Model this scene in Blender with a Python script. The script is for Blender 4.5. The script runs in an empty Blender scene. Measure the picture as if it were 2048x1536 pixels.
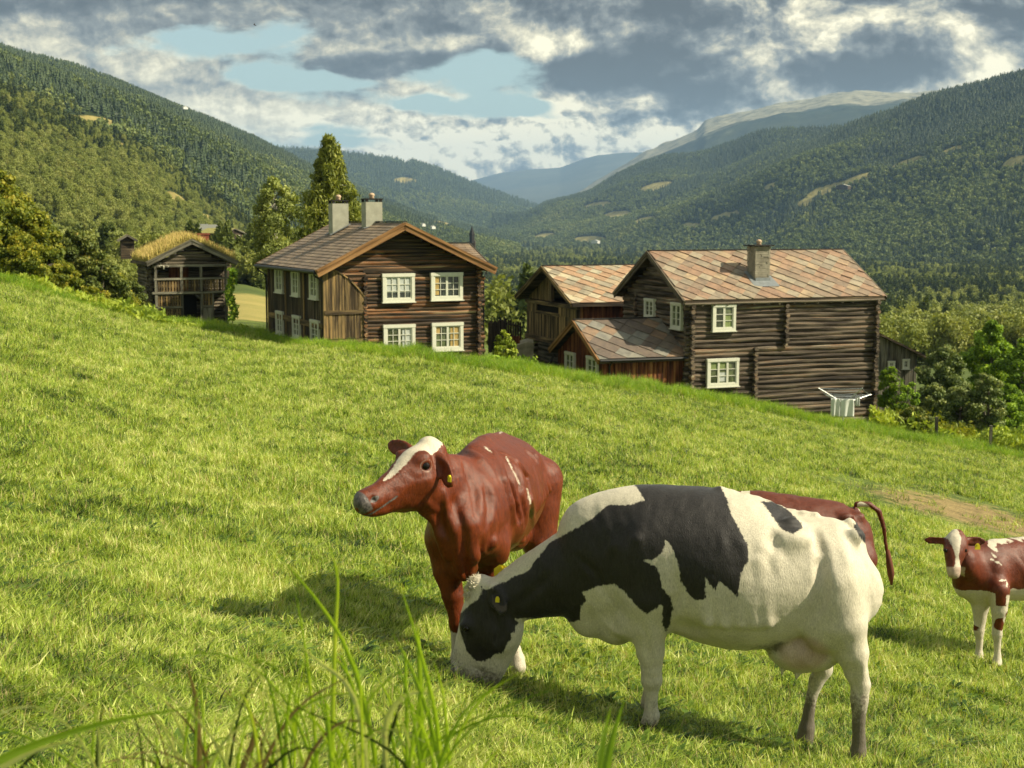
import bpy, math, random
import numpy as np
from mathutils import Vector, Matrix
R = math.radians
C = bpy.context.scene.collection
random.seed(7)
rng = np.random.default_rng(11)

# ------------------------------------------------------------------ camera, exposure, sun, sky
F, VH, CX, CY = 2800.0, 440.0, 1024.0, 768.0          # focal length and horizon row of a 2048 px wide picture
TH = math.atan((CY - VH) / F)
sc = bpy.context.scene
cam_d = bpy.data.cameras.new("camera"); cam = bpy.data.objects.new("camera", cam_d); C.objects.link(cam)
cam.location = (0, 0, 0); cam.rotation_euler = (math.pi / 2 - TH, 0, 0)
cam_d.sensor_width = 36; cam_d.lens = 36 * F / 2048; cam_d.clip_start = .05; cam_d.clip_end = 60000
cam_d.dof.use_dof = True; cam_d.dof.focus_distance = 8.8; cam_d.dof.aperture_fstop = 7.5
sc.camera = cam
sc.view_settings.view_transform = 'Standard'; sc.view_settings.look = 'None'
sc.view_settings.exposure = 0.84; sc.view_settings.gamma = 1.0; sc.view_settings.use_curve_mapping = False
try:
    sc.cycles.max_bounces = 6; sc.cycles.diffuse_bounces = 3; sc.cycles.glossy_bounces = 2
    sc.cycles.transmission_bounces = 3; sc.cycles.transparent_max_bounces = 6; sc.cycles.volume_bounces = 0
    sc.cycles.caustics_reflective = False; sc.cycles.caustics_refractive = False
    sc.cycles.use_denoising = True
except Exception: pass

SUN_EL, SUN_AZ = R(39), R(-9)                            # azimuth counted from +X towards +Y
sd = Vector((math.cos(SUN_EL) * math.cos(SUN_AZ), math.cos(SUN_EL) * math.sin(SUN_AZ), math.sin(SUN_EL)))
sun_d = bpy.data.lights.new("sun", 'SUN'); sun_d.energy = 4.5; sun_d.angle = R(.53); sun_d.color = (1, .89, .66)
sun = bpy.data.objects.new("sun", sun_d); C.objects.link(sun); sun.location = (60, -10, 60)
sun.rotation_euler = sd.to_track_quat('Z', 'Y').to_euler()

class X:
    """a shader socket with arithmetic"""
    def __init__(s, nt, sock): s.nt, s.s = nt, sock
    def _m(s, op, *a):
        n = s.nt.nodes.new('ShaderNodeMath'); n.operation = op
        for i, v in enumerate((s,) + a):
            if isinstance(v, X): s.nt.links.new(v.s, n.inputs[i])
            else: n.inputs[i].default_value = v
        return X(s.nt, n.outputs[0])
    def __add__(s, o): return s._m('ADD', o)
    __radd__ = __add__
    def __sub__(s, o): return s._m('SUBTRACT', o)
    def __rsub__(s, o): return (s * -1) + o
    def __mul__(s, o): return s._m('MULTIPLY', o)
    __rmul__ = __mul__
    def __truediv__(s, o): return s._m('DIVIDE', o)
    def max(s, o): return s._m('MAXIMUM', o)
    def min(s, o): return s._m('MINIMUM', o)
    def abs(s): return s._m('ABSOLUTE')
    def pow(s, o): return s._m('POWER', o)
    def ss(s, a, b, lo=0., hi=1.):
        n = s.nt.nodes.new('ShaderNodeMapRange'); n.interpolation_type = 'SMOOTHSTEP'
        s.nt.links.new(s.s, n.inputs[0])
        for i, v in zip((1, 2, 3, 4), (a, b, lo, hi)): n.inputs[i].default_value = v
        return X(s.nt, n.outputs[0])
def vec(nt, *c):
    n = nt.nodes.new('ShaderNodeCombineXYZ')
    for i, v in enumerate(c):
        if isinstance(v, X): nt.links.new(v.s, n.inputs[i])
        else: n.inputs[i].default_value = v
    return X(nt, n.outputs[0])
def noise(nt, v, scale=1., detail=3., rough=.5, dist=0., color=False):
    n = nt.nodes.new('ShaderNodeTexNoise'); n.inputs['Scale'].default_value = scale; n.inputs['Detail'].default_value = detail
    n.inputs['Roughness'].default_value = rough; n.inputs['Distortion'].default_value = dist
    if v is not None: nt.links.new(v.s, n.inputs['Vector'])
    return X(nt, n.outputs[1 if color else 0])
def ramp(nt, fac, stops, interp='LINEAR'):
    n = nt.nodes.new('ShaderNodeValToRGB'); n.color_ramp.interpolation = interp
    nt.links.new(fac.s, n.inputs[0]); e = n.color_ramp.elements
    while len(e) > 1: e.remove(e[-1])
    for i, (p, c) in enumerate(stops):
        el = e[0] if i == 0 else e.new(p)
        el.position = p; el.color = (*c, 1)
    return X(nt, n.outputs[0])
def mix(nt, f, a, b, mode='MIX'):
    n = nt.nodes.new('ShaderNodeMix'); n.data_type = 'RGBA'; n.blend_type = mode
    for i, v in ((0, f), (6, a), (7, b)):
        if isinstance(v, X): nt.links.new(v.s, n.inputs[i])
        elif i == 0: n.inputs[0].default_value = v
        else: n.inputs[i].default_value = (*v, 1)
    return X(nt, n.outputs[2])
def sep(nt, v):
    n = nt.nodes.new('ShaderNodeSeparateXYZ'); nt.links.new(v.s, n.inputs[0]); return [X(nt, o) for o in n.outputs]

world = bpy.data.worlds.new("World"); sc.world = world; world.use_nodes = True
nt = world.node_tree; nt.nodes.clear()
tc = nt.nodes.new('ShaderNodeTexCoord'); x, y, z = sep(nt, X(nt, tc.outputs['Generated']))
yy = (y.abs()).max(.12)
U = x / yy * 2.8 + 1.024; V = (z / yy * -2.8 + .44)        # direction on a plane one unit ahead of the valley
wn = sep(nt, noise(nt, vec(nt, U, V * 1.6, 3.1), 3.2, 5, .55, color=True))
U2 = U + (wn[0] - .5) * .16; V2 = V + (wn[1] - .5) * .11
def blob(cu, cv, ru, rv, amp, soft=1.):
    a = (U2 - cu) * (1 / ru); b = (V2 - cv) * (1 / rv)
    return (a * a + b * b).ss(0., 1.6 * soft, amp, 0.)
def total(lst):
    t = blob(*lst[0])
    for q in lst[1:]: t = t + blob(*q)
    return t
# openings of clear sky / filled parts of the cloud deck
cover = noise(nt, vec(nt, U * 1.1, V * 2.6, 7.), 3.4, 9, .62, .2)
cover = cover + total([(.41, .115, .11, .026, -.26), (.60, .165, .15, .022, -.25), (.91, .145, .12, .040, -.30), (1.03, .165, .10, .065, -.30),
                       (.95, .215, .15, .026, -.26), (.72, .29, .10, .015, -.16), (1.12, .23, .08, .025, -.18),
                       (1.05, .31, .34, .06, .34), (1.5, .06, .75, .22, .4), (.76, .115, .15, .045, .3), (.3, .0, .8, .07, .3),
                       (.15, .14, .3, .05, .2), (.10, .055, .30, .04, .35), (.25, .20, .3, .04, .28), (.45, .23, .35, .025, .2), (.86, .245, .2, .02, .12)])
cv = (cover + (noise(nt, vec(nt, U2 * 1., V2 * 3., 4.), 5., 6, .65) - .5) * .30).ss(.38, .60)
# relief of the clouds: bright tops, grey bases
U3 = U + (wn[0] - .5) * .10; V3 = V + (wn[1] - .5) * .07
pn = vec(nt, U3, V3 * 1.45, 2.); po = vec(nt, U3 + .034, V3 * 1.45 - .060, 2.); gain = total([(.30, .12, .66, .34, -2.9)]) + 4.6
n1 = noise(nt, pn, 3.0, 9, .60, .2); n2 = noise(nt, po, 3.0, 9, .60, .2)
fn = noise(nt, vec(nt, U3, V3 * 1.3, 5.), 13., 5, .6); fo = noise(nt, vec(nt, U3 + .007, V3 * 1.3 - .014, 5.), 13., 5, .6); fine = (fn - fo) * (total([(1.05, .30, .5, .09, 2.4)]) + 1.2)
b = (n1 - n2) * gain + fine + .47 + (noise(nt, vec(nt, U2, V2 * 1.5, 9.), 3.2, 6, .55) - .5) * .7
b = b + total([(1.28, .04, .30, .09, -.30), (1.05, .03, .14, .05, -.30), (1.42, .165, .42, .055, -.42), (1.19, .15, .05, .035, -.40), (1.26, .16, .05, .035, -.34), (.76, .13, .13, .03, -.38),
               (.30, .00, .8, .035, -.16), (.12, .02, .2, .02, -.1), (1.30, .245, .12, .015, -.22), (2.02, .03, .07, .10, -.42), (1.70, .14, .05, .05, -.22), (.98, .175, .03, .03, -.5), (1.16, .232, .04, .012, -.30), (1.86, .06, .04, .06, -.22),
               (1.02, .30, .40, .060, .40), (1.38, .27, .20, .03, .24), (1.60, .07, .07, .08, .50), (1.76, .06, .12, .07, .32), (1.93, .12, .12, .055, .46), (1.95, .20, .2, .03, .20), (1.10, .105, .09, .035, .50),
               (1.26, .20, .14, .025, .38), (1.16, .17, .05, .03, .2), (.88, .095, .07, .022, .40), (.62, .09, .10, .02, .22), (.12, .10, .3, .07, .10), (.55, .25, .5, .05, .26), (.40, .15, .2, .02, .16), (1.6, .245, .16, .02, .20)])
b = b + (1. - cv) * .25
ccol = ramp(nt, b, [(0., (.050, .048, .046)), (.22, (.085, .086, .082)), (.42, (.165, .168, .150)), (.6, (.32, .30, .225)), (.8, (.55, .50, .34)), (1., (.82, .74, .50))])
sky = nt.nodes.new('ShaderNodeTexSky'); sky.sky_type = 'NISHITA'; sky.sun_disc = False; sky.sun_elevation = SUN_EL
sky.sun_rotation = math.pi / 2 - SUN_AZ; sky.altitude = 400; sky.dust_density = 2.0; sky.air_density = 1.0; sky.ozone_density = 1.0
skyc = mix(nt, 1.0, X(nt, sky.outputs[0]), (.74, .98, .84), 'MULTIPLY')
STR = .10
ccs = mix(nt, 1.0, ccol, (1 / STR,) * 3, 'MULTIPLY')
blue = mix(nt, .50, mix(nt, 1.0, skyc, (.95,) * 3, 'MULTIPLY'), (3.6, 3.9, 3.5))
out = mix(nt, cv, blue, ccs)
bg = nt.nodes.new('ShaderNodeBackground'); bg.inputs[1].default_value = STR; nt.links.new(out.s, bg.inputs[0])
wo = nt.nodes.new('ShaderNodeOutputWorld'); nt.links.new(bg.outputs[0], wo.inputs[0])
try: world.cycles.sampling_method = 'MANUAL'; world.cycles.sample_map_resolution = 256
except Exception: pass

# ------------------------------------------------------------------ helpers
def ray(u, v):
    a = (u - CX) / F; b = -(v - CY) / F
    d = np.array([a, math.cos(TH) + b * math.sin(TH), -math.sin(TH) + b * math.cos(TH)]); return d / d[1]
def pt(u, v, y): return ray(u, v) * y
def project(P):
    P = np.asarray(P, float); fw = P[:, 1] * math.cos(TH) - P[:, 2] * math.sin(TH); up = P[:, 1] * math.sin(TH) + P[:, 2] * math.cos(TH)
    return np.stack([CX + F * P[:, 0] / fw, CY - F * up / fw], 1)
def tag(o, label=None, cat=None, group=None, kind=None):
    if label: o['label'] = label
    if cat: o['category'] = cat
    if group: o['group'] = group
    if kind: o['kind'] = kind
    return o
def empty(name, loc=(0, 0, 0), rz=0., label=None, cat=None, group=None):
    o = bpy.data.objects.new(name, None); C.objects.link(o); o.location = loc; o.rotation_euler = (0, 0, rz); o.empty_display_size = .2
    return tag(o, label, cat, group)
def mesh_obj(name, V, Fc, mat, parent=None, smooth=False, attrs=None, link=True, mats=None):
    me = bpy.data.meshes.new(name); V = np.asarray(V, np.float32)
    if isinstance(Fc, np.ndarray) and Fc.ndim == 2:
        n, k = Fc.shape; me.vertices.add(len(V)); me.vertices.foreach_set('co', V.ravel())
        me.loops.add(n * k); me.loops.foreach_set('vertex_index', Fc.astype(np.int32).ravel())
        me.polygons.add(n); me.polygons.foreach_set('loop_start', np.arange(0, n * k, k, dtype=np.int32))
        try: me.polygons.foreach_set('loop_total', np.full(n, k, np.int32))
        except Exception: pass
        me.update(calc_edges=True)
    else:
        me.from_pydata(V.tolist(), [], Fc); me.update()
    if smooth: me.polygons.foreach_set('use_smooth', np.ones(len(me.polygons), bool))
    for nm, typ, data in (attrs or []):
        a = me.attributes.new(nm, typ, 'POINT')
        a.data.foreach_set('vector' if typ == 'FLOAT_VECTOR' else 'value', np.asarray(data, np.float32).ravel())
    if mat: me.materials.append(mat)
    o = bpy.data.objects.new(name, me)
    if link: C.objects.link(o)
    if parent: o.parent = parent
    return o
class MB:
    def __init__(s): s.v, s.f, s.g, s.n = [], [], [], 0
    def add(s, v, f, g=None):
        v = np.asarray(v, float); s.v.append(v); s.f += [[i + s.n for i in q] for q in f]
        if g is None: g = np.column_stack([v[:, 0], v[:, 2], np.full(len(v), random.random())])
        s.g.append(np.asarray(g, float)); s.n += len(v)
    def box(s, lo, hi, grain=None, rid=None, rot=None, jit=0.):
        lo, hi = np.minimum(lo, hi), np.maximum(lo, hi)
        v = np.array([[(lo, hi)[i][0], (lo, hi)[j][1], (lo, hi)[k][2]] for i in (0, 1) for j in (0, 1) for k in (0, 1)], float)
        if grain is None: grain = int(np.argmax(hi - lo))
        if rid is None: rid = random.random()
        oth = [i for i in range(3) if i != grain]
        g = np.column_stack([v[:, grain] + rid * 7, v[:, oth].sum(1), np.full(8, rid)])
        if jit: v = v + rng.normal(0, jit, v.shape)
        if rot is not None: c = (lo + hi) / 2; v = (v - c) @ np.array(rot).T + c
        s.add(v, [[0, 1, 3, 2], [4, 6, 7, 5], [0, 4, 5, 1], [2, 3, 7, 6], [0, 2, 6, 4], [1, 5, 7, 3]], g)
    def beam(s, p, q, w, h, up=(0, 0, 1), rid=None):
        """box of section w (side) x h (up) from p to q"""
        p, q = np.array(p, float), np.array(q, float); d = q - p; L = np.linalg.norm(d); d /= L
        sd_ = np.cross(d, up); sd_ /= np.linalg.norm(sd_); u = np.cross(sd_, d); rid = random.random() if rid is None else rid
        v, g = [], []
        for t in (0, 1):
            for a in (-1, 1):
                for b in (-1, 1):
                    v.append(p + d * L * t + sd_ * a * w / 2 + u * b * h / 2); g.append((L * t + rid * 9, a * w / 2 + b * h / 2, rid))
        s.add(v, [[0, 1, 3, 2], [4, 6, 7, 5], [0, 4, 5, 1], [2, 3, 7, 6], [0, 2, 6, 4], [1, 5, 7, 3]], g)
    def tube(s, pts, rad, n=8, rid=None, caps=True):
        pts = np.array(pts, float); m = len(pts); rad = np.broadcast_to(rad, (m,)); rid = random.random() if rid is None else rid
        v, g = [], []; L = 0
        for i in range(m):
            d = pts[min(i + 1, m - 1)] - pts[max(i - 1, 0)]; d = d / (np.linalg.norm(d) + 1e-9)
            a = np.cross(d, (0, 0, 1) if abs(d[2]) < .9 else (1, 0, 0)); a /= np.linalg.norm(a); b = np.cross(d, a)
            if i: L += np.linalg.norm(pts[i] - pts[i - 1])
            for k in range(n):
                t = 2 * math.pi * k / n; v.append(pts[i] + (a * math.cos(t) + b * math.sin(t)) * rad[i]); g.append((L + rid * 9, k * .05, rid))
        f = [[i * n + k, i * n + (k + 1) % n, (i + 1) * n + (k + 1) % n, (i + 1) * n + k] for i in range(m - 1) for k in range(n)]
        if caps: f += [list(range(n))[::-1], [(m - 1) * n + k for k in range(n)]]
        s.add(v, f, g)
    def prism(s, poly, axis, a, b, grain=0, rid=None):
        """polygon in the two other axes, extruded along axis from a to b"""
        oth = [i for i in range(3) if i != axis]; n = len(poly); rid = random.random() if rid is None else rid; v = np.zeros((2 * n, 3))
        for k, (p, q) in enumerate(poly):
            for m, t in ((0, a), (1, b)): v[m * n + k, oth[0]] = p; v[m * n + k, oth[1]] = q; v[m * n + k, axis] = t
        f = [list(range(n)), [n + k for k in range(n)][::-1]] + [[k, n + k, n + (k + 1) % n, (k + 1) % n] for k in range(n)]
        o2 = [i for i in range(3) if i != grain]
        s.add(v, f, np.column_stack([v[:, grain] + rid * 9, v[:, o2].sum(1), np.full(2 * n, rid)]))
    def build(s, name, mat, parent=None, smooth=False):
        return mesh_obj(name, np.concatenate(s.v), s.f, mat, parent, smooth, [('grain', 'FLOAT_VECTOR', np.concatenate(s.g))])

def new_mat(name):
    m = bpy.data.materials.new(name); m.use_nodes = True; nt = m.node_tree; nt.nodes.clear()
    o = nt.nodes.new('ShaderNodeOutputMaterial'); p = nt.nodes.new('ShaderNodeBsdfPrincipled'); nt.links.new(p.outputs[0], o.inputs[0])
    p.inputs['Roughness'].default_value = .8; p.inputs['Specular IOR Level'].default_value = .25
    return m, nt, p, o
def setc(nt, p, name, v):
    if isinstance(v, X): nt.links.new(v.s, p.inputs[name])
    else: p.inputs[name].default_value = (*v, 1) if isinstance(v, tuple) else v
def bump(nt, p, h, strength=.4, dist=.02):
    n = nt.nodes.new('ShaderNodeBump'); n.inputs['Strength'].default_value = strength; n.inputs['Distance'].default_value = dist
    nt.links.new(h.s, n.inputs['Height']); nt.links.new(n.outputs[0], p.inputs['Normal'])
def attr(nt, name, which='Vector'):
    n = nt.nodes.new('ShaderNodeAttribute'); n.attribute_name = name; return X(nt, n.outputs[which])
def objco(nt):
    n = nt.nodes.new('ShaderNodeTexCoord'); return X(nt, n.outputs['Object'])
def worldco(nt):
    n = nt.nodes.new('ShaderNodeNewGeometry'); return X(nt, n.outputs['Position'])
def wood(name, stops, along=.7, across=9., rough=.85, bstr=.5, idamp=.35):
    m, nt, p, o = new_mat(name); g = sep(nt, attr(nt, 'grain'))
    v = vec(nt, g[0] * along, g[1] * across, g[2] * 31.)
    n = noise(nt, v, 1., 6, .62); n2 = noise(nt, vec(nt, g[0] * .35, g[1] * 2.2, g[2] * 13.), 1., 3, .5)
    rn = sep(nt, noise(nt, vec(nt, g[2] * 517., 1., 1.), 1., 0, .5, color=True))
    f = (n - .5) * 1.7 + (n2 - .5) * .9 + (rn[0] - .5) * idamp * 2 + .5
    setc(nt, p, 'Base Color', ramp(nt, f, stops)); setc(nt, p, 'Roughness', rough)
    fine = noise(nt, vec(nt, g[0] * 3., g[1] * 60., g[2] * 7.), 1., 3, .6)
    bump(nt, p, fine * .5 + n, bstr, .012)
    return m
def plain(name, col, rough=.7, var=.12, scale=6., metal=0., bmp=0.):
    m, nt, p, o = new_mat(name); n = noise(nt, objco(nt), scale, 4, .6)
    a = tuple(c * (1 - var) for c in col); b_ = tuple(min(1, c * (1 + var)) for c in col)
    setc(nt, p, 'Base Color', ramp(nt, n, [(.25, a), (.75, b_)])); setc(nt, p, 'Roughness', rough); setc(nt, p, 'Metallic', metal)
    if bmp: bump(nt, p, n, bmp, .02)
    return m
# ------------------------------------------------------------------ terrain
UC = np.array([-1500, -900, 0, 300, 500, 700, 1000, 1400, 1800, 2048, 2600, 3400], float)
CREST_V = np.array([380, 430, 556, 640, 664, 692, 733, 791, 871, 911, 960, 1010], float)
CREST_D = np.array([60, 60, 60, 66, 62, 50, 51, 54, 58, 60, 60, 60], float)
Z8 = np.array([-1.35, -1.65, -2.2, -2.37, -2.5, -2.66, -2.90, -3.13, -3.36, -3.52, -3.85, -4.2])
# heights further out at (crest+8), 90, 140, 220, 400, 900, 3000, 20000 m
FAR = {-1500: (3, 5, 10, 20, 30, 40, 40, 40), -900: (0, 1, 3, 8, 10, 10, 0, 0), 0: (-3.4, -4.6, -7, -9, -12, -20, -60, -75),
       300: (-5.3, -6.2, -8.5, -10, -14, -40, -72, -75), 500: (-5.8, -6.6, -8.6, -9.4, -20, -55, -73, -75),
       700: (-6.0, -7.2, -11, -17, -32, -58, -72, -75), 1000: (-6.2, -8.0, -13, -24, -40, -60, -72, -75), 1400: (-8.0, -10., -15, -24, -40, -60, -71, -75),
       1800: (-10.2, -12.2, -16, -22, -38, -58, -70, -75), 2048: (-11.0, -12.8, -16, -22, -37, -57, -70, -75),
       2600: (-12.5, -14, -18, -24, -38, -57, -70, -75), 3400: (-14, -16, -20, -26, -40, -57, -70, -75)}
LD = np.linspace(math.log(.3), math.log(30000), 420)
prof = []
for i, u in enumerate(UC):
    D = CREST_D[i]; zc = ray(u, CREST_V[i])[2] * D
    g8, e8 = 1 - math.exp(-8.2 / 8), 8.2
    # z = -(1.05 + A(1-exp(-y/8)) + B y)
    B = ((-zc - 1.05) - (-Z8[i] - 1.05) / g8) / (D - 8.2 / g8); A = -zc - 1.05 - B * D
    d = np.exp(LD)
    near = -(1.05 + A * (1 - np.exp(-d / 8)) + B * d)
    fd = [D, D + 8, 90, 140, 220, 400, 900, 3000, 30000]; fz = [zc, *FAR[int(u)]]
    far = np.interp(LD, np.log(fd), fz)
    pz = np.where(d < D, near, far)
    prof.append(pz)
prof = np.array(prof)
ker = np.array([1, 2, 1.]) / 4
for _ in range(3):
    sm = prof.copy(); sm[:, 1:-1] = prof[:, :-2] * .25 + prof[:, 1:-1] * .5 + prof[:, 2:] * .25; prof = sm
UF = np.linspace(-1500, 3400, 197)
PF = np.array([np.interp(UF, UC, prof[:, k]) for k in range(len(LD))]).T
for _ in range(4):
    sm = PF.copy(); sm[1:-1] = PF[:-2] * .25 + PF[1:-1] * .5 + PF[2:] * .25; PF = sm
def zg(x, y, bumps=True):
    x = np.asarray(x, float); y = np.asarray(y, float)
    u = np.clip(1024 + F * x / np.maximum(y, 2.5), UF[0], UF[-1] - .01); l = np.clip(np.log(np.maximum(y, .31)), LD[0], LD[-1] - 1e-4)
    a = (u - UF[0]) / (UF[1] - UF[0]); b = (l - LD[0]) / (LD[1] - LD[0]); i = a.astype(int); j = b.astype(int); fa, fb = a - i, b - j
    z = PF[i, j] * (1 - fa) * (1 - fb) + PF[i + 1, j] * fa * (1 - fb) + PF[i, j + 1] * (1 - fa) * fb + PF[i + 1, j + 1] * fa * fb
    if bumps:
        z = z + .035 * np.sin(x * 1.7 + 1.3 * np.sin(y * .9)) * np.sin(y * 1.3 + x * .4) + .02 * np.sin(x * 4.1 + y * 2.3) * np.sin(y * 3.7 - x)
        cd = np.interp(u, UC, CREST_D); w = np.exp(-((y - cd + 1.0) / 2.2) ** 2)
        z = z + w * (.10 + .10 * np.sin(x * .9 + 1) * np.sin(x * 2.3) + .06 * np.sin(x * 5.1))
    return z
def on_ground(u, d):
    x = (u - 1024) / F * d; return np.array([x, d, float(zg(x, d))])

uu = np.linspace(-1400, 3350, 420); dd = np.exp(np.linspace(math.log(.5), math.log(29000), 520))
UU, DD = np.meshgrid(uu, dd, indexing='ij'); XX = (UU - 1024) / F * np.maximum(DD, 2.5) ; ZZ = zg(XX, DD)
def grid_faces(n, m):
    i, j = np.meshgrid(np.arange(n - 1), np.arange(m - 1), indexing='ij'); a = (i * m + j).ravel()
    return np.column_stack([a, a + m, a + m + 1, a + 1])

def mat_ground():
    m, nt, p, o = new_mat("meadow_soil_and_turf"); P = worldco(nt); x, y, z = sep(nt, P)
    n1 = noise(nt, P, .28, 4, .55); n2 = noise(nt, P, 3.2, 6, .68); n3 = noise(nt, P, 22., 4, .7)
    f = (n1 - .5) * .6 + (n2 - .5) * 1.0 + (n3 - .5) * 1.2 + .5
    near = ramp(nt, f, [(.1, (.018, .022, .007)), (.4, (.05, .072, .012)), (.6, (.12, .17, .025)), (.85, (.26, .29, .06))])
    bare = noise(nt, P, .55, 5, .6)
    patch = (x * (1 / 5.) - 1.6).pow(2.)
    nfar = noise(nt, P, .012, 6, .6); nf2 = noise(nt, P, .15, 4, .6)
    far = ramp(nt, nfar * .6 + nf2 * .4, [(.35, (.030, .045, .012)), (.5, (.06, .085, .02)), (.62, (.13, .16, .035)), (.7, (.24, .21, .08))])
    c = mix(nt, y.ss(95., 260.), near, far)
    # worn, trampled patch of soil and straw on the right of the meadow
    px = (x - 10.9) / 2.7; py = (y - 32.) / 3.6; r = px * px + py * py
    w = (r * -1. + 1.2 + (n2 - .5) * 3.).ss(.2, 1.0)
    c = mix(nt, w * .75, c, ramp(nt, n3 * .6 + n2 * .4, [(.3, (.10, .06, .03)), (.6, (.33, .22, .11))]))
    # dry yellow hay slope far left, beyond the storehouse
    px = (x + 26.) / 12.; py = (y - 140.) / 55.; r = px * px + py * py
    w = (r * -1. + 1.2 + (nf2 - .5) * 1.).ss(.0, .5)
    c = mix(nt, w, c, ramp(nt, nf2 * .5 + n2 * .5, [(.3, (.17, .17, .04)), (.6, (.34, .28, .09))]))
    setc(nt, p, 'Base Color', c); setc(nt, p, 'Roughness', .95); bump(nt, p, n2 * .7 + n3 * .3, .6, .08)
    return m
M_ground = mat_ground()
ground = mesh_obj("ground", np.column_stack([XX.ravel(), DD.ravel(), ZZ.ravel()]), grid_faces(*XX.shape), M_ground, smooth=True)
tag(ground, kind='structure')

# ------------------------------------------------------------------ mountains
def vnoise(x, y, seed=0, octv=5, rough=.5):
    x = np.asarray(x, float); y = np.asarray(y, float); r = np.zeros(np.broadcast(x, y).shape); a = 1.; t = 0.
    for o in range(octv):
        xi, yi = np.floor(x).astype(int), np.floor(y).astype(int); fx, fy = x - xi, y - yi
        fx = fx * fx * (3 - 2 * fx); fy = fy * fy * (3 - 2 * fy)
        h = lambda i, j: (np.sin((i * 127.1 + j * 311.7 + seed * 74.7 + o * 19.3)) * 43758.5453) % 1.
        r += a * (h(xi, yi) * (1 - fx) * (1 - fy) + h(xi + 1, yi) * fx * (1 - fy) + h(xi, yi + 1) * (1 - fx) * fy + h(xi + 1, yi + 1) * fx * fy)
        t += a; a *= rough; x = x * 2.03 + 5.2; y = y * 2.03 + 1.7
    return r / t
def mountain(name, ridge, Dr, Db, zb, mat, amp, pw=1.25, bs=900., nu=260, ns=110, seed=1, clear=(), rdg=0., rough=0.):
    """ridge: skyline as (column, row); Dr/Db: (column, distance) of ridge and of foot"""
    ru, rv = zip(*ridge); us = np.linspace(ru[0], ru[-1], nu); rows = np.interp(us, ru, rv)
    D1 = np.interp(us, *zip(*Dr)); D0 = np.interp(us, *zip(*Db)); z0 = np.interp(us, *zip(*zb))
    z1 = np.array([ray(u, v)[2] for u, v in zip(us, rows)]) * D1
    s = np.concatenate([np.linspace(-.12, 1, ns), np.linspace(1.02, 1.5, 18)])
    S, US = np.meshgrid(s, us); D = D0[:, None] + (D1 - D0)[:, None] * S
    sp = np.clip(S, 0, 1)
    Z = z0[:, None] + (z1 - z0)[:, None] * sp ** pw - np.clip(-S, 0, 1) * 120
    Z = np.where(S > 1, z1[:, None] - (z1 - z0)[:, None] * (S - 1) ** 1.3 * 1.5, Z)
    Xw = (US - 1024) / F * D
    win = np.sin(np.pi * np.clip(S, 0, 1)) ** .8
    nz = vnoise(Xw / bs + 9, D / bs * .8, seed, 6, .5) - .5
    if rdg: nz = nz + rdg * (np.abs(vnoise(Xw / bs * .7 + D / bs * .35, D / bs * .15 + 4, seed + 3, 4) - .5) * -2 + .4)
    Z = Z + nz * amp * win
    if rough: Z = Z + (vnoise(Xw / 160., D / 300., seed + 7, 5, .6) - .5) * rough
    pix = project(np.column_stack([Xw.ravel(), D.ravel(), Z.ravel()]))
    cl = np.zeros(len(pix))
    for (cu, cv_, a, b, tilt) in clear:
        du = pix[:, 0] - cu; dv = pix[:, 1] - cv_ - tilt * du; cl = np.maximum(cl, np.clip(1.7 - ((du / a) ** 2 + (dv / (b * 1.7)) ** 2), 0, 1))
    o = mesh_obj(name, np.column_stack([Xw.ravel(), D.ravel(), Z.ravel()]), grid_faces(*Xw.shape), mat, smooth=True,
                 attrs=[('clearing', 'FLOAT', cl), ('upslope', 'FLOAT', S.ravel())])
    tag(o, kind='structure')
    n_s = len(s)
    def sample(n, smin=0., smax=1.02, fn=None, dmax=1e9):
        a = rng.random(n * 4) * (nu - 1.001); bidx = rng.random(n * 4)
        sidx = (np.interp(smin + (smax - smin) * bidx, s, np.arange(n_s)))
        i, j = a.astype(int), np.minimum(sidx.astype(int), n_s - 2); fa, fb = a - i, sidx - j
        g = lambda Q: Q[i, j] * (1 - fa) * (1 - fb) + Q[i + 1, j] * fa * (1 - fb) + Q[i, j + 1] * (1 - fa) * fb + Q[i + 1, j + 1] * fa * fb
        P = np.column_stack([g(Xw), g(D), g(Z)]); c = g(cl.reshape(Xw.shape)); ss_ = g(S)
        # equal numbers per ground area
        area = np.interp(us[i], us, D1 - D0) * P[:, 1]; keep = (rng.random(len(P)) < area / area.max() * 1.5) & (c < .12 + rng.random(len(P)) * .3)
        P, ss_ = P[keep][:n], ss_[keep][:n]; return P, ss_
    return o, sample
def mat_hill(name, lo, hi, top=None, topline=.8, fld=(.30, .25, .09), sc1=.004, sc2=.03):
    m, nt, p, o = new_mat(name); P = worldco(nt); n1 = noise(nt, P, sc1, 6, .6); n2 = noise(nt, P, sc2, 5, .7)
    c = ramp(nt, n1 * .5 + n2 * .5, [(.38, lo), (.62, hi)])
    if top:
        s = attr(nt, 'upslope', 'Fac'); t = ramp(nt, noise(nt, P, .012, 7, .68), [(.36, tuple(q * .30 for q in top)), (.5, tuple(q * .8 for q in top)), (.66, top)])
        c = mix(nt, (s + (n1 - .5) * .5).ss(topline - .05, topline + .05), c, t)
    cl = attr(nt, 'clearing', 'Fac')
    c = mix(nt, (cl + (n2 - .5) * .8).ss(.2, .6), c, ramp(nt, n2, [(.35, tuple(q * .6 for q in fld)), (.6, fld)]))
    setc(nt, p, 'Base Color', c); setc(nt, p, 'Roughness', 1.); setc(nt, p, 'Specular IOR Level', .0); bump(nt, p, n2, .8, 8.)
    return m
M_left = mat_hill("forest_floor_left", (.020, .030, .012), (.05, .065, .022))
M_right = mat_hill("forest_floor_right", (.018, .028, .014), (.04, .056, .022), fld=(.34, .30, .12))
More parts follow.
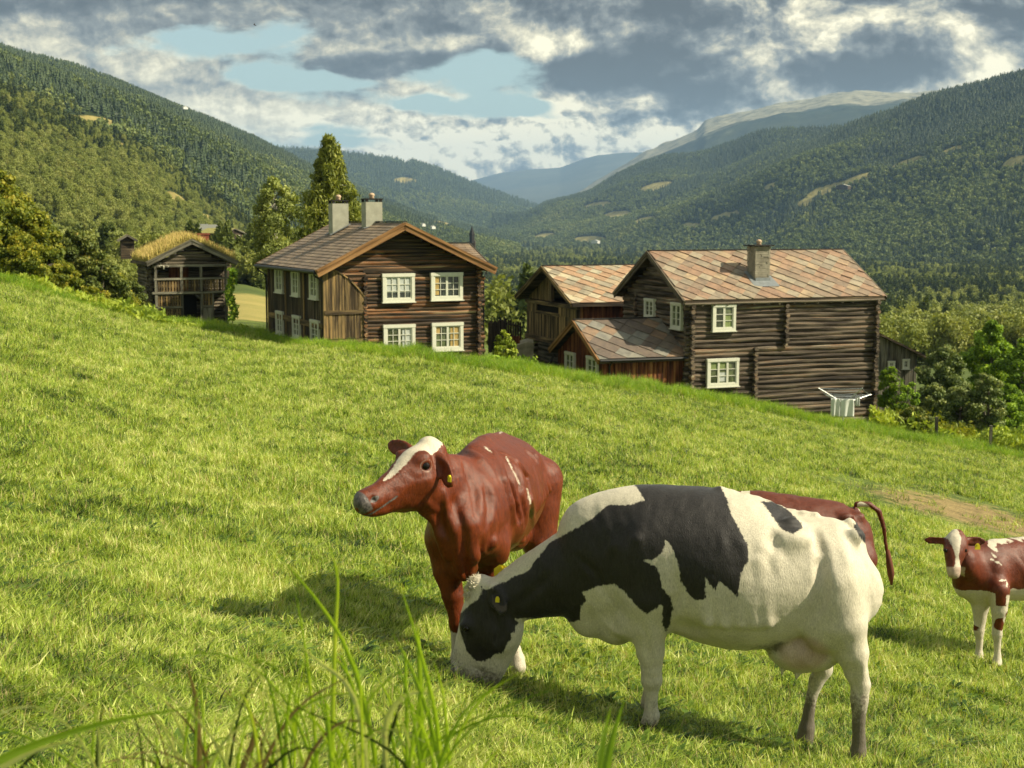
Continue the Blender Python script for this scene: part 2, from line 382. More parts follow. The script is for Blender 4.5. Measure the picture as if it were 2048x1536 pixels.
M_mid = mat_hill("wooded_blue_ridge", (.012, .020, .014), (.035, .048, .022), sc1=.002, sc2=.02)
M_far = mat_hill("bare_far_fell", (.05, .06, .05), (.11, .12, .09), sc1=.001, sc2=.006)
M_rock = mat_hill("rocky_fell", (.025, .035, .02), (.06, .07, .035), top=(.34, .32, .22), topline=.62, sc1=.0015, sc2=.01)
hillL, smpL = mountain("hillside", [(-1400, -260), (-700, -140), (-300, 10), (0, 92), (60, 112), (150, 135), (250, 172), (370, 222), (450, 252), (520, 282), (600, 321), (650, 346), (700, 366), (760, 400), (850, 434), (950, 460), (1040, 476)],
    [(-1400, 2000), (0, 2300), (500, 3000), (1040, 4200)], [(-1400, 200), (0, 230), (300, 300), (600, 600), (800, 1300), (1040, 2600)],
    [(-1400, 10), (0, -10), (300, -18), (600, -50), (1040, -72)], M_left, 70, 1.12, 520, 300, 130, 3,
    clear=[(200, 248, 45, 7, .2), (150, 238, 22, 4, .2), (240, 292, 12, 5, .4), (350, 400, 22, 7, .45), (410, 436, 16, 4, .2), (500, 496, 40, 9, .1), (455, 484, 45, 7, .1), (720, 460, 26, 4, .1), (640, 470, 40, 6, .1), (880, 448, 20, 3, .1)], rdg=.5)
ridgeM, smpM = mountain("ridge", [(560, 296), (640, 300), (690, 306), (740, 311), (800, 320), (812, 327), (826, 321), (880, 338), (930, 361), (990, 384), (1050, 404), (1085, 416), (1130, 440), (1160, 452)],
    [(560, 6500), (1160, 7500)], [(560, 4000), (1160, 5600)], [(560, -75), (1160, -75)], M_mid, 110, 1.1, 1300, 160, 60, 8, clear=[(810, 361, 20, 3, .05)], rdg=.4)
far1, _ = mountain("mountain", [(850, 400), (900, 372), (955, 358), (1000, 346), (1050, 340), (1120, 335), (1160, 320), (1190, 311), (1240, 306), (1290, 304), (1400, 300), (1500, 320)],
    [(850, 17000), (1500, 15000)], [(850, 10000), (1500, 9500)], [(850, -75), (1500, -75)], M_far, 200, 1.0, 3000, 140, 40, 12)
far2, _ = mountain("mountain", [(1040, 446), (1100, 412), (1150, 389), (1200, 356), (1250, 328), (1290, 303), (1350, 276), (1392, 258), (1404, 244), (1430, 233), (1500, 221), (1540, 210), (1600, 199), (1640, 190), (1700, 182), (1740, 184), (1775, 187), (1840, 184), (1950, 190), (2200, 190)],
    [(1040, 9500), (2200, 9000)], [(1040, 7000), (1500, 5200), (2200, 5000)], [(1040, -75), (1700, 150), (2200, 260)], M_rock, 240, 1.0, 1500, 240, 90, 5, rough=42.)
hillR, smpR = mountain("hillside", [(985, 470), (1040, 452), (1089, 416), (1174, 392), (1230, 356), (1284, 330), (1330, 316), (1374, 313), (1414, 303), (1514, 263), (1560, 259), (1614, 258), (1674, 253), (1774, 223), (1844, 194), (1900, 181), (2048, 144), (2300, 60), (2700, -90), (3400, -300)],
    [(985, 6000), (1400, 4800), (1700, 3700), (2048, 3000), (3400, 2600)], [(985, 4200), (1250, 3000), (1600, 2000), (2048, 1500), (3400, 1100)],
    [(985, -75), (3400, -70)], M_right, 150, 1.25, 800, 340, 130, 21,
    clear=[(1312, 373, 28, 4, -.22), (1195, 410, 24, 3, -.15), (1180, 480, 30, 4, -.02), (1235, 430, 25, 4, -.1), (1290, 440, 18, 3, -.2), (1655, 378, 38, 4, -.32), (1715, 358, 30, 4, -.35), (1820, 324, 32, 3.5, -.3), (1610, 405, 14, 4, -.3), (2030, 325, 22, 6, -.3), (1090, 472, 18, 3, -.1), (1450, 432, 26, 3, -.25), (1905, 300, 22, 3, -.3), (1380, 452, 20, 3, -.1), (1540, 372, 16, 2.5, -.3)], rdg=1.1)
# ------------------------------------------------------------------ building materials
M_log_dark = wood("weathered_dark_logs", [(.14, (.012, .009, .007)), (.38, (.040, .029, .020)), (.50, (.085, .066, .048)), (.64, (.17, .14, .10)), (.75, (.17, .085, .040)), (.9, (.36, .31, .22))], .55, 13., bstr=.8)
M_log_brown = wood("sun_browned_logs", [(.2, (.009, .006, .005)), (.38, (.028, .020, .014)), (.52, (.058, .042, .028)), (.64, (.105, .072, .042)), (.75, (.24, .085, .026)), (.92, (.36, .27, .16))], .5, 11., idamp=.40)
M_log_grey = wood("grey_logs", [(.2, (.016, .013, .010)), (.42, (.065, .052, .038)), (.6, (.14, .115, .08)), (.85, (.24, .20, .14))], .6, 10.)
M_board_dark = wood("dark_boards", [(.2, (.010, .008, .006)), (.45, (.035, .025, .017)), (.65, (.075, .055, .034)), (.85, (.16, .12, .07))], .5, 8.)
M_board_tan = wood("tan_boards", [(.2, (.020, .014, .008)), (.42, (.075, .052, .028)), (.6, (.17, .12, .055)), (.85, (.34, .22, .09))], .6, 9.)
M_board_red = wood("red_stained_boards", [(.2, (.022, .008, .005)), (.42, (.085, .025, .012)), (.6, (.17, .055, .022)), (.85, (.30, .14, .05))], .6, 8.)
M_board_grey = wood("silver_grey_boards", [(.2, (.035, .032, .026)), (.45, (.10, .092, .07)), (.7, (.21, .195, .15)), (.9, (.30, .28, .21))], .6, 9.)
M_verge = wood("oiled_verge_board", [(.2, (.07, .035, .015)), (.5, (.22, .115, .045)), (.8, (.34, .19, .08))], .5, 8., idamp=.15)
M_white = plain("white_window_paint", (.60, .60, .50), .5, .08, 9.)
M_gutter = plain("black_gutter", (.018, .018, .018), .45)
M_plaster = plain("grey_chimney_plaster", (.33, .33, .26), .9, .25, 3., bmp=.3)
M_soot = plain("sooty_cap", (.02, .018, .016), .8)
M_clay = plain("clay_pot", (.50, .36, .24), .8)
M_lead = plain("grey_flashing", (.22, .24, .25), .5, .2, 5., .4)
M_stone = plain("foundation_stone", (.24, .22, .17), .9, .45, 2.5, bmp=.6)
def mat_slate(name, cols, chip=.2, g=1.):
    m, nt, p, o = new_mat(name); gr = sep(nt, attr(nt, 'grain'))
    k = noise(nt, vec(nt, gr[2] * 913., 3., 1.), 1., 0, .5); k2 = sep(nt, noise(nt, vec(nt, gr[2] * 377., 9., 4.), 1., 0, .5, color=True))
    n = len(cols); c = ramp(nt, k, [(.27 + .46 * i / n, q) for i, q in enumerate(cols)], 'CONSTANT')
    P = objco(nt); nn = noise(nt, vec(nt, gr[0] * 3. + gr[2] * 70., gr[1] * 3., gr[2] * 50.), 1., 5, .65)
    c = mix(nt, 1., c, ramp(nt, nn, [(.3, (.62,) * 3), (.5, (.95,) * 3), (.7, (1.25, 1.2, 1.1))]), 'MULTIPLY')
    c = mix(nt, noise(nt, P, 2.2, 6, .7).ss(.56, .70, 0., .45), c, (.16, .15, .085))
    setc(nt, p, 'Base Color', c); setc(nt, p, 'Roughness', .62); setc(nt, p, 'Specular IOR Level', .4); bump(nt, p, nn, .4, .012)
    return m
M_slate = mat_slate("pink_and_grey_slates", [(0.272, 0.173, 0.114), (0.315, 0.213, 0.136), (0.247, 0.203, 0.147), (0.294, 0.190, 0.123), (0.336, 0.250, 0.159), (0.229, 0.170, 0.120), (0.282, 0.185, 0.123), (0.304, 0.255, 0.182), (0.254, 0.164, 0.110), (0.322, 0.228, 0.147), (0.268, 0.228, 0.166)])
M_slate_dark = mat_slate("dark_slates", [(.16, .13, .10), (.22, .15, .10), (.20, .19, .16), (.13, .10, .08), (.25, .17, .11), (.18, .15, .13)])
M_shingle = mat_slate("brown_roof_tiles", [(.20, .145, .095), (.25, .18, .12), (.17, .12, .08), (.23, .17, .12), (.28, .21, .14), (.19, .14, .10)])
def mat_glass(name, tint, curtain=None, tex=0.):
    m, nt, p, o = new_mat(name); P = objco(nt)
    n = noise(nt, P, 2.3, 3, .5); c = ramp(nt, n, [(.35, tuple(q * .35 for q in tint)), (.5, tint), (.66, tuple(min(1, q * 2.2) for q in tint))])
    setc(nt, p, 'Base Color', c); setc(nt, p, 'Roughness', .12); setc(nt, p, 'Specular IOR Level', .6); setc(nt, p, 'Coat Weight', .3); setc(nt, p, 'Coat Roughness', .03); return m
M_glass = mat_glass("window_glass", (.035, .042, .035)); M_glass_g = mat_glass("window_glass_greenish", (.075, .09, .045))
M_curtain = plain("lace_curtain", (.42, .45, .42), .9, .2, 14.); M_curtain_o = plain("ochre_curtain", (.38, .27, .10), .9, .3, 9.); M_curtain_g = plain("green_curtain", (.20, .25, .10), .9, .3, 9.)
M_inside = plain("dark_interior", (.012, .010, .009), .95)

# ------------------------------------------------------------------ building helpers; each house is built in its own frame
class House:
    def __init__(s, name, o, yaw, label, cat, group=None):
        s.o = np.array(o, float); s.yaw = yaw; s.e = empty(name, o, yaw, label, cat, group)
        s.ax = np.array([math.cos(yaw), math.sin(yaw), 0]); s.ay = np.array([-math.sin(yaw), math.cos(yaw), 0])
    def loc(s, u, v, axis, val):
        """picture position on the wall where local axis == val, in the house frame"""
        d = ray(u, v); n = (s.ax, s.ay)[axis]; t = ((s.o @ n) + val) / (d @ n); P = d * t - s.o
        return np.array([P @ s.ax, P @ s.ay, P[2]])
    def rect(s, u0, v0, u1, v1, axis, val):
        a = s.loc(u0, v0, axis, val); b = s.loc(u1, v1, axis, val); c = s.loc(u0, v1, axis, val); d = s.loc(u1, v0, axis, val)
        q = 1 - axis; l_, h_ = sorted(((a[q] + c[q]) / 2, (b[q] + d[q]) / 2)); return (l_, h_, (b[2] + c[2]) / 2, (a[2] + d[2]) / 2)   # lo, hi, zlo, zhi
def P3(axis, along, out, z):
    """wall coordinates -> local point. axis 1: wall faces -Y (along X); axis 0: wall faces -X (along Y)"""
    return np.array([along, out, z]) if axis == 1 else np.array([out, along, z])
def log_wall(mb, axis, out, a0, a1, z0, z1, rad=.115, gap=None, sgn=-1, ends=True, wob=.014, top=None):
    """stacked round logs; top(along)->limit height gives the gable shape (shorter logs)"""
    gap = gap or rad * 1.78; z = z0
    while z < z1:
        r = rad * random.uniform(.92, 1.06); b0, b1 = a0, a1
        if top is not None:
            xs = np.linspace(a0, a1, 200); ok = [q for q in xs if top(q) > z + r * .7]
            if not ok: break
            b0, b1 = max(a0, ok[0]), min(a1, ok[-1])
            if b1 - b0 < .3: break
        n = max(4, int((b1 - b0) / .5)); t = np.linspace(b0, b1, n + 1); ph = random.random() * 9
        pts = [P3(axis, q, out + wob * math.sin(q * 1.7 + ph), z + wob * 1.1 * math.sin(q * 1.1 + ph * 2)) for q in t]
        mb.tube(pts, r * (1 + .05 * np.sin(t * 2.3 + ph)), 8)
        z += gap * random.uniform(.97, 1.03)
def log_ends(mb, axis, out, at, z0, z1, rad=.115, gap=.205, length=.2, sgn=-1, shift=0.):
    """the notched ends of crossing logs, seen as a column of round butts"""
    z = z0 + shift
    while z < z1:
        r = rad * random.uniform(.85, 1.); e = length * random.uniform(.8, 1.25)
        mb.tube([P3(axis, at, out, z), P3(axis, at, out + sgn * e, z + random.uniform(-.01, .01))], [r, r * .94], 8); z += gap * random.uniform(.97, 1.03)
def boards(mb, axis, out, a0, a1, z0, z1, w=.15, th=.03, gap=.012, top=None, sgn=-1, battens=False):
    a = a0
    while a < a1 - .02:
        ww = min(w * random.uniform(.8, 1.2), a1 - a); zt = z1
        if top is not None: zt0, zt1 = min(z1, top(a)), min(z1, top(a + ww))
        else: zt0 = zt1 = z1
        if min(zt0, zt1) > z0 + .05:
            o0, o1 = out, out + sgn * th * random.uniform(.7, 1.3); oo = sorted((o0, o1))
            if axis == 1: mb.prism([(a + gap / 2, z0), (a + ww - gap / 2, z0), (a + ww - gap / 2, zt1), (a + gap / 2, zt0)], 1, oo[0], oo[1], grain=2)
            else: mb.prism([(a + gap / 2, z0), (a + ww - gap / 2, z0), (a + ww - gap / 2, zt1), (a + gap / 2, zt0)], 0, oo[0], oo[1], grain=2)
            if battens:
                bo = sorted((o1, o1 + sgn * .025)); b0, b1 = a + ww - .025, a + ww + .025
                if axis == 1: mb.prism([(b0, z0), (b1, z0), (b1, zt1 - .01), (b0, zt1 - .01)], 1, bo[0], bo[1], grain=2)
                else: mb.prism([(b0, z0), (b1, z0), (b1, zt1 - .01), (b0, zt1 - .01)], 0, bo[0], bo[1], grain=2)
        a += ww
def window(parent, axis, out, rect, cols=2, rows=3, panes_per=2, sgn=-1, casing=.12, glass=None, curtain=None, sill=True, name='window'):
    a0, a1, z0, z1 = rect; o1 = out + sgn * .10; mb = MB(); f = casing
    def bx(b, p0, p1, q0, q1, s0, s1): b.box(P3(axis, p0, s0, q0), P3(axis, p1, s1, q1))
    ins = out - sgn * .06
    bx(mb, a0, a0 + f, z0 + f, z1 - f, ins, o1); bx(mb, a1 - f, a1, z0 + f, z1 - f, ins, o1); bx(mb, a0 - .015, a1 + .015, z1 - f, z1, ins, o1 + sgn * .012); bx(mb, a0, a1, z0, z0 + f, ins, o1 + sgn * .004)
    w = mb.build(name, M_white, parent)
    if sill:
        sb = MB(); bx(sb, a0 - .04, a1 + .04, z0 - .035, z0 - .002, ins, o1 + sgn * .05); sb.build('sill', M_white, w)
    i0, i1, j0, j1 = a0 + f, a1 - f, z0 + f, z1 - f
    s = MB(); cw = (i1 - i0) / cols
    for c in range(cols):
        c0, c1 = i0 + c * cw, i0 + (c + 1) * cw; st = .045; oo = out + sgn * .075; oi = out + sgn * .03
        bx(s, c0 + .003, c0 + st, j0 + st, j1 - st, oi, oo); bx(s, c1 - st, c1 - .003, j0 + st, j1 - st, oi, oo); bx(s, c0 + .003, c1 - .003, j1 - st, j1 - .002, oi, oo); bx(s, c0 + .003, c1 - .003, j0 + .002, j0 + st, oi, oo)
        for k in range(1, rows):
            zz = j0 + st + (j1 - j0 - 2 * st) * k / rows; bx(s, c0 + st, c1 - st, zz - .012, zz + .012, oi + sgn * .012, oo - sgn * .006)
        for k in range(1, panes_per):
            aa = c0 + st + (cw - 2 * st) * k / panes_per; bx(s, aa - .011, aa + .011, j0 + st, j1 - st, oi + sgn * .010, oo - sgn * .009)
    s.build('sash', M_white, w)
    g = MB(); bx(g, i0, i1, j0, j1, out + sgn * .012, out + sgn * .036); g.build('pane', glass or M_glass, w)
    if curtain:
        for k, (c0, c1, t0, t1, mt) in enumerate(curtain):
            q = MB(); bx(q, i0 + (i1 - i0) * c0, i0 + (i1 - i0) * c1, j0 + (j1 - j0) * t0, j0 + (j1 - j0) * t1, out + sgn * .036, out + sgn * .0385); q.build('curtain', mt, w)
    return w
def slate_roof(mb, origin, eu, ev, n, Lu, Lv, size=.6, thick=.02, inside=None):
    """square slates laid corner down: eu along the eave, ev up the slope, n outward"""
    origin, eu, ev, n = map(lambda q: np.array(q, float), (origin, eu, ev, n)); h = size / math.sqrt(2)
    k = 0; v = 0.
    rows = int(Lv / h) + 2; cols = int(Lu / (2 * h)) + 2
    def clip(poly, f):
        out_ = []
        for i in range(len(poly)):
            a, b = poly[i], poly[(i + 1) % len(poly)]; fa, fb = f(a), f(b)
            if fa >= 0: out_.append(a)
            if fa * fb < 0: t = fa / (fa - fb); out_.append((a[0] + (b[0] - a[0]) * t, a[1] + (b[1] - a[1]) * t))
        return out_
    for r in range(-1, rows):
        for c in range(-1, cols + 1):
            cu = c * 2 * h + (h if r % 2 else 0); cv = r * h; j = h * 1.05
            po = [(cu, cv - j), (cu + j, cv), (cu, cv + j), (cu - j, cv)]
            for fn in (lambda q: q[0], lambda q: Lu - q[0], lambda q: q[1], lambda q: Lv - q[1]):
                po = clip(po, fn)
                if len(po) < 3: break
            if len(po) < 3: continue
            rid = random.random(); jit = random.uniform(-.010, .014); top, bot, g = [], [], []
            for (a, b) in po:
                lift = .045 * (1 - (b - (cv - j)) / (2 * j)) + jit + .012 * (1 - (a - (cu - j)) / (2 * j)) + .004
                P = origin + eu * a + ev * b; top.append(P + n * (lift + thick)); bot.append(P + n * lift); g.append((a - cu, b - cv, rid))
            m = len(po); mb.add(top + bot, [list(range(m)), [m + i for i in range(m)][::-1]] + [[i, m + i, m + (i + 1) % m, (i + 1) % m] for i in range(m)], g + g)
def row_roof(mb, origin, eu, ev, n, Lu, Lv, tw=.3, th_=.24, thick=.018):
    origin, eu, ev, n = map(lambda q: np.array(q, float), (origin, eu, ev, n)); R_ = int(round(Lv / th_)); th_ = Lv / R_
    for r in range(R_):
        a = -tw * random.random()
        while a < Lu:
            w = tw * random.uniform(.85, 1.15); a0, a1 = max(a, 0), min(a + w - .008, Lu); a += w
            if a1 - a0 < .03: continue
            b0, b1 = r * th_ - random.uniform(0, .012), min(Lv, (r + 1) * th_ + .06); rid = random.random()
            v = []
            for dz in (thick, 0):
                for (p, q, l) in ((a0, b0, .022), (a1, b0, .022), (a1, b1, .0), (a0, b1, .0)): v.append(origin + eu * p + ev * q + n * (l + dz + .004))
            g = [(p - a0, q, rid) for (p, q) in ((a0, b0), (a1, b0), (a1, b1), (a0, b1))] * 2
            mb.add(v, [[0, 1, 2, 3], [7, 6, 5, 4], [0, 4, 5, 1], [1, 5, 6, 2], [2, 6, 7, 3], [3, 7, 4, 0]], g)
def gable_roof(parent, ridge_axis, e0, e1, g0, g1, ze, zr, mat, tile='slate', size=.6, thick=.16, ridge=None, verge=None, deck=None, name='roof'):
    """ridge along ridge_axis from g0 to g1; eaves at e0, e1 on the other axis; height ze at eaves, zr at ridge"""
    mid = (e0 + e1) / 2 if ridge is None else ridge; deck_m = deck or M_board_dark
    mk = (lambda a, e, z: np.array([a, e, z])) if ridge_axis == 0 else (lambda a, e, z: np.array([e, a, z]))
    d = MB()
    for e in (e0, e1):
        sl = np.array([mid - e, zr - ze]); L = np.linalg.norm(sl); nx, nz = -sl[1] / L, sl[0] / L
        if nz < 0: nx, nz = -nx, -nz
        tvec = (nx * thick, nz * thick); eps = .004 if e == e0 else 0
        poly = [(e, ze), (mid, zr - eps), (mid, zr - thick - eps), (e, ze - thick)]
        d.prism(poly if ridge_axis == 0 else poly, ridge_axis, g0 + .04, g1 - .04, grain=ridge_axis) if ridge_axis == 0 else d.prism(poly, 1, g0 + .04, g1 - .04, grain=1)
    roof = d.build(name, deck_m, parent)
    t = MB()
    for e in (e0, e1):
        sl = np.array([mid - e, zr - ze]); L = np.linalg.norm(sl); sl = sl / L
        eu = mk(1, 0, 0) - mk(0, 0, 0); ev = mk(0, sl[0], sl[1]) - mk(0, 0, 0); nn = np.cross(eu, ev)
        if nn[2] < 0: nn = -nn
        o = mk(g0, e, ze)
        if tile == 'slate': slate_roof(t, o, eu, ev, nn, g1 - g0, L, size)
        else: row_roof(t, o, eu, ev, nn, g1 - g0, L)
    cap = t; 
    t.build('slates' if tile == 'slate' else 'tiles', mat, roof)
    c = MB(); c.beam(mk(g0 - .01, mid, zr + .055), mk(g1 + .01, mid, zr + .05), .2, .035); c.build('ridge_cap', M_soot, roof)
    if verge is not None:
        vm, w, th = verge
        for gg, sg in ((g0, -1), (g1, 1)):
            b = MB()
            for e in (e0, e1):
                sl = np.array([mid - e, zr - ze]); L = np.linalg.norm(sl)
                p = mk(gg + sg * th / 2, e, ze - w * .42); q = mk(gg + sg * th / 2, mid, zr - w * .42); b.beam(p, q, th, w)
                p = mk(gg + sg * (th + .02), e, ze - .02); q = mk(gg + sg * (th + .02), mid, zr - .02); b.beam(p, q, .045, .11)
            b.build('verge_board', vm, roof)
    return roof
def downpipe(parent, pts, name='downpipe', r=.04):
    m = MB(); m.tube(pts, r, 8); return m.build(name, M_gutter, parent, True)

# ------------------------------------------------------------------ the big log farmhouse on the left
yawA = .427; WA, LA = 6.65, 8.24; zeA, RA = -1.944, 1.83; ogA, oeA = .65, .466
H = House("log_farmhouse", (-7.399, 55.057, 0), yawA, "large dark brown log farmhouse with two pale chimneys and four white windows in its gable", "house")
A = H.e; rA = WA / 2 - .16
slopeA = lambda q: zeA - .16 + RA * (q + oeA) / (rA + oeA) if q < rA else zeA - .16 + RA * (WA + oeA - q) / (WA + oeA - rA)
zb = -6.6
m = MB(); log_wall(m, 1, 0, 1.62, WA, zb, zeA + .1, .085); log_wall(m, 1, 0, -.02, WA + .02, zeA - .05, zeA + 3, .085, top=slopeA)
# upper gable logs over the gallery step in under the curved board panel
log_wall(m, 1, 0, .0, 1.7, zeA - .95, zeA, .105)
log_wall(m, 0, WA - .1, .0, LA, zb, zeA, .105); log_wall(m, 1, LA, .0, WA, zb, zeA - .1, .105)
log_ends(m, 1, 0, 1.66, zb, zeA - .35, .10, .187, .2); log_ends(m, 1, 0, WA - .1, zb, zeA + .15, .10, .187, .25)
log_ends(m, 0, WA - .1, .02, zb, zeA + .1, .10, .187, .28, 1, .09)
m.build("log_wall", M_log_brown, A)
m = MB()       # boarded gallery side, long left wall
boards(m, 0, 0, .05, LA, zb, zeA - .05, .2, .03, battens=False); m.build("boarded_side_wall", M_board_dark, A)
m = MB()
tp = lambda q: zeA - .02 - max(0., q - .25) ** 1.7 * .62
boards(m, 1, -.12, .02, 1.6, zeA - 1.62, zeA, .13, .035, top=tp)
boards(m, 1, -.12, .02, 1.6, zeA - 2.72, zeA - 1.76, .13, .03); boards(m, 1, -.12, .02, 1.6, zb, zeA - 2.9, .13, .03)
m.build("boarded_gallery_end", M_board_tan, A)
m = MB()
m.box((-.03, -.19, zeA - 1.76), (1.62, -.10, zeA - 1.6)); m.box((-.03, -.185, zeA - 2.92), (1.62, -.10, zeA - 2.74)); m.box((-.06, -.16, zb), (.05, -.04, zeA - .1))
m.box((-.09, -.03, zeA - 2.35), (-.031, LA + .05, zeA - 2.12)); m.box((-.085, LA - .02, zb), (.03, LA + .08, zeA - .1))
for q in (2.6, 5.4): m.box((-.075, q, zb), (-.034, q + .12, zeA - .12))
a = [(.25 + 1.37 * t, zeA - .02 - (1.37 * t) ** 1.7 * .62 + .02) for t in np.linspace(0, 1, 9)]
for (p, q) in zip(a[:-1], a[1:]): m.beam((p[0], -.155, p[1]), (q[0], -.155, q[1]), .07, .05)
m.build("trim_beam", M_board_tan, A)
gable_roof(A, 1, -oeA, WA + oeA, -ogA, LA + .4, zeA, zeA + RA, M_shingle, 'row', ridge=rA, verge=(M_verge, .30, .05))
for k, (r_, gl, cu) in enumerate([((765, 547, 829, 604), M_glass, [(.02, .49, .28, .98, M_curtain), (.51, .98, .28, .98, M_curtain)]), ((862, 545, 925, 600), M_glass, [(.04, .2, .1, .98, M_curtain_o)]),
                       ((767, 649, 830, 703), M_glass_g, [(.62, .98, .02, .98, M_curtain)]), ((864, 645, 926, 701), M_glass_g, [(.62, .96, .04, .98, M_curtain_o), (.04, .2, .6, .98, M_curtain_o)])]):
    window(A, 1, -.1, H.rect(*r_, 1, -.15), 2, 3, 2, casing=.13, glass=gl, curtain=cu)
for r_ in [(551, 534, 565, 585), (584, 539, 598, 592), (620, 543, 635, 598), (553, 622, 566, 668), (586, 631, 600, 676), (622, 640, 638, 688)]:
    window(A, 0, -.03, H.rect(*r_, 0, -.08), 2, 3, 1, casing=.10, glass=M_glass_g)
def chimney(parent, c, z0, z1, sx, sy, mat, over=.06, pot=True, brick=False, name='chimney'):
    m = MB(); x_, y_ = c
    if not brick: m.box((x_ - sx / 2, y_ - sy / 2, z0), (x_ + sx / 2, y_ + sy / 2, z1))
    else:
        z = z0
        while z < z1:
            h = random.uniform(.045, .10); j = lambda: random.uniform(-.02, .02); w0 = -sx / 2
            for (fx0, fy0, fx1, fy1) in ((-.5, -.5, .5, -.5), (-.5, -.5, -.5, .5), (.5, -.5, .5, .5), (-.5, .5, .5, .5)):
                t = 0.
                while t < 1:
                    dt = random.uniform(.22, .5); t1 = min(1, t + dt); p0 = (x_ + (fx0 + (fx1 - fx0) * t) * sx, y_ + (fy0 + (fy1 - fy0) * t) * sy); p1 = (x_ + (fx0 + (fx1 - fx0) * t1) * sx, y_ + (fy0 + (fy1 - fy0) * t1) * sy)
                    e = random.uniform(.02, .05); m.box((min(p0[0], p1[0]) - e, min(p0[1], p1[1]) - e, z + .004), (max(p0[0], p1[0]) + e, max(p0[1], p1[1]) + e, z + h)); t = t1 + .01
            z += h + .006
        m.box((x_ - sx / 2 + .01, y_ - sy / 2 + .01, z0), (x_ + sx / 2 - .01, y_ + sy / 2 - .01, z1))
    ch = m.build(name, mat, parent)
    m = MB(); m.box((x_ - sx / 2 - over, y_ - sy / 2 - over, z1 + .10), (x_ + sx / 2 + over, y_ + sy / 2 + over, z1 + .15))
    for dx in (-1, 1):
        for dy in (-1, 1): m.box((x_ + dx * sx * .42 - .05, y_ + dy * sy * .42 - .05, z1), (x_ + dx * sx * .42 + .05, y_ + dy * sy * .42 + .05, z1 + .10))
    m.build('chimney_cap', M_soot, ch)
    if pot:
        m = MB(); m.tube([(x_, y_, z1 + .15), (x_, y_, z1 + .22), (x_, y_, z1 + .27), (x_, y_, z1 + .30), (x_, y_, z1 + .36), (x_, y_, z1 + .38)], [.11, .09, .12, .13, .09, .03], 10); m.build('chimney_pot', M_clay, ch, True)
    return ch
def fit_chimney(H_, u0, u1, vtop, vbase, axis, val, depth):
    r_ = H_.rect(u0, vtop, u1, vbase, axis, val); return r_
r1 = H.rect(661, 407, 697, 462, 1, 5.3); cA1 = chimney(A, ((r1[0] + r1[1]) / 2 + .05, 5.3 + .3), r1[2] - .8, r1[3], .72, .6, M_plaster, .02)
r2 = H.rect(728, 404, 765, 442, 1, 2.6); cA2 = chimney(A, ((r2[0] + r2[1]) / 2 + .04, 2.6 + .3), r2[2] - .9, r2[3], .72, .6, M_plaster, .02)
for x_, y_ in (((r1[0] + r1[1]) / 2 + .05, 5.6), ((r2[0] + r2[1]) / 2 + .04, 2.9)):
    m = MB()
    for e in (-.33, .33): m.beam((x_ - .5, y_ + e, slopeA(x_ - .5) + .27), (x_ + .42, y_ + e, slopeA(x_ + .42) + .27), .16, .03)
    m.build('chimney_flashing', M_lead, A)
m = MB(); m.tube([(-oeA - .06, -ogA, zeA - .06), (-oeA - .06, LA + .4, zeA - .09)], .075, 8); m.build('gutter', M_gutter, A)
downpipe(A, [(-oeA - .05, -.45, zeA - .1), (-oeA - .05, -.45, zeA - .2), (-.12, -.25, zeA - .42), (-.12, -.25, zeA - .5)])
downpipe(A, [(-oeA - .05, LA + .25, zeA - .1), (-oeA, LA + .25, zeA - .25), (-.12, LA + .15, zeA - .5), (-.12, LA + .15, zb)])
downpipe(A, [(WA + oeA, .3, zeA - .1), (WA + oeA - .02, .3, zeA - .22), (WA + .30, .25, zeA - .42), (WA + .28, .25, zb)])
# side wing at the right with its own low roof
zwr = zeA + .92; m = MB(); boards(m, 1, 1.2, WA, WA + .55, zb, zeA - .1, .2); log_wall(m, 0, WA + .45, 1.2, 5.8, zb, zeA - .1, .1); m.build('side_wing_wall', M_log_brown, A)
wr = gable_roof(A, 0, .95, 5.95, rA + 1.6, WA + .95, zeA - .02, zwr, M_shingle, 'row', verge=(M_board_grey, .12, .04), name='side_wing_roof')
for z0, z1 in ((zeA - 1.35, zeA - .45), (zeA - 3.75, zeA - 2.9)):
    window(A, 1, 1.19, (WA + .12, WA + .42, z0, z1), 1, 3, 1, casing=.1)

# ------------------------------------------------------------------ the log house on the right
yawB = .361; WB, LB = 6.32, 8.97; zeB, RB = -3.297, 1.946; ogB, oeB, og2B = .37, .261, .253
H = House("log_house", (7.37, 57.694, 0), yawB, "dark log house with pink slate roof, stone chimney and clothes dryer at its corner", "house")
B = H.e; ogB, oeB = .42, .26
slopeB = lambda q: zeB - .18 + RB * (q + oeB) / (WB / 2 + oeB) if q < WB / 2 else zeB - .18 + RB * (WB + oeB - q) / (WB / 2 + oeB)
zbB = -9.6; m = MB()
uA = H.loc(1569, 640, 1, 0)[0]; uB = H.loc(1507, 740, 1, 0)[0]; zs = H.loc(1570, 690, 1, 0)[2]
log_wall(m, 1, 0, .0, LB, zbB, zeB - .12, .112, wob=.02)
log_wall(m, 0, 0, .0, WB, zbB, zeB - .2, .118, wob=.02); log_wall(m, 0, 0, -.02, WB, zeB - .25, zeB + 3, .118, top=slopeB, wob=.02)
log_wall(m, 0, LB, .0, WB, zbB, zeB + 3, .118, top=lambda q: slopeB(q)); log_wall(m, 1, WB, 0, LB, zbB, zeB - .1, .118)
log_ends(m, 1, 0, .0, zbB, zeB - .1, .112, .21, .26); log_ends(m, 0, 0, .0, zbB, zeB - .1, .112, .21, .26, -1, .1)
log_ends(m, 1, 0, LB, zbB, zeB - .1, .112, .21, .30); log_ends(m, 0, LB, .0, zbB, zeB - .1, .112, .21, .22, 1, .1)
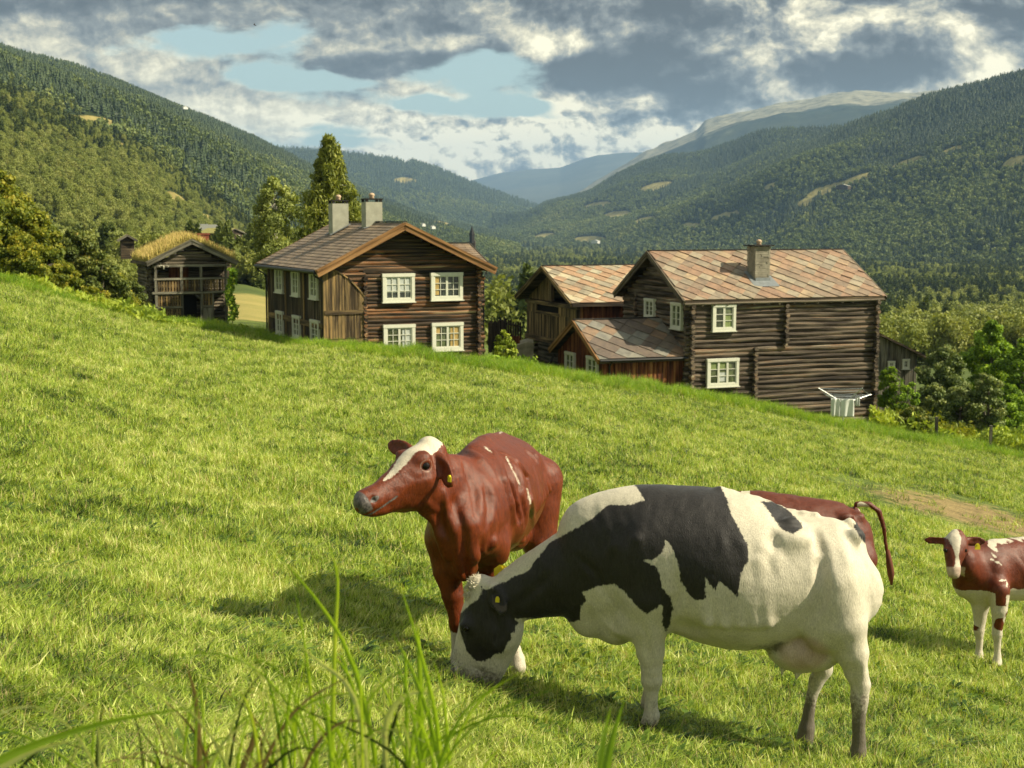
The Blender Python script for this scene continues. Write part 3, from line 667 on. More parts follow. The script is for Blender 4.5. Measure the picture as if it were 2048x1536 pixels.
log_ends(m, 1, 0, uA, zs, zeB - .15, .112, .21, .24); log_ends(m, 1, 0, uB, zbB, zs + .02, .112, .21, .24)
log_ends(m, 0, 0, WB * .78, zeB - 2.5, zeB + .2, .11, .21, .2)
m.build("log_wall", M_log_dark, B)
gable_roof(B, 0, -oeB, WB + oeB, -ogB, LB + .37, zeB, zeB + RB, M_slate, 'slate', .50, verge=(M_log_grey, .24, .05))
m = MB()
q = -.2
while q < LB + .2:
    m.tube([(q, -oeB - .02, zeB - .20), (q, .1, zeB - .05)], .045, 6); q += random.uniform(.5, .75)
m.tube([(-ogB, -oeB + .02, zeB - .13), (LB + .33, -oeB + .02, zeB - .13)], .06, 6)
m.build("eave_rafter", M_log_grey, B)
cu = [(.03, .33, .05, .42, M_curtain), (.36, .64, .05, .5, M_curtain), (.67, .97, .05, .42, M_curtain)]
window(B, 1, -.13, H.rect(1425, 608, 1471, 662, 1, -.18), 2, 3, 1, casing=.12, glass=M_glass_g, curtain=[(.55, .95, .03, .6, M_curtain_g)])
window(B, 1, -.13, H.rect(1414, 717, 1477, 773, 1, -.18), 3, 3, 1, casing=.12, glass=M_glass_g, curtain=[(.36, .64, .66, .97, M_curtain_g), (.03, .33, .66, .97, M_curtain_g), (.38, .62, .1, .5, M_curtain)])
window(B, 0, -.12, H.rect(1289, 597, 1308, 636, 0, -.18), 2, 3, 1, casing=.10, glass=M_glass_g)
window(B, 0, -.12, H.rect(1342, 605, 1363, 658, 0, -.18), 2, 3, 1, casing=.10, glass=M_glass_g)
yc = 1.25; r_ = H.rect(1508, 497, 1542, 560, 1, yc - .33)
chB = chimney(B, ((r_[0] + r_[1]) / 2, yc), zeB + .3, r_[3], .64, .62, M_stone, .16, True, True)
xc = (r_[0] + r_[1]) / 2; sl = RB / (WB / 2 + oeB); zf = lambda y_: zeB + sl * (y_ + oeB)
m = MB()
m.add([(xc - .62, yc - .78, zf(yc - .78) + .085), (xc + .62, yc - .78, zf(yc - .78) + .085), (xc + .55, yc + .3, zf(yc + .3) + .085), (xc - .55, yc + .3, zf(yc + .3) + .085)], [[0, 1, 2, 3]])
m.box((xc - .36, yc - .40, zf(yc - .45)), (xc + .36, yc - .362, zf(yc - .4) + .22)); m.build('chimney_flashing', M_lead, B)
m = MB(); m.box((uB + .3, -.16, zbB - .5), (LB + .16, .3, -8.55)); m.build('stone_foundation', M_stone, B)
# ---- red boarded annex against the gable of the log house
zeN, RN, x0N = -5.62, 1.42, -4.1; yN0, yN1 = .02, 5.32
m = MB(); sN = lambda q: zeN - .2 + RN * (q - yN0) / 2.65 if q < 2.67 else zeN - .2 + RN * (yN1 - q) / 2.65
boards(m, 0, -3.78, .32, 5.0, -9.2, zeN + RN, .17, .028, top=sN, battens=True)
boards(m, 1, .32, -3.78, -.14, -9.2, zeN - .08, .24, .03, battens=True); m.box((-3.77, .33, -9.3), (-.14, 4.98, zeN - .2))
m.build("annex_wall", M_board_red, B)
gable_roof(B, 0, yN0, yN1, x0N, -.10, zeN, zeN + RN, M_slate_dark, 'slate', .60, verge=(M_verge, .22, .045), name='annex_roof')
window(B, 0, -3.83, H.rect(1130, 704, 1148, 752, 0, -3.9), 2, 3, 1, casing=.10, glass=M_glass_g)
window(B, 0, -3.83, H.rect(1173, 713, 1194, 762, 0, -3.9), 2, 3, 1, casing=.10, glass=M_glass_g)
m = MB(); m.tube([(x0N, yN0 - .06, zeN - .03), (-.12, yN0 - .06, zeN - .05)], .06, 8); m.build('gutter', M_gutter, B)
downpipe(B, [(-3.55, yN0 - .04, zeN - .08), (-3.55, .22, zeN - .3), (-3.55, .22, -9)])
m = MB(); m.beam((x0N + .1, 5.0, zeN - .2), (x0N - .7, 5.2, zeN - 1.6), .07, .07, (0, 1, 0)); m.build('brace', M_soot, B)

# ------------------------------------------------------------------ boarded storehouse with gallery behind (middle)
H = House("loft_house", (2.62 + .2, 66.1, 0), .362, "half timbered loft house with pale slate roof and dark open gallery, behind the red annex", "house")
D_ = H.e; zeD, RD, wD = -3.93, 1.64, 7.4
sD = lambda q: zeD - .16 + RD * (q) / 3.7 if q < 3.7 else zeD - .16 + RD * (wD - q) / 3.7
m = MB(); m.box((.62, .45, -5.85), (9.2, 6.9, zeD - .1)); m.build("inner_wall", M_inside, D_)
m = MB()
g_ = H.rect(1073, 598, 1117, 628, 0, .45)
boards(m, 0, .5, .4, 7.0, -5.9, g_[2], .2, .04); boards(m, 0, .5, .4, g_[0], g_[2], zeD - .25, .2, .04); boards(m, 0, .5, g_[1], 7.0, g_[2], zeD - .25, .2, .04)
boards(m, 0, .62, 3.9, 7.0, zeD - .1, zeD + 3, .25, .04, top=sD)
m.build("gallery_boards", M_board_tan, D_)
m = MB(); m.box((.40, .3, -6.1), (.62, 7.1, -5.86)); m.box((.40, .3, zeD - .32), (.56, 7.1, zeD - .14)); m.box((.42, g_[0] - .1, g_[2] - .05), (.53, g_[1] + .1, g_[2] + .10)); m.box((.44, .36, -5.86), (.6, .5, zeD - .2)); m.box((.44, 3.62, zeD - .1), (.6, 3.8, zeD + 1.3))
m.build("gallery_beam", M_board_tan, D_)
m = MB(); boards(m, 1, .42, .6, 10.5, -6.1, zeD - .05, .2, .03); m.build("side_wall", M_board_red, D_)
m = MB(); q0 = H.loc(1078, 690, 0, 1.6)[1]; log_wall(m, 0, 1.6, .6, q0, -9.5, -6.05, .12); log_wall(m, 1, .6, 1.6, 9, -9.5, -6.05, .12); log_ends(m, 0, 1.6, q0, -9.5, -6.1, .11, .21, .3); m.build("log_wall", M_log_grey, D_)
for q in (1.2, 3.6): m = MB(); m.beam((.6, q, -6.1), (1.5, q, -7.0), .16, .16, (0, 1, 0)); m.build('brace', M_board_tan, D_)
M_slateD = mat_slate('pale_weathered_slates', [(.33, .24, .15), (.40, .31, .20), (.29, .25, .18), (.36, .23, .14), (.44, .38, .26), (.25, .19, .13), (.38, .34, .24)])
gable_roof(D_, 0, 0, wD, 0, 11.5, zeD, zeD + RD, M_slateD, 'slate', .52, verge=(M_board_tan, .20, .05))
m = MB(); m.box((3.0, wD + .05, -8.5), (7, wD + 2.2, -5.9)); m.build('lean_to', M_board_dark, D_)
m = MB(); m.beam((1.6, wD + 1.0, -5.25), (1.6, wD + 2.6, -6.4), .12, .1); m.add([(1.6, wD - .2, -4.6), (1.6, wD + 1.6, -5.75), (7, wD + 1.6, -5.75), (7, wD - .2, -4.6), (1.6, wD - .2, -4.7), (1.6, wD + 1.6, -5.85), (7, wD + 1.6, -5.85), (7, wD - .2, -4.7)], [[0, 1, 2, 3], [7, 6, 5, 4], [0, 4, 5, 1], [3, 2, 6, 7], [1, 5, 6, 2], [0, 3, 7, 4]]); m.build('lean_to_roof', M_board_dark, D_)

# ------------------------------------------------------------------ sod roofed storehouse on the left
H = House("sod_roofed_storehouse", (pt(300, 640, 78)[0] , 78, 0), .42, "small grey log storehouse with golden grass growing on its roof and an open balcony front", "storehouse")
S_ = H.e; t0 = H.loc(293, 527, 1, -.35); zeS = t0[2]; xs0 = t0[0]; wS = 5.04; RS = 1.22
x0, x1 = xs0 + .42, xs0 + wS - .42; L_S = 4.9; gnd = -6.9
sS = lambda q: zeS - .2 + RS * (q - xs0) / (wS / 2) if q < xs0 + wS / 2 else zeS - .2 + RS * (xs0 + wS - q) / (wS / 2)
m = MB(); log_wall(m, 0, x0, 1.15, L_S, gnd, zeS - .05, .11); log_wall(m, 0, x1, 1.15, L_S, gnd, zeS - .05, .11); log_wall(m, 1, L_S, x0, x1, gnd, zeS, .11)
log_wall(m, 1, 1.25, x0, x1, gnd, zeS, .11); log_ends(m, 1, 1.15, x0, gnd, zeS - .1, .10, .2, .2); log_wall(m, 1, .1, x0, x1, zeS - .02, zeS + 2, .11, top=sS); log_ends(m, 0, x0, 1.2, gnd, zeS - .1, .1, .2, .2, -1, .1)
m.build("log_wall", M_log_grey, S_)
def vl(v, u=385): return H.loc(u, v, 1, 0)[2]
def ul(u, v=560): return H.loc(u, v, 1, 0)[0]
m = MB()
for (u_, va, vb) in ((311.5, 531, 655), (363, 531, 655), (402, 531, 655), (452, 531, 655)): q = ul(u_); m.box((q - .07, -.07, gnd), (q + .07, .07, vl(531)))
q = ul(426, 600); m.box((q - .045, -.05, gnd), (q + .045, .04, vl(586)))
m.box((x0 - .05, -.075, vl(533.5)), (x1 + .05, .075, vl(529))); m.box((x0, -.09, vl(559)), (x1, -.03, vl(555))); m.box((x0 - .1, -.11, vl(587)), (x1 + .1, .09, vl(582.5)))
m.box((x0, -.07, vl(615)), (ul(363), -.01, vl(611.5))); m.box((ul(402), -.06, vl(614)), (ul(426), -.01, vl(611)))
m.beam((ul(387), 0, vl(587)), (ul(402), 0, vl(600)), .09, .09, (0, 1, 0))
m.box((x0, .0, vl(588)), (x1, 1.2, vl(584.5)))
m.build("timber_frame", M_board_grey, S_)
def picket(mb, a0, a1, z0, z1, w=.16, out=-.02):
    a = a0
    while a < a1 - .05:
        ww = w * random.uniform(.8, 1.1); n = 5; L = z1 - z0
        prof_ = [(a + .01 + .028 * math.sin(math.pi * 2 * t) ** 2, z0 + L * t) for t in np.linspace(0, 1, n)] + [(a + ww - .01 - .028 * math.sin(math.pi * 2 * t) ** 2, z0 + L * t) for t in np.linspace(1, 0, n)]
        mb.prism(prof_, 1, out, out + .025, grain=2); a += ww
m = MB(); picket(m, x0 + .05, x1 - .05, vl(584), vl(557)); picket(m, x0 + .05, ul(362), vl(612), vl(589)); picket(m, ul(403), ul(425), vl(611), vl(587)); picket(m, x0 + .05, ul(362), vl(630), vl(617)); m.build("balcony_board", M_board_tan, S_)
m = MB(); m.box((ul(403), -.03, gnd), (ul(425), .01, vl(616))); m.build("half_door", M_board_grey, S_)
m = MB(); m.box((ul(365), 1.10, gnd), (ul(400), 1.135, vl(592))); m.build("doorway", M_inside, S_)
m = MB(); m.box((ul(345), 1.08, vl(583)), (ul(385), 1.12, vl(534))); m.build("upper_door", M_board_red, S_)
# low roof with turf slab
m = MB()
for e in (xs0, xs0 + wS):
    mid = xs0 + wS / 2; m.prism([(e, zeS), (mid, zeS + RS), (mid, zeS + RS - .12), (e, zeS - .12)], 1, -.35, L_S + .3, grain=1)
roofS = m.build("roof", M_board_dark, S_)
m = MB()
for e in (xs0 + .1, xs0 + wS - .1): m.prism([(e, zeS + .07), (mid, zeS + RS + .02), (mid, zeS + RS + .22), (e, zeS + .25)], 1, -.28, L_S + .25)
M_turf = plain("golden_turf", (.26, .21, .06), .95, .4, 8.); m.build("turf", M_turf, roofS)
m = MB()
for e in (xs0 - .02, xs0 + wS + .02):
    m.beam((e, -.38, zeS - .05), (mid, -.38, zeS + RS - .03), .05, .26); m.beam((e, -.42, zeS + .05), (mid, -.42, zeS + RS + .08), .05, .10)
m.build("verge_board", M_board_grey, roofS)
n = 9000; gx = rng.uniform(xs0 + .02, xs0 + wS - .02, n); gy = rng.uniform(-.33, L_S + .2, n); gz = zeS + .22 + RS * (1 - np.abs(gx - mid) / (wS / 2)) - .05
hh = rng.uniform(.18, .50, n) * (.75 + .5 * vnoise(gx * 1.5, gy * 1.5, 4)); w = .010 + rng.random(n) * .012; th = rng.uniform(0, 6.28, n); lx = rng.normal(0, .10, n) ; ly = rng.normal(0, .10, n)
base = np.column_stack([gx, gy, gz]); dx = np.column_stack([np.cos(th) * w, np.sin(th) * w, 0 * w]); tip = base + np.column_stack([lx, ly, hh])
V_ = np.stack([base - dx, base + dx, tip], 1).reshape(-1, 3); F_ = np.arange(n * 3).reshape(-1, 3)
mt, nt, p, o = new_mat("dry_golden_grass"); gg = sep(nt, attr(nt, 'grain')); setc(nt, p, 'Base Color', ramp(nt, gg[2] * .6 + gg[0] * .4, [(0., (.26, .25, .05)), (.35, (.48, .40, .10)), (.6, (.62, .50, .17)), (.9, (.62, .42, .19))])); M_drygrass = mt
rid = rng.random(n); G_ = np.zeros((n, 3, 3)); G_[:, 2, 0] = 1; G_[:, :, 2] = rid[:, None]
mesh_obj("roof_grass", V_, F_, M_drygrass, roofS, attrs=[('grain', 'FLOAT_VECTOR', G_.reshape(-1, 3))])
m = MB()        # antlers nailed to the beam
for s_ in (-1, 1):
    c0 = np.array([ul(327) + s_ * .03, -.12, vl(531)]); m.tube([c0, c0 + (s_ * .12, -.06, .04), c0 + (s_ * .26, -.1, -.02), c0 + (s_ * .30, -.1, .10)], [.018, .02, .018, .006], 6)
    m.tube([c0 + (s_ * .14, -.06, .04), c0 + (s_ * .14, -.1, .18)], [.016, .005], 6); m.tube([c0 + (s_ * .22, -.1, .0), c0 + (s_ * .17, -.12, -.10)], [.016, .005], 6)
m.tube([(ul(327), -.13, vl(530)), (ul(327), -.16, vl(538))], [.05, .025], 8)
m.build("antlers", plain("bleached_antler", (.42, .40, .32), .8), S_, True)

# ------------------------------------------------------------------ farther buildings, plain but complete
def cottage(name, u0, u1, vbase, d, h, R_, length, yaw, wall, roofm, label, cat='cabin', group=None, turf=False, win=0, chim=False, winm=None, side=False):
    """gable end u0..u1 wide, facing the camera, foot at row vbase"""
    px = F / d; w = (u1 - u0) / px / max(.5, math.cos(yaw)); b0 = pt(u0, vbase, d)
    e = empty(name, b0, yaw, label, cat, group); m = MB()
    poly = [(0, -.8), (w, -.8), (w, h), (w / 2, h + R_ * .96), (0, h)]; m.prism(poly, 1, 0, length, grain=0)
    m.build('wall', wall, e); r = MB(); o = .35
    for s_ in (-o, w + o):
        k = R_ / (w / 2); r.prism([(s_, h - o * k + .02), (w / 2, h + R_ + .02), (w / 2, h + R_ + .2), (s_, h - o * k + .2)], 1, -o, length + o, grain=1)
    rr = r.build('roof', roofm, e)
    v = MB()
    for s_ in (-o, w + o): v.beam((s_, -o - .02, h - o * k + .06), (w / 2, -o - .02, h + R_ + .06), .05, .2)
    v.build('verge_board', M_board_grey, rr)
    for i in range(win):
        a = w * (i + .7) / (win + .4); ww = min(.8, w / (win + 1) * .6); window(e, 1, -.01, (a - ww / 2, a + ww / 2, h * .35, h * .35 + 1.0), 2, 2, 1, casing=.1)
    if side:
        for i in range(3): q = length * (i + .5) / 3; window(e, 0, -.01, (q - .5, q + .5, h * .35, h * .35 + 1.1), 2, 2, 1, casing=.1)
    if chim: chimney(e, (w * .5, length * .5), h + R_ - .6, h + R_ + .9, .7, .6, M_brick, .05, False)
    return e
M_brick = plain("red_brick", (.20, .055, .03), .85, .4, 14.)
M_sod = plain("mossy_sod", (.27, .25, .08), .95, .4, 3.); M_sheet = plain("pale_sheet_roof", (.42, .42, .38), .5, .1); M_paleroof = plain("light_grey_roof", (.30, .30, .25), .7, .2)
M_wwall = plain("white_boarded_wall", (.70, .70, .62), .6, .08); M_rwall = plain("rust_red_wall", (.25, .08, .04), .8, .2); M_dwall = M_board_dark
cottage("log_cabin", 242, 267, 503, 150, 1.25, .42, 2.6, .3, M_board_dark, M_sod, "tiny dark cabin with a grassy roof standing alone in scrub on the left slope")
cottage("farmhouse", 448, 478, 489, 260, 2.0, .8, 6, 1.05, M_board_dark, M_sod, "dark far cottage with mossy roof and pale porch, right of the red brick chimney", win=2, winm=1)
cottage("farmhouse", 424, 444, 483, 275, 2.2, .9, 5, .9, M_wwall, M_paleroof, "far cottage with light grey roof between the sod roof and the mossy cottage")
cottage("farm_shed", 408, 420, 468, 300, 1.2, .7, 4, .6, plain("blue_black_wall", (.03, .04, .06)), M_sheet, "small blue black shed uphill behind the brick chimney", 'shed')
e = empty("brick_chimney_house", pt(385, 560, 96), .42, "house hidden behind the sod roofed storehouse, only its red brick chimney in view", "house"); m = MB()
c0 = pt(400, 485, 96) - np.array(e.location); cw_ = .78; tz = pt(400, 470, 96)[2] - e.location[2]
m.prism([(-1.8, -1), (2.8, -1), (2.8, 1.0), (.5, 2.1), (-1.8, 1.0)], 1, .5, 4.5); m.build('wall', M_board_dark, e)
m = MB(); m.box((c0[0] + .1, 1.2, 1.2), (c0[0] + .1 + cw_, 1.9, tz)); m.box((c0[0] + .05, 1.15, tz), (c0[0] + .15 + cw_, 1.95, tz + .1)); m.build('chimney', M_brick, e)
cottage("hillside_cabin", 146, 162, 243, 1500, 3.5, 2.2, 10, 1.0, M_rwall, M_sheet, "red cabin beside the tan clearing high on the left hillside", 'cabin')
cottage("hillside_farm", 367, 374, 217, 2150, 2.2, 1.5, 4, .9, M_wwall, M_sheet, "white cabin just below the skyline of the left hill", 'cabin')
cottage("white_barn", 1182, 1194, 486, 3300, 5, 2.6, 8, -.9, M_wwall, M_sheet, "long white barn on a green field at the far valley bottom", 'barn', side=False)
cottage("valley_house", 845, 851, 452, 2400, 3, 2, 5, .7, M_wwall, M_paleroof, "left one of the tiny white houses beyond the farmhouse gable", 'house')
cottage("valley_house", 864, 871, 457, 2300, 3, 2, 5, .7, M_wwall, M_paleroof, "right one of the tiny white houses beyond the farmhouse gable", 'house')
cottage("valley_house", 1672, 1692, 378, 2400, 5, 3, 14, -.6, M_board_dark, M_paleroof, "dark farm on the strip of fields across the valley on the right slope", 'farm')
cottage("wood_house", 1905, 1926, 634, 520, 2.6, 1.5, 6, -.3, M_board_dark, M_board_dark, "little dark house with one white window among the trees at right", 'house', win=1)
# church-like dark spire right of the farmhouse gable
sp = empty("church", pt(944, 486, 900), 0, "distant dark church spire rising behind the farmhouse roof", "church"); m = MB(); m.tube([(0, 0, 0), (0, 0, 5), (0, 0, 5.2), (0, 0, 11)], [1.6, 1.6, 1.9, .05], 4); m.build('spire', M_soot, sp); m = MB(); m.prism([(-2, -4), (2, -4), (2, 1), (0, 4), (-2, 1)], 1, 1.6, 12); m.build('nave', M_board_dark, sp)
# grey barn at the far right, its roof falling to the right
H = House("grey_barn", (pt(1700, 800, 76)[0], 76, 0), .1, "silver grey board barn with sloping roof showing right behind the log house", "barn")
Bn = H.e; a_ = H.loc(1752, 664, 1, 0); b_ = H.loc(1850, 712, 1, 0); k_ = (b_[2] - a_[2]) / (b_[0] - a_[0]); zr_ = lambda q: a_[2] + k_ * (q - a_[0])
xr = H.loc(1833, 720, 1, 0)[0]; m = MB(); boards(m, 1, 0, -2.2, xr, -13, 2, .17, .03, top=lambda q: zr_(q) - .12, battens=False)
boards(m, 0, xr, 0, 7, -13, zr_(xr) - .2, .17, .03, sgn=1); m.build('board_wall', M_board_grey, Bn)
m = MB(); q0, q1 = -2.4, b_[0]
m.add([(q0, -.5, zr_(q0)), (q1, -.5, zr_(q1)), (q1, 7.4, zr_(q1)), (q0, 7.4, zr_(q0)), (q0, -.5, zr_(q0) - .12), (q1, -.5, zr_(q1) - .12), (q1, 7.4, zr_(q1) - .12), (q0, 7.4, zr_(q0) - .12)], [[0, 1, 2, 3], [7, 6, 5, 4], [0, 4, 5, 1], [1, 5, 6, 2], [2, 6, 7, 3], [3, 7, 4, 0]])
q2 = q0 - 5; m.add([(q2, -.5, zr_(q0) - 2.8), (q0, -.5, zr_(q0) + .02), (q0, 7.4, zr_(q0) + .02), (q2, 7.4, zr_(q0) - 2.8), (q2, -.5, zr_(q0) - 2.92), (q0, -.5, zr_(q0) - .1), (q0, 7.4, zr_(q0) - .1), (q2, 7.4, zr_(q0) - 2.92)], [[0, 1, 2, 3], [7, 6, 5, 4], [0, 4, 5, 1], [2, 6, 7, 3], [3, 7, 4, 0]])
m.build('roof', M_board_dark, Bn)
window(Bn, 1, -.03, H.rect(1776, 722, 1790, 740, 1, -.1), 1, 2, 2, casing=.08); window(Bn, 1, -.03, H.rect(1805, 718, 1819, 738, 1, -.1), 1, 2, 2, casing=.08)

# ------------------------------------------------------------------ rotary clothes dryer with washing
M_alu = plain("dull_aluminium", (.55, .57, .55), .4, .05, 5., .6); M_cloth = plain("white_washing", (.62, .64, .60), .9, .08, 5.); M_cord = plain("blue_white_line", (.45, .5, .55), .7)
dd_ = 56.2; foot = on_ground(1692, dd_); hub = pt(1688, 806, dd_); cd = empty("clothes_dryer", foot, 0, "white rotary clothes dryer in front of the log house's right corner", "clothes dryer"); fo = foot
def L_(p): return np.array(p) - fo
m = MB(); m.tube([L_(foot - (0, 0, .3)), L_(hub + (0, 0, .15))], .028, 8); m.build('pole', M_alu, cd)
tips = []; m = MB()
for (u_, v_, dy) in ((1637, 776, -.35), (1725, 776, -.5), (1742, 789, .75), (1652, 790, .95)):
    t_ = pt(u_, v_, dd_ + dy); tips.append(t_); m.tube([L_(hub + (0, 0, -.02)), L_(t_)], .018, 6)
m.build('arm', M_alu, cd)
m = MB()
for fr in (.45, .62, .8, .97):
    for i in range(4):
        p_, q_ = hub + (tips[i] - hub) * fr, hub + (tips[[1, 2, 3, 0][i]] - hub) * fr; m.tube([L_(p_), L_((p_ + q_) / 2 - (0, 0, .03)), L_(q_)], .006, 4)
m.build('line', M_cord, cd)
def sheet(name, u0, u1, v0, v1, d_, label, fold=.05):
    n, k = 16, 14; V_ = []
    for j in range(k):
        for i in range(n):
            s_, t_ = i / (n - 1), j / (k - 1); p_ = pt(u0 + (u1 - u0) * s_, v0 + (v1 - v0) * t_, d_); p_[1] += fold * math.sin(s_ * 11 + 1.5 * t_) * (.3 + t_); V_.append(p_)
    V2_ = [q_ + np.array([0, .012, 0]) for q_ in V_]; f_ = []
    for j in range(k - 1):
        for i in range(n - 1):
            a = j * n + i; f_ += [[a, a + n, a + n + 1, a + 1], [n * k + a, n * k + a + 1, n * k + a + n + 1, n * k + a + n]]
    bd = [i for i in range(n)] + [j * n + n - 1 for j in range(1, k)] + [(k - 1) * n + i for i in range(n - 2, -1, -1)] + [j * n for j in range(k - 2, 0, -1)]
    for a, b in zip(bd, bd[1:] + bd[:1]): f_.append([a, b, n * k + b, n * k + a])
    o_ = mesh_obj(name, V_ + V2_, f_, M_cloth, smooth=True); return tag(o_, label, 'laundry', 'washing on the clothes dryer')
sheet("bedsheet", 1662, 1680, 797, 833, dd_ - .33, "narrow white cloth hanging at the left of the clothes dryer")
sheet("bedsheet", 1681, 1708, 798, 834, dd_ - .38, "wide white sheet hanging in the middle of the clothes dryer", .03)
sheet("cloth", 1711, 1719, 795, 812, dd_ + .1, "small bunched white cloth at the right arm of the clothes dryer", .08)

# ------------------------------------------------------------------ fences, stone bridge, posts
def picket_fence(pts_, h, label, mat_, rail=True, w=.09):
    base = np.array(pts_[0]); e = empty("picket_fence", base, 0, label, "fence"); m = MB(); r_ = MB()
    for p_, q_ in zip(pts_[:-1], pts_[1:]):
        p_, q_ = np.array(p_), np.array(q_); L = np.linalg.norm(q_ - p_); n = int(L / .13)
        for i in range(n):
            c_ = p_ + (q_ - p_) * i / n - base; hh_ = h * random.uniform(.93, 1.04); m.box(c_ + (-w / 2, -.015, -.4), c_ + (w / 2, .015, hh_))
        for z_ in (h * .3, h * .8): r_.beam(p_ - base + (0, .04, z_), q_ - base + (0, .04, z_), .05, .08)
    m.build('picket', mat_, e); r_.build('rail', mat_, e); return e
picket_fence([pt(978, 690, 70), pt(1012, 682, 73), pt(1046, 690, 73)], 1.15, "dark picket fence between the farmhouse and the loft house", M_board_dark)
picket_fence([pt(1012, 700, 72), pt(1040, 702, 70)], .75, "low red brown board fence below the loft house", M_board_red)
m = MB(); b0_ = pt(1043, 716, 69.5); m.prism([(-.35, -.8), (.6, -.8), (.6, .75), (.3, .8), (-.35, .6)], 1, 0, 2.2); br = m.build("stone_ramp", plain("pale_dry_stone", (.30, .27, .19), .95, .5, 3., bmp=.6)); br.location = b0_; tag(br, "pale grey stone ramp beside the loft house", "ramp")
for k, (u_, vt, vb) in enumerate([(1882, 834, 878), (1992, 851, 880)]):
    d_ = 59.; g = on_ground(u_, d_); hgt = (pt(u_, vt, d_)[2] - g[2]); e = empty("fence_post", g, 0, ["taller grey fence post in the weeds, nearer the log house", "shorter grey fence post in the weeds at the right"][k], "fence post", "fence posts at the edge of the meadow")
    m = MB(); m.box((-.055, -.05, -.3), (.055, .05, hgt), jit=.006); m.build('post', M_board_grey, e); m = MB(); m.tube([(0, -.055, hgt * .8), (0, -.075, hgt * .8)], .02, 6); m.build('insulator', M_soot, e)
# wire of the power line across the woods at right
m = MB()
for (v0, v1, v2) in ((632, 646, 630), (652, 658, 637)):
    a_, b_, c_ = pt(1760, v0, 230), pt(1900, v1, 235), pt(2300, v2, 240); t = np.linspace(0, 1, 14)[:, None]; m.tube((1 - t) ** 2 * a_ + 2 * t * (1 - t) * b_ + t * t * c_, .025, 4)
w_ = m.build("power_line", M_soot); tag(w_, "thin dark power wires crossing the woods at right", "power line")
# a bird high up in the clouds
m = MB(); m.tube([(-.16, 0, 0), (-.05, 0, .02), (.12, 0, .01), (.26, 0, 0)], [.015, .05, .045, .01], 8)
for s_ in (-1, 1): m.add([(-.06, 0, .02), (.10, 0, .02), (.02, s_ * .30, .13), (-.10, s_ * .58, .02), (-.06, s_ * .3, .11)], [[0, 1, 2, 4], [4, 2, 3]])
bird = m.build("bird", M_soot); bird.location = pt(509, 50, 120); bird.rotation_euler = (.5, .3, .6); bird.scale = (.7,) * 3; tag(bird, "tiny dark bird flying in the grey clouds", "bird")
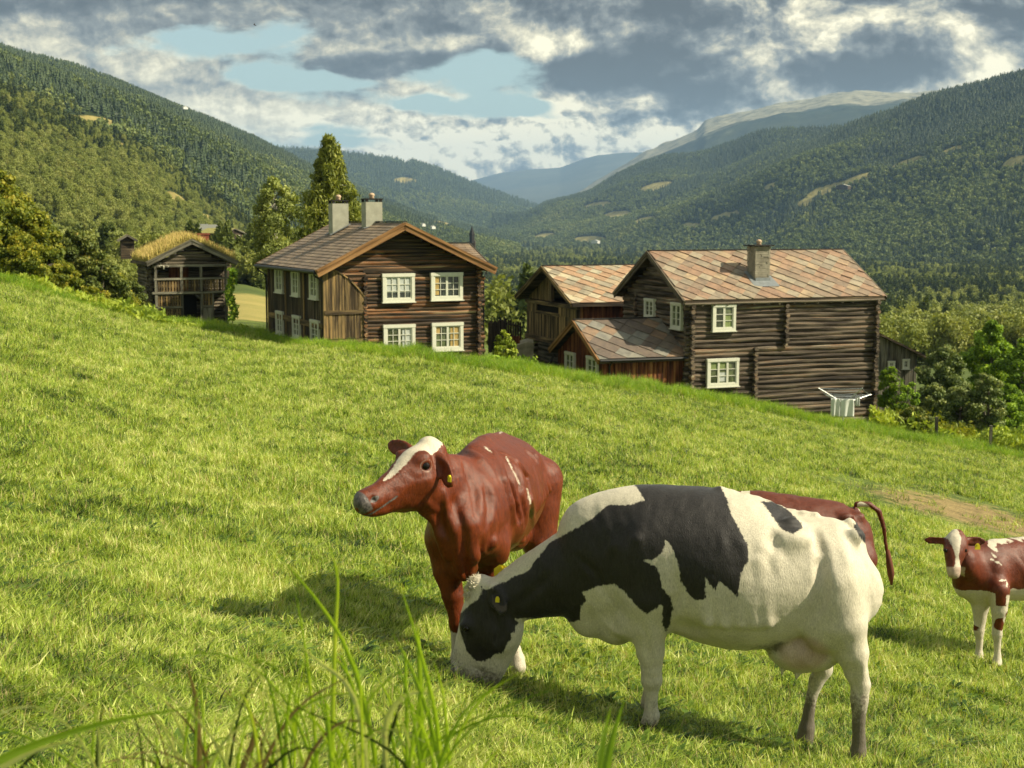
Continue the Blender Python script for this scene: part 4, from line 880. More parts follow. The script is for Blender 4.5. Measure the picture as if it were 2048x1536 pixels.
# ------------------------------------------------------------------ cattle: one continuous skin per animal, grown from a distance field
def smin(a, b, k):
    h = np.clip(.5 + .5 * (b - a) / k, 0, 1); return b * (1 - h) + a * h - k * h * (1 - h)
class Body:
    def __init__(s, lo, hi, vox):
        s.vox = vox; s.lo = np.array(lo, float); s.n = np.ceil((np.array(hi) - s.lo) / vox).astype(int) + 1
        s.D = np.full(s.n, 1., np.float32)
    def region(s, P, r):
        P = np.atleast_2d(P); a = np.maximum(((P.min(0) - r - s.lo) / s.vox).astype(int), 0); b = np.minimum(((P.max(0) + r - s.lo) / s.vox).astype(int) + 2, s.n)
        if (b <= a).any(): return None
        sl = tuple(slice(i, j) for i, j in zip(a, b)); g = [s.lo[k] + s.vox * np.arange(a[k], b[k]) for k in range(3)]
        return sl, np.stack(np.meshgrid(*g, indexing='ij'), -1)
    def add(s, d, sl, k):
        s.D[sl] = np.minimum(s.D[sl], d) if k <= 0 else smin(s.D[sl], d, k)
    def capsule(s, p, q, r0, r1, k=.03):
        p, q = np.array(p, float), np.array(q, float); rg = s.region([p, q], max(r0, r1) + k + .03)
        if rg is None: return
        sl, X_ = rg; v = q - p; t = np.clip(((X_ - p) @ v) / (v @ v + 1e-9), 0, 1); d = np.linalg.norm(X_ - p - t[..., None] * v, axis=-1) - (r0 + (r1 - r0) * t); s.add(d, sl, k)
    def chain(s, pts, k=.03, join=.012):
        """a limb: capsules blended with each other, then onto the body"""
        P = np.array([p[:3] for p in pts], float); r = [p[3] for p in pts]; rg = s.region(P, max(r) + k + .04)
        if rg is None: return
        sl, X_ = rg; D = None
        for i in range(len(P) - 1):
            v = P[i + 1] - P[i]; t = np.clip(((X_ - P[i]) @ v) / (v @ v + 1e-9), 0, 1); ts = t * t * (3 - 2 * t) * .5 + t * .5
            d = np.linalg.norm(X_ - P[i] - t[..., None] * v, axis=-1) - (r[i] + (r[i + 1] - r[i]) * ts); D = d if D is None else smin(D, d, join)
        s.add(D, sl, k)
    def ell(s, c, r, k=.04, R_=None, sub=False):
        c = np.array(c, float); r = np.array(r, float); rg = s.region([c], r.max() + k + .03)
        if rg is None: return
        sl, X_ = rg; q = X_ - c
        if R_ is not None: q = q @ np.array(R_)
        k0 = np.linalg.norm(q / r, axis=-1); k1 = np.linalg.norm(q / (r * r), axis=-1) + 1e-9; d = k0 * (k0 - 1) / k1
        if sub: s.D[sl] = -smin(-s.D[sl], d, k)
        else: s.add(d, sl, k)
    def hit(s, u, v):
        """skin point met first when looking along (u, v); used to place folds and bones"""
        d = ray(u, v); t = np.arange(7., 16., s.vox * .5)[:, None]; P_ = d * t; i = np.round((P_ - s.lo) / s.vox).astype(int); ok = ((i >= 0) & (i < s.n)).all(1); P_, i = P_[ok], i[ok]
        if not len(i): return None, None
        w = np.nonzero(s.D[i[:, 0], i[:, 1], i[:, 2]] < 0)[0]
        return (P_[w[0]], d / np.linalg.norm(d)) if len(w) else (None, None)
    def fold(s, px, r, depth, k=.02):
        """depth > 0 presses a groove into the skin, depth < 0 raises a ridge"""
        Q = []
        for u, v in px:
            P_, d = s.hit(u, v)
            if P_ is not None: Q.append(P_ - d * (r - depth) if depth > 0 else P_ + d * (r + depth))
        if not Q: return
        if len(Q) == 1: Q = Q * 2
        ts = np.linspace(0, len(Q) - 1, (len(Q) - 1) * 4 + 1); Q = np.array(Q); P = np.column_stack([np.interp(ts, range(len(Q)), Q[:, a]) for a in range(3)]); n = len(P); rr = r * (.45 + .55 * np.sin(np.pi * (np.arange(n) + .5) / n)) if n > 1 else [r]
        rg = s.region(P, r + k + .02)
        if rg is None: return
        sl, X_ = rg; D = None
        for i in range(n - 1):
            v = P[i + 1] - P[i]; t = np.clip(((X_ - P[i]) @ v) / (v @ v + 1e-9), 0, 1); d = np.linalg.norm(X_ - P[i] - t[..., None] * v, axis=-1) - (rr[i] + (rr[i + 1] - rr[i]) * t); D = d if D is None else np.minimum(D, d)
        if depth > 0: s.D[sl] = -smin(-s.D[sl], D, k)
        else: s.add(D, sl, k)
    def loft(s, st, side, k=.04, sq=2.0, subdiv=3):
        """stations (x,y,z, half size across the side axis, half size along it); side: lateral vector"""
        st = np.array(st, float); n = len(st); t = np.arange(n); tt = np.linspace(0, n - 1, (n - 1) * subdiv + 1)
        i = np.clip(tt.astype(int), 0, n - 2); f = (tt - i)[:, None]; g = lambda j: st[np.clip(j, 0, n - 1)]
        p0, p1, p2, p3 = g(i - 1), g(i), g(i + 1), g(i + 2); Q = .5 * (2 * p1 + (p2 - p0) * f + (2 * p0 - 5 * p1 + 4 * p2 - p3) * f * f + (3 * p1 - p0 - 3 * p2 + p3) * f ** 3)
        Q[:, 3:] = np.maximum(Q[:, 3:], .01); side = np.array(side, float); side /= np.linalg.norm(side)
        full = s.region(Q[:, :3], Q[:, 3:].max() + k + .03)[0]; best = np.full(s.n, 9., np.float32)
        for j in range(len(Q) - 1):
            a, b = Q[j, :3], Q[j + 1, :3]; v = b - a; L2 = v @ v
            if L2 < 1e-10: continue
            sl, X_ = s.region([a, b], max(Q[j, 3:].max(), Q[j + 1, 3:].max()) + .07 + k); X_ = X_.astype(np.float32)
            sd_ = side - v * (side @ v) / L2; sd_ /= np.linalg.norm(sd_); ax = v / math.sqrt(L2); up = np.cross(ax, sd_)
            q = X_ - a.astype(np.float32); t_ = np.clip((q @ v.astype(np.float32)) / np.float32(L2), 0, 1); ra = np.float32(Q[j, 3]) + np.float32(Q[j + 1, 3] - Q[j, 3]) * t_; rb = np.float32(Q[j, 4]) + np.float32(Q[j + 1, 4] - Q[j, 4]) * t_
            u_ = np.abs(q @ up.astype(np.float32)) / ra; w_ = np.abs(q @ sd_.astype(np.float32)) / rb; h_ = np.abs(q @ ax.astype(np.float32) - t_ * np.float32(math.sqrt(L2))) / (np.minimum(ra, rb) * np.float32(.8))
            k0 = np.sqrt(u_ * u_ + w_ * w_ + h_ * h_) if sq == 2.0 else (u_ ** sq + w_ ** sq + h_ ** sq) ** (1 / sq); k1 = np.sqrt((u_ / ra) ** 2 + (w_ / rb) ** 2 + (h_ / (np.minimum(ra, rb) * .8)) ** 2) + 1e-9
            best[sl] = np.minimum(best[sl], np.where(k0 < 1e-6, -np.minimum(ra, rb), k0 * (k0 - 1) / k1))
        sl = full; best = best[sl]
        s.add(best, sl, k)
    def surface(s, name, mat, parent=None, attrs=None, relax=2, lump=.020):
        D = s.D.copy()
        for ax in range(3):      # light blur removes the facets left by the stations
            D = (np.roll(D, 1, ax) + 2 * D + np.roll(D, -1, ax)) / 4
        ins = D < 0; n0, n1, n2 = s.n; c = np.zeros((n0 - 1, n1 - 1, n2 - 1), np.int8)
        for i in (0, 1):
            for j in (0, 1):
                for k in (0, 1): c += ins[i:n0 - 1 + i, j:n1 - 1 + j, k:n2 - 1 + k]
        act = (c > 0) & (c < 8); I = np.argwhere(act); idx = np.full(act.shape, -1, np.int64); idx[act] = np.arange(len(I)); acc = np.zeros((len(I), 3)); cnt = np.zeros(len(I))
        off = [(i, j, k) for i in (0, 1) for j in (0, 1) for k in (0, 1)]
        for a in off:
            for ax in range(3):
                if a[ax]: continue
                b = list(a); b[ax] = 1; da = D[I[:, 0] + a[0], I[:, 1] + a[1], I[:, 2] + a[2]]; db = D[I[:, 0] + b[0], I[:, 1] + b[1], I[:, 2] + b[2]]
                m_ = (da < 0) != (db < 0); t = np.where(m_, da / (da - db + 1e-12), 0); p = np.array(a, float) + np.zeros((len(I), 3)); p[:, ax] += t; acc[m_] += p[m_]; cnt += m_
        Vv = s.lo + (I + acc / cnt[:, None]) * s.vox; quads = []
        for ax in range(3):
            o1, o2 = [q for q in range(3) if q != ax]; sh = [slice(None)] * 3; A = ins; sa = [slice(0, -1) if q == ax else slice(1, -1) for q in range(3)]; sb = [slice(1, None) if q == ax else slice(1, -1) for q in range(3)]
            ch = A[tuple(sa)] != A[tuple(sb)]; e = np.argwhere(ch)
            if not len(e): continue
            first = A[tuple(sa)][ch]; e = e.copy(); e[:, o1] += 1; e[:, o2] += 1
            def cell(d1, d2): q = e.copy(); q[:, o1] -= d1; q[:, o2] -= d2; return idx[q[:, 0], q[:, 1], q[:, 2]]
            qd = np.stack([cell(0, 0), cell(1, 0), cell(1, 1), cell(0, 1)], 1); flip = first ^ (ax == 1); qd[flip] = qd[flip][:, ::-1]; quads.append(qd[(qd >= 0).all(1)])
        Q = np.concatenate(quads)[:, ::-1]
        for _ in range(relax):
            S_ = np.zeros_like(Vv); N_ = np.zeros(len(Vv))
            for a, b in ((0, 1), (1, 2), (2, 3), (3, 0)):
                np.add.at(S_, Q[:, a], Vv[Q[:, b]]); np.add.at(S_, Q[:, b], Vv[Q[:, a]]); np.add.at(N_, Q[:, a], 1); np.add.at(N_, Q[:, b], 1)
            Vv = Vv * .5 + S_ / N_[:, None] * .5
        fn = np.cross(Vv[Q[:, 2]] - Vv[Q[:, 0]], Vv[Q[:, 3]] - Vv[Q[:, 1]]); N_ = np.zeros_like(Vv)
        for a in range(4): np.add.at(N_, Q[:, a], fn)
        N_ /= np.linalg.norm(N_, axis=1)[:, None] + 1e-12
        def n3(f, sd): return (vnoise(Vv[:, 0] * f + Vv[:, 2] * f * .6 + 50, Vv[:, 1] * f + 50, sd, 3) + vnoise(Vv[:, 2] * f + 60, (Vv[:, 0] - Vv[:, 1]) * f * .7 + 50, sd + 5, 3) - 1)
        Vv = Vv + N_ * (n3(5., 3) * lump + n3(14., 9) * lump * .45)[:, None]      # muscle and skin unevenness
        base = np.array(parent.location) if parent else np.zeros(3)
        return mesh_obj(name, Vv - base, Q.astype(np.int32), mat, parent, True, attrs=attrs(Vv) if attrs else None)
def poly_sd(P, poly):
    """signed distance (inside positive) of picture points to a closed outline"""
    poly = np.array(poly, float); x_, y_ = P[:, 0], P[:, 1]; ins = np.zeros(len(P), bool); best = np.full(len(P), 1e9); n = len(poly)
    for i in range(n):
        a, b = poly[i], poly[(i + 1) % n]; v = b - a; t = np.clip(((P - a) @ v) / (v @ v + 1e-9), 0, 1); best = np.minimum(best, np.linalg.norm(P - a - t[:, None] * v, axis=1))
        if a[1] != b[1]: c = (a[1] > y_) != (b[1] > y_); ins ^= c & (x_ < (b[0] - a[0]) * (y_ - a[1]) / (b[1] - a[1]) + a[0])
    return np.where(ins, best, -best)
def coat(name, dark, dark2, white=(.60, .55, .42), gloss=.45, sheen=.3, spec=.32):
    """'marking' >0 where the coat is dark; 'skin', 'dirt', 'hoof' masks painted on the body"""
    m, nt, p, o = new_mat(name); P = objco(nt); mk = attr(nt, 'marking', 'Fac'); x, y, z = sep(nt, P)
    hair = noise(nt, vec(nt, x * 70., y * 70., z * 20.), 1., 5, .7, .6); n2 = noise(nt, P, 6., 4, .6); n3 = noise(nt, P, 55., 3, .6); n4 = noise(nt, vec(nt, x * 190., y * 190., z * 55.), 1., 3, .7, .4)
    f = (mk + (n3 - .5) * .018 + (noise(nt, vec(nt, x * 90., y * 90., z * 30.), 1., 2, .5) - .5) * .022).ss(-.004, .006)
    dk = ramp(nt, hair * .75 + n2 * .25, [(.3, dark), (.7, dark2)]); wh = ramp(nt, hair * .55 + n2 * .45, [(.28, tuple(q * .66 for q in white)), (.5, tuple(q * .9 for q in white)), (.72, white)])
    c = mix(nt, f, wh, dk)
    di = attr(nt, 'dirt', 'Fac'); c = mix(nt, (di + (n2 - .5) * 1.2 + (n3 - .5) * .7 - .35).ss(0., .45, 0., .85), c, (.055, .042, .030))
    sk = attr(nt, 'skin', 'Fac'); c = mix(nt, sk.ss(.35, .65), c, ramp(nt, n2, [(.3, (.36, .26, .20)), (.7, (.54, .43, .33))]))
    ho = attr(nt, 'hoof', 'Fac'); c = mix(nt, ho.ss(.45, .6), c, (.03, .026, .022)); mz = attr(nt, 'muzzle', 'Fac'); c = mix(nt, (mz + (n2 - .5) * .3).ss(.4, .6), c, ramp(nt, n3, [(.3, (.035, .032, .035)), (.7, (.16, .14, .13))]))
    c = mix(nt, 1., c, ramp(nt, n4, [(.25, (.70,) * 3), (.5, (1.,) * 3), (.75, (1.27,) * 3)]), 'MULTIPLY')
    setc(nt, p, 'Base Color', c); setc(nt, p, 'Roughness', gloss); setc(nt, p, 'Specular IOR Level', spec); setc(nt, p, 'Sheen Weight', sheen); setc(nt, p, 'Sheen Roughness', .4)
    bump(nt, p, hair * .5 + n4 * .5, .6, .010); return m
M_eye = plain("wet_dark_eye", (.010, .007, .006), .06, .1); M_tag = plain("yellow_ear_tag", (.60, .50, .02), .5, .05); M_tail = plain("tail_hair", (.12, .04, .02), .8, .3)
def eye(parent, P_, r, name='eye'):
    m = MB(); n = 10; v = []; P_ = np.array(P_) - np.array(parent.location)
    for i in range(n + 1):
        for k in range(14): a, b_ = math.pi * i / n, 2 * math.pi * k / 14; v.append(P_ + r * np.array([math.sin(a) * math.cos(b_), math.sin(a) * math.sin(b_), math.cos(a)]))
    m.add(v, [[i * 14 + k, i * 14 + (k + 1) % 14, (i + 1) * 14 + (k + 1) % 14, (i + 1) * 14 + k] for i in range(n) for k in range(14)]); return m.build(name, M_eye, parent, True)
def ear_tag(parent, P_, nrm, up, w=.030, h=.042):
    P_ = np.array(P_) - np.array(parent.location); nrm = np.array(nrm, float); nrm /= np.linalg.norm(nrm); up = np.array(up, float); up -= nrm * (up @ nrm); up /= np.linalg.norm(up); s_ = np.cross(nrm, up); m = MB(); pr = [(-.35, 1), (.35, 1), (1, .3), (1, -1), (-1, -1), (-1, .3)]; v = []
    for t in (-.002, .002):
        for a, b in pr: v.append(P_ + s_ * a * w + up * b * h + nrm * t)
    m.add(v, [[0, 1, 2, 3, 4, 5], [11, 10, 9, 8, 7, 6]] + [[i, 6 + i, 6 + (i + 1) % 6, (i + 1) % 6] for i in range(6)])
    m.tube([P_ + nrm * -.006 + up * h * .55, P_ + nrm * .010 + up * h * .55], .008, 8); return m.build('ear_tag', M_tag, parent)
def ear(B_, base, tip, r, face, thick=.014, k=.018):
    """cupped leaf shaped ear from base to tip; face: direction the hollow looks at"""
    base, tip, face = map(lambda q: np.array(q, float), (base, tip, face)); v = tip - base; L = np.linalg.norm(v); v = v / L; face = face - v * (face @ v); face /= np.linalg.norm(face); s_ = np.cross(v, face); R_ = np.stack([v, s_, face], 1); c = base + v * L * .55
    B_.ell(c, (L * .52, r, thick * 1.6), k, R_); B_.capsule(base, base + v * L * .3, r * .45, r * .5, .03); B_.ell(c + face * thick * 1.3, (L * .42, r * .74, thick * 1.15), .008, R_, sub=True)

# ---- 1. the black and white cow, grazing in front, seen from its left flank
def bw(u, v, off=0.):
    """point of the animal's mid plane seen at (u, v), moved sideways by off towards the viewer"""
    # mid plane through (x, 8.32 - .17 x')
    n = np.array([.14, 1., 0]); c0 = np.array([1.45, 8.30, 0]); d = ray(u, v); t = (c0 @ n) / (d @ n); P_ = d * t; nn = n / np.linalg.norm(n); return P_ - nn * off
SB = np.array([.14, 1., 0]); SB /= np.linalg.norm(SB); AB = np.array([1., -.14, 0]); AB /= np.linalg.norm(AB)
b_ = Body((-.62, 7.45, -3.35), (2.35, 8.98, -1.35), .0115)
def st(u, t, b, w): P_ = bw(u, (t + b) / 2); return (*P_, (b - t) / 2 / F * P_[1] * .985, w)
b_.loft([st(1704, 1075, 1190, .10), st(1696, 1046, 1240, .19), st(1676, 1033, 1272, .25), st(1642, 1027, 1285, .285), st(1600, 1024, 1272, .32), st(1550, 1010, 1292, .36), st(1500, 992, 1308, .395), st(1450, 975, 1300, .40), st(1400, 967, 1283, .38), st(1350, 963, 1262, .345), st(1300, 963, 1250, .295), st(1250, 968, 1258, .25), st(1205, 990, 1276, .205), st(1168, 1028, 1266, .165), st(1130, 1060, 1246, .14), st(1100, 1083, 1241, .125), st(1062, 1108, 1243, .108), st(1022, 1136, 1246, .10), st(990, 1158, 1240, .09)], SB, k=0)
# dewlap and brisket
b_.ell(bw(1232, 1246), (.14, .12, .14), .06); b_.ell(bw(1180, 1238), (.12, .07, .12), .05); b_.ell(bw(1262, 1228, .10), (.09, .10, .13), .05)
# head, nearly upright with the muzzle in the grass
def hs(u0, u1, v, w): P_ = bw((u0 + u1) / 2, v); return (*P_, (u1 - u0) / 2 / F * P_[1], w)
b_.loft([hs(944, 984, 1168, .065), hs(931, 1012, 1188, .095), hs(921, 1040, 1218, .108), hs(916.5, 1050, 1248, .115), hs(912, 1040, 1276, .102), hs(905, 1026, 1304, .088), hs(899, 1010, 1332, .078), hs(897, 1000, 1352, .073), hs(904, 988, 1372, .060)], SB, k=.03, sq=2.2)
b_.ell(bw(958, 1166), (.06, .07, .05), .03)
for s_ in (1, -1):
    b_.ell(bw(938, 1243, s_ * .098), (.045, .03, .035), .03); b_.ell(bw(1000, 1268, s_ * .075), (.10, .035, .09), .05); b_.ell(bw(909, 1335, s_ * .055), (.030, .035, .035), .02)
    b_.ell(bw(905, 1338, s_ * .042), (.012, .02, .012), .01, sub=True); b_.ell(bw(939, 1246, s_ * .125), (.018, .016, .013), .01, sub=True)
ear(b_, bw(988, 1166, .09), bw(1014, 1216, .15), .056, (-.1, -1, .12)); ear(b_, bw(985, 1168, -.085), bw(1000, 1155, -.22), .05, (-.6, -.4, .3))
# shoulder, ribs, hip, pin, flank hollow
b_.ell(bw(1300, 1120, .20), (.16, .11, .30), .10); b_.ell(bw(1300, 1120, -.20), (.16, .11, .30), .10)
for s_ in (1, -1):
    b_.ell(bw(1585, 1060, s_ * .235), (.085, .05, .045), .09); b_.ell(bw(1706, 1064, s_ * .12), (.05, .04, .05), .05); b_.ell(bw(1532, 1085, s_ * .47), (.10, .07, .09), .14, sub=True); b_.ell(bw(1655, 1066, s_ * .44), (.09, .06, .09), .12, sub=True)
    b_.ell(bw(1650, 1160, s_ * .17), (.17, .12, .25), .08); b_.ell(bw(1640, 1240, s_ * .19), (.11, .085, .14), .06)
    for i, uu_ in enumerate((1400, 1432, 1462, 1490, 1516)): b_.capsule(bw(uu_ - 4, 1095, s_ * (.322 + .004 * i)), bw(uu_ + 16, 1215, s_ * (.350 - .003 * i)), .024, .024, .045)
for i in range(9): b_.ell(bw(1440 + i * 24, np.interp(1440 + i * 24, (1430, 1480, 1530, 1580, 1650), (974, 988, 1004, 1021, 1029))), (.030, .025, .012), .03)
b_.ell(bw(1375, 1240, .30), (.09, .07, .06), .07, sub=True)
# udder and teats
b_.ell(bw(1602, 1294, .02), (.215, .18, .142), .022); b_.ell(bw(1630, 1290, .06), (.15, .14, .13), .03)
for u_, v_, o in ((1562, 1330, .09), (1592, 1336, .10), (1572, 1326, -.06), (1603, 1330, -.05)): b_.capsule(bw(u_, v_, o), bw(u_ - 1, v_ + 18, o), .017, .012, .014)
def q_(u, v, o, r): return (*bw(u, v, o), r)
b_.chain([q_(1302, 1180, .19, .13), q_(1300, 1235, .17, .105), q_(1304, 1285, .155, .083), q_(1305, 1326, .15, .060), q_(1306, 1344, .15, .063), q_(1305, 1368, .15, .040), q_(1304, 1398, .15, .039), q_(1305, 1414, .15, .047), q_(1301, 1428, .155, .048), q_(1298, 1441, .16, .056)], .07)
b_.chain([q_(1290, 1180, -.17, .12), q_(1282, 1235, -.15, .09), q_(1276, 1268, -.14, .070), q_(1286, 1306, -.14, .055), q_(1290, 1322, -.14, .056), q_(1296, 1345, -.14, .036), q_(1300, 1372, -.14, .036), q_(1298, 1398, -.14, .046), q_(1294, 1424, -.14, .052)], .06)
b_.chain([q_(1665, 1150, .18, .16), q_(1680, 1225, .19, .145), q_(1698, 1285, .18, .095), q_(1706, 1325, .17, .068), q_(1716, 1352, .165, .058), q_(1713, 1378, .165, .054), q_(1712, 1420, .165, .038), q_(1712, 1462, .165, .038), q_(1711, 1482, .165, .047), q_(1706, 1500, .17, .047), q_(1703, 1517, .175, .057)], .06)
b_.chain([q_(1672, 1180, -.17, .16), q_(1655, 1255, -.17, .12), q_(1640, 1305, -.17, .085), q_(1650, 1336, -.17, .062), q_(1652, 1356, -.17, .056), q_(1637, 1378, -.17, .048), q_(1627, 1412, -.17, .037), q_(1622, 1442, -.17, .038), q_(1618, 1474, -.17, .047), q_(1613, 1500, -.17, .056)], .05)
b_.chain([q_(1700, 1046, -.02, .03), q_(1722, 1075, -.04, .030), q_(1728, 1130, -.05, .026), q_(1724, 1200, -.05, .020), q_(1722, 1260, -.05, .020)], .03)
for px, r, dp in [([(1606, 1262), (1634, 1215), (1648, 1150), (1646, 1090)], .06, .018), ([(1345, 1130), (1352, 1190), (1338, 1240)], .045, .016), ([(1300, 1005), (1278, 1080), (1262, 1160)], .06, -.016), ([(1178, 1212), (1180, 1245), (1177, 1278)], .012, .011), ([(1205, 1235), (1232, 1262), (1262, 1268)], .02, -.008),
        ([(1578, 1050)], .05, -.022), ([(1560, 1050), (1585, 1046), (1612, 1052)], .035, -.014), ([(1528, 1035), (1545, 1100), (1560, 1150)], .04, -.014), ([(1498, 1020), (1520, 1095), (1530, 1150)], .03, -.010), ([(1462, 1010), (1482, 1090), (1492, 1160)], .03, -.009), ([(1425, 1010), (1445, 1090), (1455, 1170)], .03, -.008), ([(1545, 1060), (1552, 1110)], .04, .012),
        ([(1630, 1052), (1644, 1110), (1640, 1170)], .045, .012), ([(1668, 1060), (1690, 1130), (1700, 1200)], .06, -.014), ([(1702, 1330), (1708, 1375)], .016, .010), ([(1722, 1300), (1726, 1350)], .020, -.012), ([(1297, 1345), (1312, 1342)], .030, -.010), ([(1290, 1260), (1296, 1320)], .022, .008), ([(1590, 1285), (1600, 1312), (1612, 1330)], .011, -.008), ([(1575, 1300), (1582, 1325)], .010, -.006),
        ([(1490, 1308), (1540, 1296), (1590, 1270)], .022, -.010), ([(1250, 1010), (1232, 1090), (1180, 1180)], .05, -.010), ([(1150, 1110), (1190, 1150), (1215, 1200)], .03, .010), ([(1100, 1150), (1060, 1190), (1030, 1215)], .03, .009),
        ([(988, 1225), (1000, 1262), (990, 1295)], .028, .010), ([(960, 1235), (955, 1275), (940, 1310)], .022, -.008), ([(930, 1238), (945, 1232)], .012, -.008), ([(925, 1262), (922, 1300)], .02, .006), ([(945, 1336), (962, 1340), (980, 1350)], .009, .008), ([(906, 1338)], .014, .012)]: b_.fold(px, r, dp)
Z5 = lambda L_: [(1100 + .401 * x_, 920 + .401 * y_) for x_, y_ in L_]; ZH = lambda L_: [(860 + .1693 * x_, 1120 + .1693 * y_) for x_, y_ in L_]
POLY_B = [Z5([(400, 100), (600, 80), (835, 95), (880, 190), (905, 270), (945, 345), (985, 420), (992, 500), (965, 540), (945, 600), (940, 690), (890, 640), (845, 605), (822, 655), (775, 585), (778, 695), (725, 700), (690, 670), (650, 600), (640, 520), (605, 430), (575, 400), (565, 455), (520, 495), (465, 500), (530, 530), (558, 600), (560, 640), (600, 680), (615, 740), (600, 820), (580, 860), (560, 820), (560, 720), (530, 740), (485, 768), (440, 740), (400, 690), (350, 640), (320, 620), (240, 630), (160, 660), (185, 700), (155, 730), (150, 800), (110, 810), (-20, 810)])
  + ZH([(1290, 745), (1230, 690), (1010, 695), (1050, 740), (1010, 790), (1020, 840), (960, 870), (970, 920), (900, 1000), (870, 1100), (780, 1110), (700, 1170), (600, 1200), (540, 1190), (490, 1140), (430, 1080), (400, 980), (370, 900), (345, 800), (330, 650), (420, 570), (500, 500), (560, 470), (600, 400), (610, 350), (600, 300), (640, 340), (700, 345), (760, 300), (880, 260), (980, 200), (1150, 140), (1190, 90), (1210, 40)]) + Z5([(0, 410), (130, 340), (200, 300), (290, 220), (380, 225), (470, 200), (440, 150)]),
  Z5([(1045, 205), (1110, 205), (1180, 240), (1250, 310), (1260, 340), (1215, 370), (1160, 350), (1120, 300), (1080, 240)]), Z5([(1510, 320), (1550, 315), (1590, 360), (1640, 430), (1625, 500), (1580, 430), (1540, 380)])]
def attrs_bw(V_):
    c0 = np.array([1.45, 8.30, 0]); off = -((V_ - c0) @ SB); W_ = V_.copy(); far_ = off < 0; W_[far_] += 2 * off[far_][:, None] * SB   # the far flank carries the same pattern
    px = project(W_); pxt = px.copy(); u, v = px.T; dpx = np.max([poly_sd(px, P_) for P_ in POLY_B], 0) / F * 8.2
    gz = zg(V_[:, 0], V_[:, 1]); h = V_[:, 2] - gz; leg = (v > 1310)
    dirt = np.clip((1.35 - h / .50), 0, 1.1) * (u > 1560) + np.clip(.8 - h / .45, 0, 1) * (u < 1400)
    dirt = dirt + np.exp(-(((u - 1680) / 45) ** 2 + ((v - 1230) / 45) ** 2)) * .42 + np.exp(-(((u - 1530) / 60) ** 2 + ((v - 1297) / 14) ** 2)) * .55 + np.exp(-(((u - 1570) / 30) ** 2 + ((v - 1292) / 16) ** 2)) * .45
    sk = np.exp(-(((u - 1608) / 62) ** 2 + ((v - 1308) / 42) ** 2) * 1.1) * ((u - 1660) / 10 < 1) ; sk = np.where(h < .36, 0, sk)
    ho = np.clip(1.5 - (h - .005) / .045, 0, 1) * (np.abs(u - 940) > 90); mz = np.clip(1 - ((u - 903) / 10) ** 2 - ((v - 1338) / 16) ** 2, 0, 1) * .9
    ehole = np.exp(-(((u - 1003) / 12) ** 2 + ((v - 1195) / 20) ** 2)); mk = dpx; off2 = off; er = np.sqrt(((u - 1004) / 17) ** 2 + ((v - 1192) / 25) ** 2); dirt = dirt + np.where((off2 > .115) & (er > .78) & (er < 1.3), .8, 0)
    return [('marking', 'FLOAT', np.clip(mk, -.2, .2)), ('dirt', 'FLOAT', dirt), ('skin', 'FLOAT', sk), ('hoof', 'FLOAT', ho), ('muzzle', 'FLOAT', mz)]
g0 = bw(1500, 1430); g0[2] = float(zg(g0[0], g0[1])); cowB = empty("cow", g0, 0, "big black and white cow grazing head down in the foreground", "cow")
M_bw = coat("black_and_white_coat", (.007, .006, .0065), (.026, .023, .022), (.60, .55, .43), .5, .12)
b_.surface("body", M_bw, cowB, attrs_bw, lump=.010); eye(cowB, bw(939, 1246, .112), .021); ear_tag(cowB, bw(1002, 1186, .150), (-.3, -1, .2), (0, 0, 1), .013, .018); ear_tag(cowB, bw(994, 1157, -.20), (-.2, -1, .1), (0, 0, 1), .05, .035)
# tuft of curly hair on the poll
def hair(name, parent, cs, n, L, mat, seed, w=.0022, dirv=None):
    rg = np.random.default_rng(seed); V_, F_ = [], []; base = np.array(parent.location)
    for (c, r) in cs:
        for i in range(n):
            d = rg.normal(size=3); d /= np.linalg.norm(d); p = np.array(c) + d * np.array(r); dv = d + (np.array(dirv) if dirv is not None else 0) + rg.normal(0, .35, 3); dv /= np.linalg.norm(dv); s_ = np.cross(dv, rg.normal(size=3)); s_ /= np.linalg.norm(s_); l = L * rg.uniform(.5, 1.2); bend = rg.normal(0, .3, 3) * l; o_ = len(V_)
            V_ += [p - s_ * w - base, p + s_ * w - base, p + dv * l * .5 + bend * .3 + s_ * w * .7 - base, p + dv * l * .5 + bend * .3 - s_ * w * .7 - base, p + dv * l + bend - base]; F_ += [[o_, o_ + 1, o_ + 2, o_ + 3], [o_ + 3, o_ + 2, o_ + 4]]
    return mesh_obj(name, V_, F_, mat, parent)
M_hairw = plain("cream_hair", (.55, .50, .38), .7, .2, 20.); M_hairk = plain("black_hair", (.02, .018, .018), .7, .2, 20.); M_hairr = plain("red_hair", (.22, .06, .02), .7, .2, 20.)
hair("poll_hair", cowB, [(bw(953, 1168), (.05, .075, .05)), (bw(941, 1186), (.035, .07, .06))], 900, .018, M_hairw, 3, dirv=(-.3, 0, .1))

